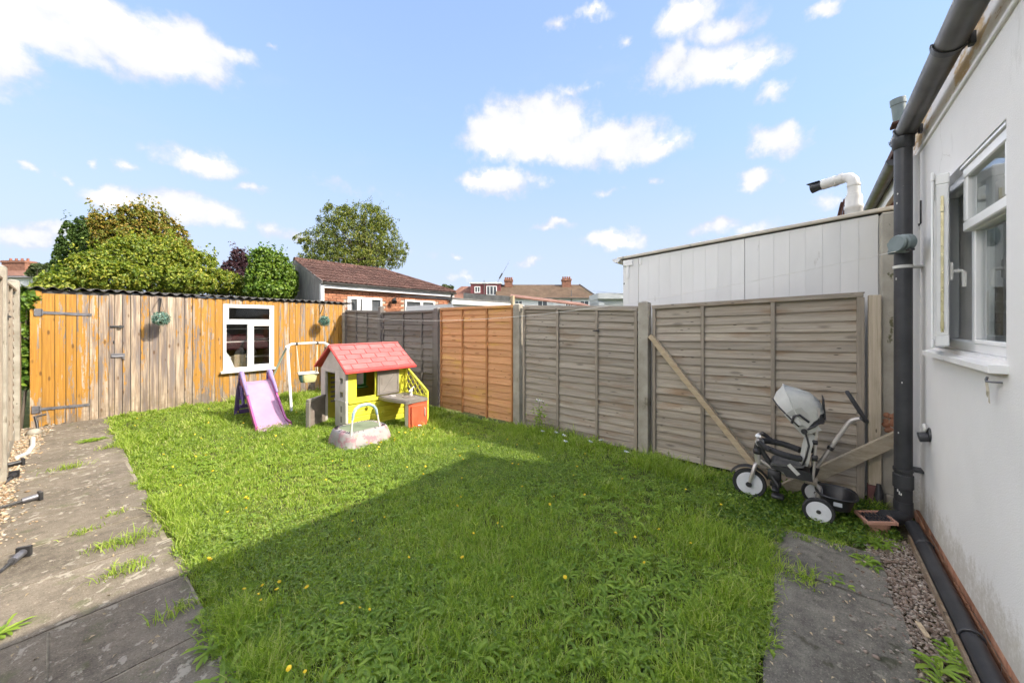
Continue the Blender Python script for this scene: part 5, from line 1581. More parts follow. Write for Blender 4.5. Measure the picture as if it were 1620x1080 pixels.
LOBES['rust'] = [(0.653, 15.2, 4.282, 0.18, 0.18, 0.31), (1.005, 15.2, 4.214, 0.34, 0.34, 0.43), (1.442, 15.2, 4.485, 0.44, 0.44, 0.51), (1.908, 15.2, 4.3, 0.46, 0.46, 0.61), (2.334, 15.2, 3.992, 0.38, 0.38, 0.59), (2.632, 15.2, 3.643, 0.27, 0.27, 0.4), (1.251, 15.2, 3.811, 0.69, 0.69, 0.62), (1.84, 15.2, 3.721, 0.68, 0.68, 0.57), (0.827, 15.2, 3.916, 0.29, 0.29, 0.53)]
LOBES['plum'] = [(5.418, 21, 4.602, 0.38, 0.38, 0.48), (5.173, 21, 4.066, 0.47, 0.47, 0.41), (4.791, 21, 3.819, 0.3, 0.3, 0.26), (5.669, 21, 4.122, 0.34, 0.34, 0.54), (5.468, 21, 3.649, 0.58, 0.58, 0.42)]
LOBES['ivy'] = [(3.597, 11.700000000000001, 3.207, 0.38, 0.38, 0.45), (3.973, 11.8, 2.958, 0.4, 0.4, 0.61), (4.182, 11.700000000000001, 2.644, 0.28, 0.28, 0.55), (3.418, 11.600000000000001, 2.747, 0.31, 0.31, 0.51), (3.641, 11.5, 2.414, 0.58, 0.58, 0.31), (4.441, 11.9, 2.865, 0.13, 0.13, 0.26)]
LOBES['ash'] = [(12.13, 23, 6.681, 2.26, 2.26, 1.72), (10.136, 23, 6.348, 1.23, 1.23, 1.15), (13.936, 23, 6.983, 1.72, 1.72, 1.74), (10.901, 23, 7.856, 1.14, 1.14, 1.02), (12.783, 23, 8.468, 1.79, 1.79, 0.92), (14.921, 23, 6.252, 1.11, 1.11, 1.07), (9.409, 23, 5.105, 0.85, 0.85, 0.97), (11.709, 23, 5.397, 2.59, 2.59, 1.05), (14.176, 23, 8.337, 0.91, 0.91, 0.7), (10.514, 23, 8.628, 0.31, 0.31, 0.39), (11.503, 23, 8.588, 0.51, 0.51, 0.48), (8.99, 23, 6.341, 0.51, 0.51, 0.44), (15.967, 23, 6.861, 0.4, 0.4, 0.74), (13.464, 23, 9.26, 0.64, 0.64, 0.34)]
LOBES['far'] = [(43.843, 50.748, 7.787, 1.56, 1.56, 0.57), (42.774, 52.071, 7.447, 1.11, 1.11, 0.45)]
LOBES['lefttrees'] = [(-1.587, 80, 8.715, 0.83, 0.83, 0.76), (-0.802, 80, 8.377, 0.74, 0.74, 1.19), (-2.201, 80, 8.06, 0.51, 0.51, 0.42)]
LOBES['creeper'] = [(-0.306, 9.05, 1.878, 0.04, 0.04, 0.21), (-0.283, 9.05, 1.456, 0.05, 0.05, 0.38), (-0.272, 9.05, 0.891, 0.04, 0.04, 0.38), (-0.236, 9.0, 1.851, 0.09, 0.09, 0.17), (-0.167, 9.0, 1.968, 0.09, 0.09, 0.09), (-0.317, 9.05, 1.971, 0.04, 0.04, 0.09)]
LOBES['creeper'] = [(x - .02, y, z, .10, .16, rz) for (x, y, z, rx, ry, rz) in LOBES['creeper']]
def plant(name, label, cat, key, mname, n, size, aspect, trunk, group=None, shell=.30, jit=.65, kind=None, sprigs=0):
    L = LOBES[key]
    c = np.mean(np.array(L)[:, :3], 0)
    t = thing(name, label, cat, (c[0], c[1], 0), group=group)
    P, N = lobes_points(L, n, shell)
    # clump: pull the leaves of a spray towards its twig so that gaps open between sprays
    ncl = max(30, n // 60)
    C, CN = lobes_points(L, ncl, shell * .8)
    idx = np.array([np.argmin(((C - p) ** 2).sum(1)) for p in P]) if n < 6000 else None
    if idx is None:
        idx = np.empty(n, int)
        for s in range(0, n, 2000):
            idx[s:s + 2000] = np.argmin(((P[s:s + 2000, None] - C[None]) ** 2).sum(2), 1)
    P = P + (C[idx] - P) * rng.uniform(.1, .62, (n, 1))
    N = unit(N * .7 + CN[idx] * .6 + np.array([0, 0, .35]))
    if sprigs:
        top = C[np.argsort(-C[:, 2] - rng.normal(0, .25, ncl) * np.ptp(C[:, 2]))[:sprigs]]
        SP = []
        for p in top:
            d = unit(np.array([rng.normal(0, .5), rng.normal(0, .5), 1.0]))
            for q in np.linspace(.1, 1, 9):
                SP.append(p + d * q * size * 4.5 + rng.normal(0, size * .35, 3))
        SP = np.array(SP)
        P = np.concatenate([P, SP]); N = np.concatenate([N, unit(rng.normal(0, 1, SP.shape))])
    obj('crown', leaf_cloud('crown', P, N, size, aspect, K[mname], jitter=jit), None, t)
    mb = MB()
    (bx, by) = trunk[:2]
    zt = float(c[2])
    mb.tube([(bx, by, -.06), (bx + .05, by, zt * .35), (c[0] * .5 + bx * .5, c[1] * .5 + by * .5, zt * .65), (c[0], c[1], zt)], [trunk[2], trunk[2] * .8, trunk[2] * .6, trunk[2] * .3], 9)
    obj('trunk', mb, K['bark'], t, sm=60)
    lim = MB()
    for k in rng.choice(ncl, min(ncl, 46), replace=False):
        a = np.array([bx * .4 + c[0] * .6, by * .4 + c[1] * .6, zt * rng.uniform(.45, .9)])
        b_ = C[k]; m_ = (a + b_) / 2 + np.array([0, 0, .12 * np.linalg.norm(b_ - a)])
        r0 = trunk[2] * .28
        lim.tube([tuple(a), tuple(m_), tuple(b_)], [r0, r0 * .55, r0 * .16], 5, caps=False)
    obj('branches', lim, K['bark'], t, sm=60)
    return t
G = 'trees behind the shed'
plant('shrub', 'wide yellow green shrub spilling over behind the corrugated shed roof', 'shrub', 'hedge', 'hedge', 42000, .072, .62, (2.0, 12.6, .10), shell=.26, sprigs=120)
plant('conifer_tree', 'dark green conifer standing at the left behind the yellow green shrub', 'tree', 'conifer', 'conifer', 22000, .085, .35, (1.2, 16.5, .14), G, jit=.9, sprigs=16)
plant('autumn_tree', 'rusty orange tipped tree behind the yellow green shrub', 'tree', 'rust', 'rust', 24000, .085, .6, (3.0, 15.2, .14), G, sprigs=90)
plant('plum_tree', 'small purple leaved plum tree between the shrub and the ivy', 'tree', 'plum', 'plum', 7000, .10, .6, (7.4, 21, .10), G, sprigs=30)
plant('ivy', 'thick bright ivy covering the gable end of the brick outbuilding', 'ivy', 'ivy', 'ivy', 19000, .066, .8, (4.2, 11.8, .06), sprigs=50)
plant('ash_tree', 'tall open green tree rising behind the brown tiled roof', 'tree', 'ash', 'ash', 36000, .125, .45, (14.0, 23, .24), shell=.36, sprigs=110)
plant('distant_tree', 'small far tree just above the end of the brown tiled roof', 'tree', 'far', 'farleaf', 900, .42, .7, (43, 51, .3))
plant('distant_tree', 'dark far trees beside the chimney of the white corner house', 'tree', 'lefttrees', 'farleaf', 1600, .55, .7, (-2, 80, .4))
plant('climber', 'green climbing plant hanging down in the gap left of the shed', 'climber', 'creeper', 'ivy', 2600, .085, .85, (-.34, 9.05, .02), shell=.4)

# ------------------------------------------------------------------ playhouse: local x along the yellow wall, y away from us
ph = thing('playhouse', 'lime and grey plastic playhouse with a faded red roof, sink counter and trellis', 'playhouse', (2.60, 5.17, -.01), R(-2.5))
W_, D_ = .97, .86
def po(name, mb, m, par=ph, sm=30, **k):
    return obj(name, mb, m, par, sm=sm, local=True, **k)
ZS, ZE = .375, .845
# long yellow wall: ribbed lower part, ledge, piers round the window
yw = po('front_wall', MB().box(.02, W_, .012, .035, .0, ZS), K['p_lime'])
for k in range(4):
    po('siding', MB().box(.045, W_ - .005, .0, .0115, .006 + k * .09, .084 + k * .09, .006), K['p_lime'], yw)
po('ledge', MB().box(.045, W_, -.012, .034, ZS, ZS + .03, .006), K['p_lime'], yw)
po('pier', MB().box(.04, .165, .0, .034, ZS + .031, ZE, .004), K['p_lime'], yw)
po('pier', MB().box(.455, W_, .004, .034, ZS + .031, ZE, .004), K['p_lime'], yw)
po('window_apron', MB().box(.166, .454, .002, .034, ZS + .031, .455, .004), K['p_lime'], yw)
# grey end wall with the door opening
ew = po('end_wall', MB().box(.0, .04, .0, .10, .0, ZE, .006), K['p_cream'])
po('end_pier', MB().box(.004, .04, .2, .36, .0, ZE, .004), K['p_cream'], ew)
for (z0, z1) in ((.0, .46), (.545, .66), (.745, ZE)):
    po('end_panel', MB().box(.005, .039, .1005, .1995, z0, z1, .003), K['p_cream'], ew)
for z in (.10, .25):
    po('blind_recess', MB().box(.0035, .006, .125, .175, z, z + .09, .001), K['p_taupe'], ew)
po('jamb', MB().box(-.004, .04, .70, D_, .0, ZE, .006), K['p_cream'], ew)
po('lintel', MB().box(-.003, .04, .361, .699, .80, ZE, .004), K['p_cream'], ew)
po('base_band', MB().box(-.006, .038, -.004, .36, .40, .425, .003), K['p_cream'], ew)
yr = D_ / 2 + .02
ZR = 1.195
mb = MB(); mb.prism([(.0, ZE + .001), (D_, ZE + .001), (yr + .05, ZR - .055), (yr - .05, ZR - .055)], .003, .037, 'X')
po('gable', mb, K['p_cream'], ew)
# far end wall, back wall with slots and a green framed window
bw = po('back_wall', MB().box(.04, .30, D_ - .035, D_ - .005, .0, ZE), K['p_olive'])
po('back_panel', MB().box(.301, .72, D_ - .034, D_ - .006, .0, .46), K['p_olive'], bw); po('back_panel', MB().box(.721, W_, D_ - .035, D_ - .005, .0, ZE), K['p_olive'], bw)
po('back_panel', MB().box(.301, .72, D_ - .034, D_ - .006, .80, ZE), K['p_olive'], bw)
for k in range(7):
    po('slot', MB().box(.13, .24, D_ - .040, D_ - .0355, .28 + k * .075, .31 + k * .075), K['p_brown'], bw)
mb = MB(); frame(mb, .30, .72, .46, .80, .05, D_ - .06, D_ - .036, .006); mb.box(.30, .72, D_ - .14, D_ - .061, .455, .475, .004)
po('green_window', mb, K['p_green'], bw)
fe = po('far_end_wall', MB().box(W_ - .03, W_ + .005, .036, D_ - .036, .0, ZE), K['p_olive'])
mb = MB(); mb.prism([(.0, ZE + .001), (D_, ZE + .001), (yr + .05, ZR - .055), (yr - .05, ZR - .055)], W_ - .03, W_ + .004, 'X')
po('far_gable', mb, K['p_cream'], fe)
# red roof with moulded shingles
RX0, RX1 = -.055, 1.10
roofp = None
sl = (yr + .10, ZR - .845)
L_ = math.hypot(*sl); a_ = math.atan2(sl[1], sl[0])
mb = MB()
mb.prism([(-.10, .845), (yr, ZR), (yr, ZR + .024), (-.115, .865)], RX0, RX1, 'X')
mb.prism([(D_ + .14, .845), (yr + .001, ZR), (yr + .001, ZR + .024), (D_ + .155, .865)], RX0, RX1, 'X')
roofp = po('roof', mb, K['p_red'])
po('ridge_cap', MB().box(RX0 - .004, RX1 + .004, yr - .028, yr + .028, ZR + .012, ZR + .034, .006), K['p_tile'], roofp)
po('eave_lip', MB().box(RX0 - .004, RX1 + .004, -.128, -.104, .832, .872, .006), K['p_red'], roofp)
def shingles(side):
    nr = 5
    y0s = -.10 if side < 0 else D_ + .14
    for r_ in range(nr):
        s0 = .028 + r_ * (L_ - .06) / nr; s1 = s0 + (L_ - .06) / nr - .009
        x = RX0 + .012 - (0 if r_ % 2 else .115)
        while x < RX1 - .02:
            xa, xb = max(x, RX0 + .008), min(x + .225, RX1 - .008)
            if xb - xa > .03:
                mb = MB()
                M_ = Matrix.Translation((0, y0s, .866)) @ Matrix.Rotation(a_ if side < 0 else math.pi - a_, 4, 'X')
                mb.M = M_
                if side < 0: mb.box(xa, xb, s0, s1, .001, .016, .004)
                else: mb.box(xa, xb, s0, s1, -.013, -.001, .004)
                po('shingle', mb, K['p_tile'], roofp)
            x += .236
shingles(-1)
shingles(1)
# open shutter
sh = po('shutter', MB().box(.475, .845, -.03, -.012, .445, .822, .006), K['p_taupe'])
mb = MB(); frame(mb, .50, .822, .47, .80, .012, -.038, -.0305, .003)
po('moulding', mb, K['p_taupe'], sh)
po('groove', MB().plank((.56, -.034, .49), (.78, -.034, .77), .012, .006, up=(0, 0, 1)), K['p_taupe'], sh)
po('grip', MB().box(.545, .553, -.036, -.0305, .60, .70, .001), K['p_brown'], sh)
# half door standing open
DM = Matrix.Translation((-.01, .70, .0)) @ Matrix.Rotation(R(-144), 4, 'Z')
mb = MB(); mb.M = DM; mb.box(.0, .41, -.02, .015, .02, .44, .006)
dr = po('half_door', mb, K['p_brown'])
for k in range(3):
    mb = MB(); mb.M = DM; mb.box(.075, .40, .0155, .022, .04 + k * .115, .145 + k * .115, .004)
    po('door_plank', mb, K['p_brown'], dr)
mb = MB(); mb.M = DM; mb.box(.0, .415, -.024, .026, .40, .445, .006); mb.box(.37, .418, -.026, .03, .0, .4, .006)
po('door_frame', mb, K['p_taupe'], dr)
# trellis wing, counter with sink, red cupboard
TX = W_ + .0
tr = po('trellis', MB().box(TX - .012, TX + .018, -.62, -.59, .0, .515, .005), K['p_lime'])
po('trellis_rail', MB().plank((TX + .003, -.61, .51), (TX + .003, -.03, .845), .032, .030, up=(0, -.5, .85), b=.005), K['p_lime'], tr)
po('trellis_rail', MB().plank((TX + .003, -.61, .43), (TX + .003, -.01, .43), .03, .026, b=.004), K['p_lime'], tr)
po('trellis_post', MB().box(TX - .012, TX + .018, -.03, -.001, .0, .84, .005), K['p_lime'], tr)
def ztop(y): return .51 + (y + .61) / .58 * .335
for sgn in (1, -1):
    for k in range(9):
        # a strip crossing at 45 degrees, clipped to the panel
        y = -.60 - .36 + k * .125 if sgn > 0 else -.60 + k * .125
        p, q = None, None
        for i in range(80):
            s_ = i / 79 * .8
            yy_, zz = (y + s_, .43 + s_) if sgn > 0 else (y - s_, .43 + s_)
            ok = -.60 <= yy_ <= -.02 and zz <= ztop(yy_)
            if ok and p is None: p = (yy_, zz)
            if ok: q = (yy_, zz)
        if p and q and q[1] - p[1] > .03:
            po('lath', MB().plank((TX + .003 + sgn * .004, *p), (TX + .003 + sgn * .004, *q), .019, .008, up=(0, -.7 * sgn, .7)), K['p_lime'], tr)
ct = MB(); ct.prism([(.50, -.012), (W_ - .02, -.012), (W_ - .02, -.65), (.62, -.66), (.58, -.63), (.49, -.22)], .385, .425, 'Z')
ctr = po('counter', ct, K['p_taupe'])
mb = MB(); mb.prism([(.515, -.03), (W_ - .035, -.03), (W_ - .035, -.63), (.635, -.64), (.60, -.615), (.51, -.22)], .4255, .434, 'Z')
po('counter_top', mb, K['p_taupe'], ctr)
po('sink', MB().lathe([(.10, .0), (.10, .006), (.092, .006), (.088, .001)], 22, 'Z', (.78, -.40, .4345)), K['p_brown'], ctr)
mb = MB(); mb.lathe([(.03, .434), (.022, .45), (.020, .50), (.026, .515), (.014, .53)], 14, 'Z', (.86, -.34, 0)); mb.tube([(.86, -.34, .49), (.82, -.375, .515), (.79, -.40, .505)], [.014, .013, .011], 8); mb.tube([(.86, -.34, .525), (.90, -.33, .55), (.93, -.325, .555)], .008, 6)
po('tap', mb, K['white_plastic'], ctr, sm=50)
mb = MB(); mb.lathe([(.05, .434), (.048, .446), (.0, .448)], 16, 'Z', (.64, -.18, 0))
po('hob', mb, K['p_cream'], ctr, sm=40)
cb = MB()
face = []
for i in range(9):
    x = .635 + i * (.325 / 8); face.append((x, -.625 - .018 * math.sin(math.pi * i / 8)))
cb.prism([(.955, -.53), (.635, -.53)] + face, .0, .384, 'Z')
cab = po('cupboard', cb, K['p_cab'])
po('side_strip', MB().box(.628, .6345, -.615, -.535, .0, .38, .002), K['p_cream'], cab)
po('cupboard_door', MB().box(.665, .93, -.655, -.6455, .03, .345, .004), K['p_cab'], cab)
po('cupboard_handle', MB().tube([(.885, -.655, .16), (.885, -.668, .17), (.885, -.668, .28), (.885, -.655, .29)], .007, 8), K['p_cream'], cab, sm=50)
# yellow knobs on the wall
for (x, z) in ((.33, .30), (.58, .17)):
    po('knob', MB().lathe([(.028, -.012), (.028, -.02), (.018, -.03), (.018, -.045), (.024, -.05), (.0, -.055)], 14, 'Y', (x, 0, z)), K['p_lime'], yw, sm=40)

# ------------------------------------------------------------------ slide: local -y is downhill
sd = thing('slide', 'small pink toddler slide with magenta sides and purple ladder', 'slide', (2.09, 7.16, -.01), R(-5))
def so(name, mb, m, par=sd, sm=40, **k):
    return obj(name, mb, m, par, sm=sm, local=True, **k)
HW = .185
prof = [(.10, .575), (.0, .575), (-.10, .545), (-.35, .375), (-.65, .175), (-.90, .05), (-1.08, .022), (-1.17, .02)]
rows = []
for (y, z) in prof:
    fl = max(0, (-.88 - y)) * .10
    rows.append([(x * (1 + fl / HW), y, z + .02 * (abs(x) / HW) ** 6) for x in np.linspace(-HW, HW, 9)])
ch = so('chute', MB().slab(rows, (0, .012, -.028)), K['p_pink'])
for sgn in (-1, 1):
    r_ = []
    for (y, z) in prof[:-1]:
        h_ = .10 if y > -.05 else (.085 if y > -.8 else .05)
        if y > .05: h_ = .10
        fl = max(0, (-.88 - y)) * .10
        xo = sgn * (HW + .012 + fl)
        r_.append([(xo, y, z - .06), (xo + sgn * .016, y, z + h_ * .4), (xo + sgn * .008, y, z + h_)])
    so('side_wall', MB().slab(r_, (-sgn * .024, 0, 0)), K['p_magenta'], ch)
    hp = [(xo_, y, z) for (xo_, y, z) in ((sgn * (HW + .012), -.06, .665), (sgn * (HW + .012), .0, .725), (sgn * (HW + .012), .07, .735), (sgn * (HW + .012), .13, .70), (sgn * (HW + .015), .18, .60))]
    so('handrail', MB().tube([(sgn * (HW + .014), -.42, .43), (sgn * (HW + .014), -.22, .57)] + hp, [.016, .024, .03, .034, .034, .03, .026], 10), K['p_lilac'], ch)
    # ladder stringer with an arched opening
    st = MB()
    st.tube([(sgn * (HW + .012), .10, .62), (sgn * (HW + .016), .21, .50), (sgn * (HW + .024), .30, .30), (sgn * (HW + .030), .36, .0)], [.034, .034, .032, .036], 10)
    st.tube([(sgn * (HW + .012), .06, .52), (sgn * (HW + .012), -.02, .36), (sgn * (HW + .012), -.10, .24)], [.03, .026, .022], 8)
    so('stringer', st, K['p_purple'])
for (y, z) in ((.33, .16), (.27, .32), (.20, .46)):
    so('rung', MB().box(-HW - .01, HW + .01, y - .03, y + .035, z - .055, z + .012, .010), K['p_purple'])
so('strut', MB().box(-HW, HW, .30, .335, .02, .09, .008), K['p_purple'])

# ------------------------------------------------------------------ swing
sw = thing('swing', 'white tubular toddler swing frame with a green and yellow bucket seat', 'swing', (3.05, 7.6, 0))
mb = MB()
mb.tube([(2.58, 7.05, -.02), (2.665, 7.40, .70), (2.70, 7.545, 1.02), (2.725, 7.59, 1.11), (2.78, 7.605, 1.14), (2.90, 7.605, 1.145), (3.25, 7.605, 1.145), (3.38, 7.605, 1.14), (3.435, 7.59, 1.11), (3.46, 7.545, 1.02), (3.50, 7.40, .70), (3.56, 7.05, -.02)], .022, 12)
obj('front_frame', mb, K['w_metal'], sw, sm=60)
for (xa, xb) in ((2.705, 2.50), (3.455, 3.66)):
    obj('rear_leg', MB().tube([(xa, 7.63, 1.08), ((xa + xb) / 2, 7.95, .56), (xb, 8.28, -.02)], .017, 10), K['g_metal'], sw, sm=60)
    obj('joint_cap', MB().tube([(xa, 7.585, 1.10), (xa, 7.645, 1.06)], .028, 10), K['w_metal'], sw, sm=50)
st = thing('bucket_swing', 'green and yellow bucket seat hanging on ropes from the white swing frame', 'swing seat', (3.06, 7.58, .42))
SM = Matrix.Translation((3.06, 7.57, .40)) @ Matrix.Rotation(R(-14), 4, 'Z')
rows = []
for (z, k, q) in ((.02, .55, .0), (.0, .80, .0), (.05, .95, .0), (.13, 1.02, .0), (.165, 1.06, .0)):
    rows.append([(SM @ Vector((k * .155 * math.copysign(abs(math.cos(a)) ** .6, math.cos(a)), k * .115 * math.copysign(abs(math.sin(a)) ** .6, math.sin(a)), z))) for a in np.linspace(0, 2 * math.pi, 25)[:-1]])
def ring_skin(rows, sel):
    mb = MB(); n = len(rows[0])
    vs = [p for r in rows for p in r]; fs = []
    for i in range(len(rows) - 1):
        for k in range(n):
            if sel(k): fs.append((i * n + k, i * n + (k + 1) % n, (i + 1) * n + (k + 1) % n, (i + 1) * n + k))
    used = sorted({i for f in fs for i in f}); mp = {u: i for i, u in enumerate(used)}
    return mb.add([vs[u] for u in used], [tuple(mp[i] for i in f) for f in fs])
for (nm, sel, m_) in (('seat_front', lambda k: 16 <= k <= 22, K['p_yellow']), ('seat_side', lambda k: k < 16 or k > 22, K['p_teal'])):
    me = mesh_of(nm, ring_skin(rows, sel), 50)
    o = obj(nm, me, m_, st)
    md = o.modifiers.new('thickness', 'SOLIDIFY'); md.thickness = .012; md.offset = -1
mb = MB(); mb.M = SM; mb.box(-.10, .10, -.075, .075, .0, .012, .004)
obj('seat_base', mb, K['p_teal'], st)
mb = MB(); mb.M = SM
mb.tube([(-.165, -.125, .172), (.165, -.125, .172), (.165, .125, .172), (-.165, .125, .172)], .014, 8, closed=True)
obj('safety_bar', mb, K['white_plastic'], st, sm=50)
mb = MB()
for sx in (-1, 1):
    top = (3.06 + sx * .19, 7.605, 1.12)
    for sy in (-1, 1):
        e = SM @ Vector((sx * .15, sy * .11, .175))
        mb.tube([top, tuple(e)], .0055, 6)
obj('rope', mb, K['rope'], st, sm=60)
for sx in (-1, 1):
    obj('hanger', MB().lathe([(.03, -.02), (.033, 0), (.03, .02)], 12, 'X', (3.06 + sx * .19, 7.605, 1.145)), K['iron'], st, sm=40)

# ------------------------------------------------------------------ toddler trampoline
tp = thing('trampoline', 'dirty white toddler trampoline with a blue padded handle in front of the playhouse', 'trampoline', (2.51, 4.60, 0))
TC = Vector((2.51, 4.60, 0))
def squircle(rx, ry, z, n=36, e=.52):
    return [(TC.x + rx * math.copysign(abs(math.cos(a)) ** e, math.cos(a)), TC.y + ry * math.copysign(abs(math.sin(a)) ** e, math.sin(a)), z) for a in [2 * math.pi * i / n for i in range(n)]]
rows = [squircle(.355, .315, -.01), squircle(.345, .305, .03), squircle(.325, .285, .10), squircle(.305, .265, .165), squircle(.285, .245, .185), squircle(.23, .195, .188)]
for r_ in rows[:3]:
    for i, p in enumerate(r_):
        r_[i] = (p[0] + .008 * math.sin(i * 1.9), p[1] + .008 * math.sin(i * 2.3 + 1), p[2] + .006 * math.sin(i * 1.4))
obj('cover', MB().grid(rows, close=True), K['tramp'], tp, sm=50)
obj('mat', MB().prism([(p[0], p[1]) for p in squircle(.232, .197, 0)], .178, .187, 'Z'), K['tramp_bed'], tp)
mb = MB()
for q in range(30):
    a = 2 * math.pi * q / 30
    p = squircle(.245, .21, .19, 30)[q]; p2 = squircle(.282, .242, .189, 30)[q]
    mb.tube([p, p2], .004, 5)
obj('stitching', mb, K['black'], tp)
hx0, hx1, hy = 2.27, 2.665, 4.375
mb = MB(); mb.tube([(hx0, hy, .15), (hx0 + .025, hy + .015, .36)], .011, 8); mb.tube([(hx1, hy, .15), (hx1 - .035, hy + .015, .36)], .011, 8)
obj('handle_leg', mb, K['cream_tube'], tp, sm=60)
arc = [(hx0 + .025, hy + .015, .34), (hx0 + .04, hy + .02, .42), (hx0 + .075, hy + .022, .475), (hx0 + .13, hy + .025, .50), (2.47, hy + .025, .505), (hx1 - .14, hy + .025, .498), (hx1 - .085, hy + .022, .47), (hx1 - .05, hy + .02, .42), (hx1 - .035, hy + .015, .35)]
obj('padded_handle', MB().tube(arc, [.014, .019, .02, .02, .02, .02, .019, .018, .013], 10), K['foam_blue'], tp, sm=60)
K['seat_grey'] = mat('dark_grey_fabric', (.075, .075, .073), (.13, .13, .125), 8, rough=.95, bump=.2, bscale=250)
K['disc'] = mat('grey_white_disc', (.42, .43, .46), (.50, .51, .54), 8, rough=.5)

# ------------------------------------------------------------------ pushchair tricycle: local y forward, x across
tk = thing('tricycle', 'grey canopied pushchair tricycle with white wheels parked by the brown fence panel', 'tricycle', (3.88, -.05, .0), R(1.5))
def to(name, mb, m, par=tk, sm=45, **k):
    return obj(name, mb, m, par, sm=sm, local=True, **k)
def wheel(x, y, z, r, w_, steer=0.0):
    M_ = Matrix.Translation((x, y, z)) @ Matrix.Rotation(steer, 4, 'Z')
    mb = MB(); mb.M = M_
    mb.lathe([(r * .76, -w_ * .42), (r * .93, -w_ * .5), (r * .985, -w_ * .3), (r, -w_ * .1), (r, w_ * .1), (r * .985, w_ * .3), (r * .93, w_ * .5), (r * .76, w_ * .42)], 40, 'X')
    wh = to('wheel', mb, K['tyre'])
    mb = MB(); mb.M = M_
    mb.lathe([(r * .76, -w_ * .44), (r * .73, -w_ * .48), (r * .70, -w_ * .36), (r * .70, w_ * .36), (r * .73, w_ * .48), (r * .76, w_ * .44)], 40, 'X')
    for k in range(5):
        a = 2 * math.pi * k / 5 + .3
        c, s_ = math.cos(a), math.sin(a)
        for q in (-1, 1):
            mb.plank((q * w_ * .25, c * r * .16, s_ * r * .16), (q * w_ * .22, c * r * .70, s_ * r * .70), r * .15, w_ * .30, up=(0, -s_, c), b=.002)
    mb.lathe([(r * .20, -w_ * .5), (r * .22, -w_ * .40), (r * .22, w_ * .40), (r * .20, w_ * .5)], 20, 'X')
    to('rim', mb, K['rim'], wh)
    mb = MB(); mb.M = M_; mb.lathe([(r * .71, -w_ * .05), (r * .71, w_ * .05)], 40, 'X')
    to('wheel_disc', mb, K['disc'], wh)
    mb = MB(); mb.M = M_; mb.lathe([(.012, -w_ * .66), (.016, -w_ * .5), (.016, w_ * .5), (.012, w_ * .66)], 12, 'X')
    to('hub', mb, K['black'], wh)
    return wh
wheel(0, .465, .128, .128, .042, R(6))
wheel(-.195, .0, .100, .100, .040)
wheel(.195, .0, .100, .100, .040)
# steering head, fork and mudguard
mb = MB(); mb.tube([(0, .395, .31), (0, .405, .42)], .026, 14)
to('steering_head', mb, K['silver'])
mb = MB()
for s_ in (-1, 1):
    mb.tube([(s_ * .04, .465, .128), (s_ * .042, .44, .22), (s_ * .036, .42, .30), (s_ * .02, .41, .315)], [.012, .016, .015, .013], 10)
to('fork', mb, K['silver'])
mb = MB()
for s_ in (-1, 1):
    mb.lathe([(.020, -.008), (.024, 0), (.020, .008)], 12, 'X', (s_ * .048, .465, .128))
to('fork_end', mb, K['black'])
rows = []
for k in range(13):
    a = R(28 + k * 10.5)
    rows.append([(x, .465 - (.152 + .01 * (1 - abs(x) / .034)) * math.cos(a) * -1 * -1, .128 + (.152 + .012 * (1 - (x / .034) ** 2)) * math.sin(a)) for x in (-.034, -.02, 0, .02, .034)])
to('mudguard', MB().slab(rows, (0, 0, -.004)), K['black'])
# stem and handlebar
to('stem', MB().tube([(0, .405, .42), (0, .408, .45), (0, .40, .50), (0, .385, .535)], [.028, .024, .022, .02], 12), K['black'])
to('headset', MB().lathe([(.03, .40), (.034, .41), (.034, .435), (.026, .445)], 16, 'Z', (0, .405, 0)), K['black'])
hb = [(-.165, .345, .52), (-.15, .375, .545), (-.10, .40, .555), (-.04, .39, .54), (0, .385, .535), (.04, .39, .54), (.10, .40, .555), (.15, .375, .545), (.165, .345, .52)]
br = to('handlebar', MB().tube(hb, .011, 10), K['silver'], sm=60)
for s_ in (-1, 1):
    to('grip', MB().tube([(s_ * .15, .385, .55), (s_ * .165, .35, .525), (s_ * .168, .315, .495)], [.017, .018, .019], 12), K['foam'], br, sm=60)
mb = MB(); mb.lathe([(.022, 0), (.021, .012), (.012, .022), (.0, .025)], 16, 'Z', (-.06, .395, .565))
to('bell', mb, K['rim'])
# frame
to('main_tube', MB().tube([(0, .395, .355), (0, .30, .30), (0, .20, .275), (0, .06, .262)], .021, 14), K['silver'], sm=60)
to('rear_joint', MB().tube([(0, .075, .262), (0, .0, .258)], .034, 18), K['beige'], sm=40)
to('down_tube', MB().tube([(0, .05, .26), (0, -.01, .22), (0, -.01, .11)], .019, 12), K['silver'], sm=60)
to('axle', MB().tube([(-.195, 0, .10), (.195, 0, .10)], .012, 10), K['silver'], sm=60)
# clutch box, foot pegs and pedal
mb = MB(); mb.box(-.035, .035, .235, .33, .20, .295, .012); mb.tube([(0, .28, .22), (0, .275, .15)], .02, 10); mb.box(-.11, .11, .255, .30, .135, .16, .008); mb.tube([(-.035, .30, .24), (-.06, .255, .175)], .012, 8)
to('foot_rest', mb, K['black'])
mb = MB(); mb.box(-.125, -.05, .215, .30, .085, .115, .008); mb.tube([(-.045, .255, .20), (-.052, .258, .10)], .010, 8); mb.box(.05, .125, .235, .32, .12, .15, .008)
to('pedal', mb, K['black'])
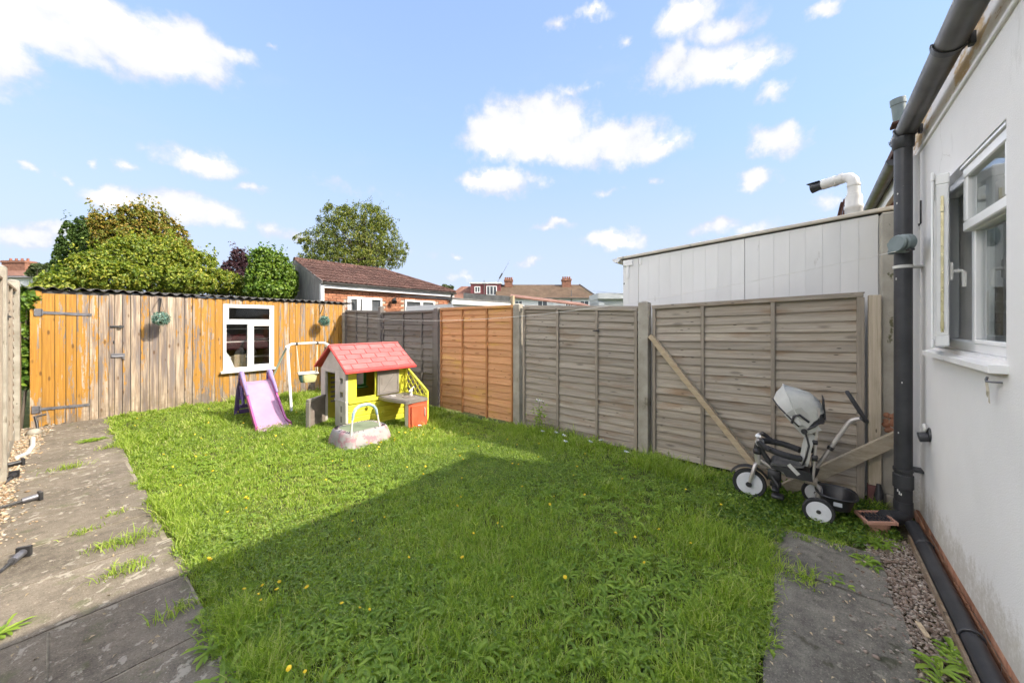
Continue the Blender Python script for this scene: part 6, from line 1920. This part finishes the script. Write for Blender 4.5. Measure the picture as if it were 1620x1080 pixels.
# seat
mb = MB(); mb.prism([(.10, .30), (.30, .335), (.31, .352), (.27, .36), (.12, .365), (.075, .36), (.06, .32)], -.125, .125, 'X')
st_ = to('seat', mb, K['black'])
rows = []
for y, z in ((.305, .352), (.29, .368), (.22, .372), (.14, .376), (.09, .392), (.075, .42)):
    rows.append([(x, y, z + .010 * (abs(x) / .12) ** 2) for x in np.linspace(-.12, .12, 7)])
to('seat_pad', MB().slab(rows, (0, 0, -.016)), K['seat_grey'], st_, sm=60)
mb = MB(); mb.plank((-.1285, .12, .325), (-.1285, .185, .395), .028, .004, up=(0, -.6, .8))
to('side_strap', mb, K['canvas_pale'], st_)
mb = MB(); mb.prism([(.03, .29), (.20, .29), (.235, .345), (.05, .36)], -.127, .127, 'X')
to('seat_shell', mb, K['black'], st_)
# backrest
rows = []
for (y, z, w_) in ((.095, .40, .10), (.085, .46, .118), (.075, .54, .12), (.062, .60, .118), (.05, .655, .09)):
    rows.append([(x * w_ / .12, y + .022 * (1 - (x / .12) ** 2) - .0, z) for x in np.linspace(-.12, .12, 7)])
bk = to('backrest', MB().slab(rows, (0, -.034, -.004)), K['canvas'], sm=60)
mb = MB()
for s_ in (-1, 1):
    mb.tube([(s_ * .10, .03, .30), (s_ * .105, .02, .45), (s_ * .105, .012, .62), (s_ * .115, .0, .78), (s_ * .12, -.005, .88)], .0095, 8)
mb.tube([(-.105, .02, .46), (.105, .02, .46)], .009, 8)
to('back_frame', mb, K['silver'], bk, sm=60)
mb = MB()
for s_ in (-1, 1):
    mb.tube([(s_ * .115, .075, .665), (s_ * .125, .055, .57), (s_ * .122, .075, .47), (s_ * .112, .095, .40)], .007, 6)
    mb.box(s_ * .105 - .018, s_ * .105 + .018, .0, .04, .455, .50, .006); mb.box(s_ * .105 - .015, s_ * .105 + .015, .0, .035, .585, .62, .006)
mb.plank((0, .016, .42), (0, .010, .64), .05, .012, up=(1, 0, 0))
to('harness', mb, K['black'], bk)
# guard ring
rg = []
for k in range(25):
    a = R(-60 + 300 * k / 24 - 90 + 60 + 0)
    a = R(-128 + 256 * k / 24)
    rg.append((.158 * math.sin(a), .205 + .185 * math.cos(a) * (1 if abs(a) < 1.6 else .85), .475 + .028 * math.cos(a)))
gr = to('guard_ring', MB().tube(rg, .025, 12), K['foam'], sm=60)
to('ring_clip', MB().tube([rg[11], rg[12], rg[13]], .031, 12), K['canvas_pale'], gr, sm=50)
to('ring_post', MB().tube([(0, .388, .49), (0, .365, .42), (0, .33, .36), (0, .30, .31)], [.022, .02, .024, .02], 10), K['black'], gr, sm=60)
# canopy: a fan of fabric arches turning about the pivots
piv = Vector((0, .085, .685))
ribs = [(R(46), .29, .150), (R(57), .335, .152), (R(68), .362, .152), (R(82), .335, .148), (R(98), .292, .142), (R(112), .262, .140), (R(126), .222, .136), (R(140), .17, .132)]
rows = []
for (a, rr_, hw) in ribs:
    r_ = []
    for k in range(19):
        th = math.pi * k / 18
        lat = math.cos(th); up_ = math.sin(th) ** .55
        q = rr_ * (.16 + .84 * up_)
        r_.append((-hw * (abs(lat) ** .75) * math.copysign(1, lat), piv.y + q * math.cos(a), piv.z + q * math.sin(a) - .012 * math.sin(th) * (1 if len(rows) % 2 else 0)))
    rows.append(r_)
for i_, r_ in enumerate(rows):
    for k, p in enumerate(r_):
        wv = .004 * math.sin(k * 1.7 + i_ * 2.3) + .003 * math.sin(k * .8 + i_ * 1.1)
        r_[k] = (p[0] * (1 + wv), p[1] + wv, p[2] + wv)
cn = to('canopy', MB().slab(rows[2:7], (0, 0, -.006)), K['canvas'], sm=70)
to('mesh_panel', MB().slab(rows[6:], (0, 0, -.006)), K['black'], cn, sm=70)
to('visor', MB().slab(rows[:3], (0, 0, -.005)), K['canvas_pale'], cn, sm=70)
to('piping', MB().tube(rows[0], .0065, 6), K['black'], cn, sm=60)
to('piping', MB().tube([Vector(p) + Vector((0, 0, .003)) for p in rows[2]], .0045, 6), K['canvas_pale'], cn, sm=60)
to('piping', MB().tube(rows[-1], .009, 6), K['black'], cn, sm=60)
mb = MB()
for s_ in (-1, 1):
    mb.tube([(s_ * .155, .165, .74), (s_ * .16, .15, .80), (s_ * .16, .115, .815), (s_ * .158, .055, .765)], .009, 8)
    mb.lathe([(.02, -.012), (.022, 0), (.02, .012)], 12, 'X', (s_ * .145, .085, .685))
mb.plank((0, -.035, .95), (0, -.045, .80), .22, .008, up=(1, 0, 0))
to('canopy_stay', mb, K['black'], cn)
# lower fabric skirt from the canopy to the seat back
rows2 = []
for (y0, z0, hw) in ((.215, .80, .150), (.16, .73, .146), (.115, .67, .125), (.085, .63, .112)):
    rows2.append([(-hw, y0, z0), (-hw - .004, y0 - .05, z0 + .045), (-hw, y0 - .11, z0 + .075)])
to('skirt', MB().slab(rows2, (.005, 0, 0)), K['canvas'], cn, sm=70)
# parent handle
hn = to('push_handle', MB().tube([(0, .045, .30), (0, -.04, .46), (0, -.16, .715), (0, -.185, .765), (0, -.205, .79), (0, -.235, .805), (0, -.27, .812)], .0145, 12), K['silver'], sm=60)
to('handle_clamp', MB().tube([(0, .055, .275), (0, .025, .335), (0, .005, .375)], [.036, .032, .024], 12), K['black'], hn, sm=40)
to('collar', MB().tube([(0, -.076, .535), (0, -.088, .56)], .022, 12), K['black'], hn, sm=40)
lp = []
dv = Vector((0, .085, .165)); c0 = Vector((0, -.235, .90))
for k in range(24):
    a = 2 * math.pi * k / 24
    lp.append(c0 + Vector((.085 * math.copysign(abs(math.cos(a)) ** .6, math.cos(a)), 0, 0)) + dv * .62 * math.copysign(abs(math.sin(a)) ** .7, math.sin(a)))
to('handle_loop', MB().tube(lp, .0145, 10, closed=True), K['foam'], hn, sm=60)
to('handle_boss', MB().tube([(0, -.262, .80), (0, -.285, .825)], .024, 12), K['black'], hn, sm=40)
# tub behind the axle
rows = []
def tub(z, kx, ky, cy=-.115):
    return [(kx * math.copysign(abs(math.cos(a)) ** .7, math.cos(a)), cy + ky * math.copysign(abs(math.sin(a)) ** .7, math.sin(a)), z) for a in [2 * math.pi * i / 28 for i in range(28)]]
mb = MB(); mb.grid([tub(.10, .0, .0), tub(.10, .11, .085), tub(.15, .125, .10), tub(.205, .14, .115), tub(.212, .155, .128), tub(.205, .160, .132), tub(.198, .154, .127), tub(.205, .135, .110), tub(.115, .105, .08), tub(.112, .0, .0)], close=True)
to('basket', mb, K['black'], sm=50)
mb = MB(); mb.plank((-.151, -.14, .165), (-.147, -.09, .165), .03, .002)
to('basket_label', mb, K['far_grey'])
mb = MB(); mb.plank((.05, -.03, .19), (-.05, -.03, .19), .045, .003)
to('basket_label', mb, K['far_grey'])

# ------------------------------------------------------------------ grass, weeds and flowers
def in_lawn(x, y):
    if y > 8.86 or x > 4.36: return False
    edge = .525 + .02 * math.sin(y * 2.3) + .02 * math.sin(y * 7.1 + 1) + .012 * math.sin(y * 17)
    if x < edge - .03: return False
    lim = .14 + .02 * math.sin(x * 4.1) + .02 * math.sin(x * 9.7 + 2)
    if x < 3.30 and y < lim: return False
    if y < -.50: return False
    if y < -.20 and x < 3.62: return False
    return True

def hgts(x, y):
    k = np.clip((y - .2) / .8, 0, 1)
    return k * (.018 * np.sin(x * 1.9 + .6 * y) + .014 * np.sin(y * 1.6 - x * .8 + 1.3)) - .008

def vnoise(x, y, s, seed):
    r_ = np.random.default_rng(seed)
    a = r_.uniform(0, 6.28, 8); f = r_.uniform(.6, 1.6, 8); ph = r_.uniform(0, 6.28, 8)
    v = 0
    for k in range(8):
        v = v + np.sin((x * np.cos(a[k]) + y * np.sin(a[k])) * f[k] * s + ph[k])
    return v / 8 * 1.6

def scatter(n, dens):
    """rejection sample over the lawn with density falling with distance from the terrace"""
    out = []
    tot = 0
    while tot < n:
        x = rng.uniform(.4, 4.4, n); y = rng.uniform(-.5, 8.9, n)
        keep = rng.uniform(0, 1, n) < dens(x, y)
        x, y = x[keep], y[keep]
        ok = np.array([in_lawn(a, b) for a, b in zip(x, y)], bool)
        out.append(np.stack([x[ok], y[ok]], 1)); tot += ok.sum()
    return np.concatenate(out)[:n]

def dist(x, y):
    return np.sqrt(x * x + y * y) * .9 + .1

def blades(name, XY, Z, L, Wd, lean, m, curl=.5):
    n = len(XY)
    a = rng.uniform(0, 6.283, n)
    hd = np.stack([np.cos(a), np.sin(a), np.zeros(n)], 1)
    sd_ = np.stack([-np.sin(a), np.cos(a), np.zeros(n)], 1)
    ln = np.abs(rng.normal(0, 1, n)) * lean + .12
    up = np.array([0, 0, 1.0])
    b = np.concatenate([XY, Z[:, None]], 1)
    d1 = unit(up + hd * ln[:, None] * .55)
    d2 = unit(up * .9 + hd * (ln[:, None] * 1.5 + curl * rng.uniform(.1, 1.2, (n, 1))))
    m1 = b + d1 * (L * .52)[:, None]
    t = m1 + d2 * (L * .48)[:, None]
    tw = unit(sd_ + hd * rng.normal(0, .5, (n, 1)))
    w0 = (Wd * .42)[:, None]; w1 = (Wd * .5)[:, None]; w2 = (Wd * .07)[:, None]
    V = np.stack([b - sd_ * w0, b + sd_ * w0, m1 + tw * w1, m1 - tw * w1, t + tw * w2, t - tw * w2], 1).reshape(-1, 3)
    i = (np.arange(n) * 6)[:, None]
    F = np.concatenate([i + np.array([[0, 1, 2, 3]]), i + np.array([[3, 2, 4, 5]])])
    return fast_mesh(name, V, F, m)

# tufts first, then a thinner even sward between them
NT_ = 9000
TC_ = scatter(NT_, lambda x, y: np.clip((2.3 / dist(x, y)) ** 1.15, .12, 1))
per = rng.integers(10, 30, NT_)
ti = np.repeat(np.arange(NT_), per)
off = rng.normal(0, 1, (len(ti), 2)) * rng.uniform(.010, .030, NT_)[ti][:, None]
XYt = TC_[ti] + off
thr = rng.uniform(.7, 1.45, NT_)[ti]
XYu = scatter(90000, lambda x, y: np.clip((2.3 / dist(x, y)) ** 1.25, .12, 1) * np.clip(.75 + .45 * vnoise(x, y, 3.2, 4), .25, 1))
XY = np.concatenate([XYt, XYu])
NG = len(XY)
hk = np.concatenate([thr, np.full(len(XYu), .85)])
D = dist(XY[:, 0], XY[:, 1])
tuft = np.clip(vnoise(XY[:, 0], XY[:, 1], 2.4, 9), -.2, 1)
tall = np.clip(1 + 1.0 * tuft, .7, 2.0)
# longer along the path, the fence and the pad where the mower does not reach
edge = np.maximum(np.exp(-((XY[:, 0] - .5) / .16) ** 2), np.exp(-((4.38 - XY[:, 0]) / .22) ** 2))
edge = np.maximum(edge, np.exp(-((8.87 - XY[:, 1]) / .22) ** 2) * .9)
edge = np.maximum(edge, .8 * np.exp(-((XY[:, 1] - .25) / .22) ** 2) * (XY[:, 0] < 3.2))
L = rng.uniform(.024, .058, NG) * hk * tall * (1 + .85 * edge)
Wd = rng.uniform(.0026, .0048, NG) * np.clip(D / 2.6, 1, 2.6)
bare = np.clip(vnoise(XY[:, 0], XY[:, 1], 4.3, 77) - .55, 0, 1) * 2
L *= np.clip(1 - bare, .35, 1)
obj('lawn_grass', blades('lawn_grass', XY, hgts(XY[:, 0], XY[:, 1]) - .012, L, Wd, .75, K['grass']), None, kind='stuff')

# tufts of longer grass
tufts = [(4.0, 1.25, .22, 700, .20), (3.9, .95, .16, 420, .17), (3.0, .55, .22, 560, .17), (2.75, .62, .14, 340, .15), (3.6, 4.35, .16, 380, .16), (3.75, 4.7, .12, 260, .2), (4.1, 2.2, .18, 360, .14),
         (.62, 2.3, .14, 420, .15), (.58, 1.9, .10, 300, .13), (.7, 2.9, .12, 260, .12), (2.0, 5.3, .2, 300, .10), (2.9, 8.3, .3, 700, .19), (3.4, 7.9, .35, 700, .18), (2.3, 8.6, .2, 420, .17), (1.5, 7.4, .3, 420, .10),
         (2.4, .34, .12, 320, .12), (2.1, .42, .14, 340, .13), (1.7, .40, .14, 340, .14), (3.35, 3.35, .2, 300, .10), (4.2, 3.3, .14, 260, .13), (3.2, 1.4, .14, 260, .12), (3.55, .5, .14, 260, .12), (1.1, 1.4, .2, 300, .11)]
px, pl, pw = [], [], []
for (x, y, r_, n, l) in tufts:
    q = rng.normal(0, .5, (n, 2)) * r_
    px.append(q + np.array([x, y])); pl.append(rng.uniform(.5, 1.1, n) * l); pw.append(rng.uniform(.0032, .0055, n) * max(1, math.hypot(x, y) / 3.2))
px = np.concatenate(px); pl = np.concatenate(pl); pw = np.concatenate(pw)
obj('long_grass', blades('long_grass', px, hgts(px[:, 0], px[:, 1]) - .012, pl, pw, .55, K['grass'], .9), None, kind='stuff')

# broad leaved weeds: rosettes of toothed, arching leaves
def rosettes(name, C, nl, L, Wd, m, rise=.5):
    V, F = [], []
    for (x, y, z), k, l, w_ in zip(C, nl, L, Wd):
        a0 = rng.uniform(0, 6.28)
        for j in range(k):
            a = a0 + j * 2.399 + rng.normal(0, .2)
            h = np.array([math.cos(a), math.sin(a), 0]); s_ = np.array([-math.sin(a), math.cos(a), 0])
            ll = l * rng.uniform(.6, 1.15); e = rise * rng.uniform(.35, 1.3)
            base = len(V)
            for (q, wq) in ((0, .18), (.25, .55), (.45, .95), (.62, .80), (.80, .95), (1.0, .08)):
                p = np.array([x, y, z]) + h * ll * q + np.array([0, 0, 1]) * ll * (e * q - .75 * e * q * q)
                ww = w_ * wq * .5
                V += [p - s_ * ww + np.array([0, 0, ww * .5]), p - np.array([0, 0, ww * .15]), p + s_ * ww + np.array([0, 0, ww * .5])]
            for i in range(5):
                b = base + i * 3
                F += [(b, b + 1, b + 4, b + 3), (b + 1, b + 2, b + 5, b + 4)]
    return fast_mesh(name, V, F, m, smooth=True)
n = 3000
C2 = scatter(n, lambda x, y: np.clip((2.2 / dist(x, y)) ** 1.1, .1, 1) * np.clip(.5 + .55 * vnoise(x, y, 2.6, 21), .1, 1))
z = hgts(C2[:, 0], C2[:, 1]) + .004
obj('lawn_weeds', rosettes('lawn_weeds', np.concatenate([C2, z[:, None]], 1), rng.integers(5, 10, n), rng.uniform(.028, .082, n) * np.clip(1.35 - .12 * dist(C2[:, 0], C2[:, 1]), .8, 1.2), rng.uniform(.010, .023, n), K['weed'], .75), None, kind='stuff')
# clover and creeping weeds: drifts of small round leaves
n = 60000
C3 = scatter(n, lambda x, y: np.clip((2.3 / dist(x, y)) ** 1.2, .08, 1) * np.clip(.22 + 1.0 * vnoise(x, y, 2.6, 33), .06, 1))
z = hgts(C3[:, 0], C3[:, 1]) + rng.uniform(.012, .042, n)
N3 = unit(np.stack([rng.normal(0, .35, n), rng.normal(0, .35, n), np.ones(n)], 1))
obj('clover', leaf_cloud('clover', np.concatenate([C3, z[:, None]], 1), N3, .0155, .95, K['clover'], fold=.08, jitter=.3), None, kind='stuff')
# low leafy ground cover under the tricycle and round the gully
n = 7000
q = []
while len(q) < n:
    x, y = rng.uniform(3.15, 4.42), rng.uniform(-.50, .62)
    k = vnoise(np.array([x]), np.array([y]), 5, 41)[0]
    if x < 3.45 and y < .14 + .05 * k: continue
    if x < 3.72 and y < -.32: continue
    if rng.uniform() < .55 + .5 * k: q.append((x, y))
q = np.array(q)
N3 = unit(np.stack([rng.normal(0, .5, n), rng.normal(0, .5, n), np.ones(n)], 1))
obj('ground_cover', leaf_cloud('ground_cover', np.concatenate([q, rng.uniform(.0, .055, n)[:, None]], 1), N3, .030, .55, K['ivy'], fold=.12, jitter=.4), None, kind='stuff')

# yellow dandelion-like flowers on thin stems
fm = MB()
fm.lathe([(.003, -.006), (.012, .0), (.0145, .004), (.010, .008), (.0, .010)], 10)
fh = mesh_of('petals', fm, 60); fh.materials.append(K['flower'])
sm_ = MB(); sm_.tube([(0, 0, -.10), (.006, 0, -.05), (0, 0, -.003)], .0014, 4)
sh_ = mesh_of('stem', sm_, 60); sh_.materials.append(K['stem'])
spots = [(.65, 2.43), (.70, 2.37), (.735, 2.42), (.80, 2.36), (.69, 2.30), (.76, 2.28), (.95, 1.93), (.98, 1.80), (1.0, 1.74), (.66, 1.66), (.62, 1.72), (1.42, 2.0), (1.33, 2.45), (1.62, 2.6), (2.05, 1.75), (2.08, 1.82), (1.55, 1.25), (1.85, 1.1),
         (2.45, 1.05), (2.55, .95), (2.72, .84), (2.68, .62), (2.3, .8), (2.85, 1.5), (2.95, 2.3), (3.0, 2.42), (3.1, 1.75), (3.3, 1.35), (3.5, .85), (3.35, .55), (2.62, 2.0), (2.2, 2.35), (2.3, 3.0), (3.62, 1.9), (3.5, 2.75), (2.75, 2.9), (2.9, 3.2)]
for k in range(75):
    x, y = rng.uniform(.6, 3.9), rng.uniform(1.6, 8.0)
    if (x > 3.3 and y > 4.2) or (2.1 < x < 3.7 and 4.3 < y < 6.2): continue
    spots.append((x, y))
for k in range(14):
    spots.append((2.55 + rng.normal(0, .35), 4.0 + rng.normal(0, .25)))
for (x, y) in spots:
    t = bpy.data.objects.new('yellow_flower', fh)
    h_ = float(hgts(np.array(x), np.array(y))) + rng.uniform(.055, .10)
    s_ = rng.uniform(.45, .8) * (1 + .035 * math.hypot(x, y))
    t.matrix_basis = Matrix.Translation((x, y, h_)) @ Matrix.Rotation(rng.uniform(-.5, .5), 4, 'X') @ Matrix.Rotation(rng.uniform(-.5, .5), 4, 'Y') @ Matrix.Scale(s_, 4)
    col.objects.link(t)
    if x < 1.1 and y < 2.5: lb = 'small yellow flower among those by the near path edge, in shade'
    elif y < 1.5: lb = 'small yellow flower in the shaded grass near the patio slabs'
    elif y < 2.95: lb = 'small yellow flower out in the shaded middle of the lawn'
    elif math.hypot(x - 2.55, y - 4.0) < .8: lb = 'small yellow flower in the sunlit grass in front of the trampoline'
    elif y > 5.5: lb = 'small yellow flower in the sunlit grass near the slide and shed'
    else: lb = 'small yellow flower in the sunlit middle of the lawn'
    tag(t, lb, 'flower', 'yellow dandelion flowers in the lawn')
    c = bpy.data.objects.new('stem', sh_); c.parent = t; col.objects.link(c)
# white yarrow heads by the fence
wf = MB()
for k in range(16):
    a = rng.uniform(0, 6.28); r_ = rng.uniform(0, .028)
    wf.lathe([(.002, -.003), (.0065, 0), (.0, .004)], 6, 'Z', (r_ * math.cos(a), r_ * math.sin(a), rng.uniform(-.004, .004)))
wm = mesh_of('petals', wf, 60); wm.materials.append(K['white_flower'])
for (x, y) in ((4.05, 2.75), (4.1, 2.45), (3.85, 2.28), (4.12, 1.95), (4.05, 2.05), (3.9, 1.55), (4.15, 2.6), (3.2, 4.25)):
    t = bpy.data.objects.new('white_flower', wm)
    t.matrix_basis = Matrix.Translation((x, y, .11 + rng.uniform(-.02, .04))) @ Matrix.Rotation(rng.uniform(-.3, .3), 4, 'X')
    col.objects.link(t)
    tag(t, 'white clustered flower head in the long grass by the fence', 'flower', 'white flower heads along the fence')
    c = bpy.data.objects.new('stem', sh_); c.parent = t; col.objects.link(c)

# weeds growing out of the joints: each a plant of its own
def paving_weed(x, y, r_, n, label, lm='grass', leafy=False):
    t = thing('paving_weed', label, 'weed', (x, y, .005), group='weeds in the paving joints')
    q = rng.normal(0, .38, (n, 2)) * np.array([r_ * 1.5, r_ * .8]) + np.array([x, y])
    if leafy:
        k = max(3, n // 12)
        me = rosettes('leaves', np.concatenate([q[:k], np.full((k, 1), .008)], 1), rng.integers(5, 9, k), rng.uniform(.6, 1.0, k) * r_ * 1.1, rng.uniform(.014, .026, k), K['weed'], .6)
    else:
        me = blades('leaves', q, np.full(n, .003), rng.uniform(.35, 1, n) * r_ * .9, rng.uniform(.003, .006, n), 1.2, K['grass'], 1.0)
    obj('leaves', me, None, t)
    return t
WL = [(-.17, 3.12, .10, 60, 'leafy dandelion weed at the left edge of the path, nearest the camera', True), (.27, 3.30, .12, 110, 'broad yellow green grass tuft in the path joint, second from the camera', False),
      (.36, 3.72, .14, 130, 'sprawling grass tuft with yellow flowers beside the lawn edge of the path', False), (.20, 3.78, .08, 90, 'small grass tuft in the middle of the sunlit path', False),
      (.12, 4.15, .08, 70, 'thin grass tuft left of the middle joint of the path', False), (.30, 4.35, .07, 50, 'thin brownish weed beside the lawn, halfway up the path', False),
      (.08, 6.1, .12, 120, 'spreading low weed in the upper part of the path', False), (.26, 7.3, .10, 110, 'bushy green weed on the path nearest the shed door', True), (.42, 6.7, .10, 90, 'green weed at the lawn edge high up the path', False),
      (.42, 2.62, .10, 90, 'grass tuft on the shadow edge beside the lawn', False), (.42, 1.95, .12, 80, 'pale weed in the shaded slab joint by the lawn', True), (.55, 2.2, .12, 120, 'green weed creeping from the lawn over the shaded slabs', True),
      (2.82, .02, .10, 130, 'long green weed in the joint between the two patio slabs', False), (2.93, -.13, .06, 36, 'small leafy weed at the right end of the patio joint', True),
      (2.35, -.47, .12, 120, 'big lush weed in the brown gravel by the wall, bottom right', True), (2.62, -.53, .07, 60, 'small leafy weed in the gravel against the edging board', True), (3.25, -.30, .08, 60, 'weed at the gravel edge of the far patio slab', True),
      (3.58, -.36, .10, 70, 'leafy weed in front of the terracotta gully', True), (4.22, 2.92, .16, 110, 'tall leafy weed against the weathered grey fence panel', True)]
for (x, y, r_, n, lb, lf) in WL:
    paving_weed(x, y, r_, n, lb, leafy=lf)
# tall stalk by the fence
t = thing('tall_weed', 'tall thin weed stalk with pale flower head in front of the weathered grey panel', 'weed', (4.22, 2.92, 0))
obj('stalk', MB().tube([(4.22, 2.92, 0), (4.225, 2.93, .25), (4.215, 2.92, .46)], .004, 5), K['stem'], t)
P = np.array([4.22, 2.92, .22]) + rng.normal(0, 1, (160, 3)) * np.array([.05, .05, .10])
obj('leaves', leaf_cloud('leaves', P, unit(rng.normal(0, 1, (160, 3))), .04, .4, K['weed']), None, t)
P = np.array([4.215, 2.92, .47]) + rng.normal(0, 1, (50, 3)) * np.array([.025, .025, .01])
obj('flower_head', leaf_cloud('flower_head', P, unit(rng.normal(0, .4, (50, 3)) + np.array([0, 0, 1])), .014, .8, K['white_flower']), None, t)

# ------------------------------------------------------------------ small things lying about
def stake_light(x, y, rz, label, L=.27, clear=True):
    t = thing('stake_light', label, 'garden light', (x, y, .02), rz, group='fallen garden stake lights on the path')
    mb = MB(); mb.lathe([(.034, 0), (.036, .012), (.03, .018)], 4, 'X', (.0, 0, .022)); mb.box(-.004, .02, -.034, .034, -.012, .056, .003)
    obj('lamp_head', mb, K['black'], t, local=True, sm=30)
    obj('lamp_body', MB().cyl((-.004, 0, .022), (-.09, 0, .016), .022, 12), K['galv'] if clear else K['black'], t, local=True, sm=40)
    obj('stake', MB().tube([(-.09, 0, .014), (-L * .7, .0, .008), (-L, 0, .004)], [.011, .009, .004], 8), K['iron'], t, local=True, sm=40)
stake_light(-.14, 4.02, R(65), 'dark stake light lying on the path, nearest the camera at the left edge')
stake_light(-.10, 5.22, R(12), 'long dark stake light lying across the gravel edge, second up the path', .34)
stake_light(-.27, 6.15, R(80), 'short black stake light in the gravel, third up the path', .22, False)
stake_light(-.24, 6.65, R(10), 'black stake light in the gravel nearest the far fence post', .16, False)
t = thing('white_pipe', 'short bent white pipe lying on the gravel at the foot of the fence post', 'pipe', (-.2, 7.3, .02))
obj('pipe', MB().tube([(-.20, 7.95, .03), (-.19, 7.5, .022), (-.22, 7.1, .022), (-.28, 6.95, .03)], .022, 10), K['white_plastic'], t, sm=60)
t = thing('garden_tap_stake', 'black bent stake standing by the corner of the shed', 'stake', (-.20, 8.6, 0))
obj('stake', MB().tube([(-.17, 8.5, -.02), (-.18, 8.55, .12), (-.20, 8.6, .20), (-.10, 8.62, .22)], .016, 8), K['black'], t, sm=60)
t = thing('cobble', 'rounded pale stone lying on the gravel beside the shed corner', 'stone', (-.20, 8.35, .03))
obj('stone', MB().lathe([(.01, -.05), (.06, -.03), (.075, .0), (.05, .04), (.005, .055)], 12, 'Z', (-.20, 8.35, .03)), K['concrete'], t, sm=70)
t = thing('wood_scrap', 'pale scrap of wood lying on the brown gravel', 'scrap', (2.72, -.46, .03))
obj('scrap', MB().plank((2.66, -.45, .022), (2.76, -.43, .025), .010, .022, b=.003), K['prop'], t, sm=30)
# dry leaves on the paving
n = 150
P = np.stack([rng.uniform(-.2, .5, n), rng.uniform(1.5, 8.5, n), rng.uniform(.010, .018, n)], 1)
P2 = np.stack([rng.uniform(1.8, 3.4, 60), rng.uniform(-.36, .2, 60), rng.uniform(.016, .022, 60)], 1)
P = np.concatenate([P, P2])
obj('dry_leaves', leaf_cloud('dry_leaves', P, np.tile([0, 0, 1.0], (len(P), 1)), .022, .5, K['dryleaf'], fold=.15, jitter=.35), None, kind='stuff')
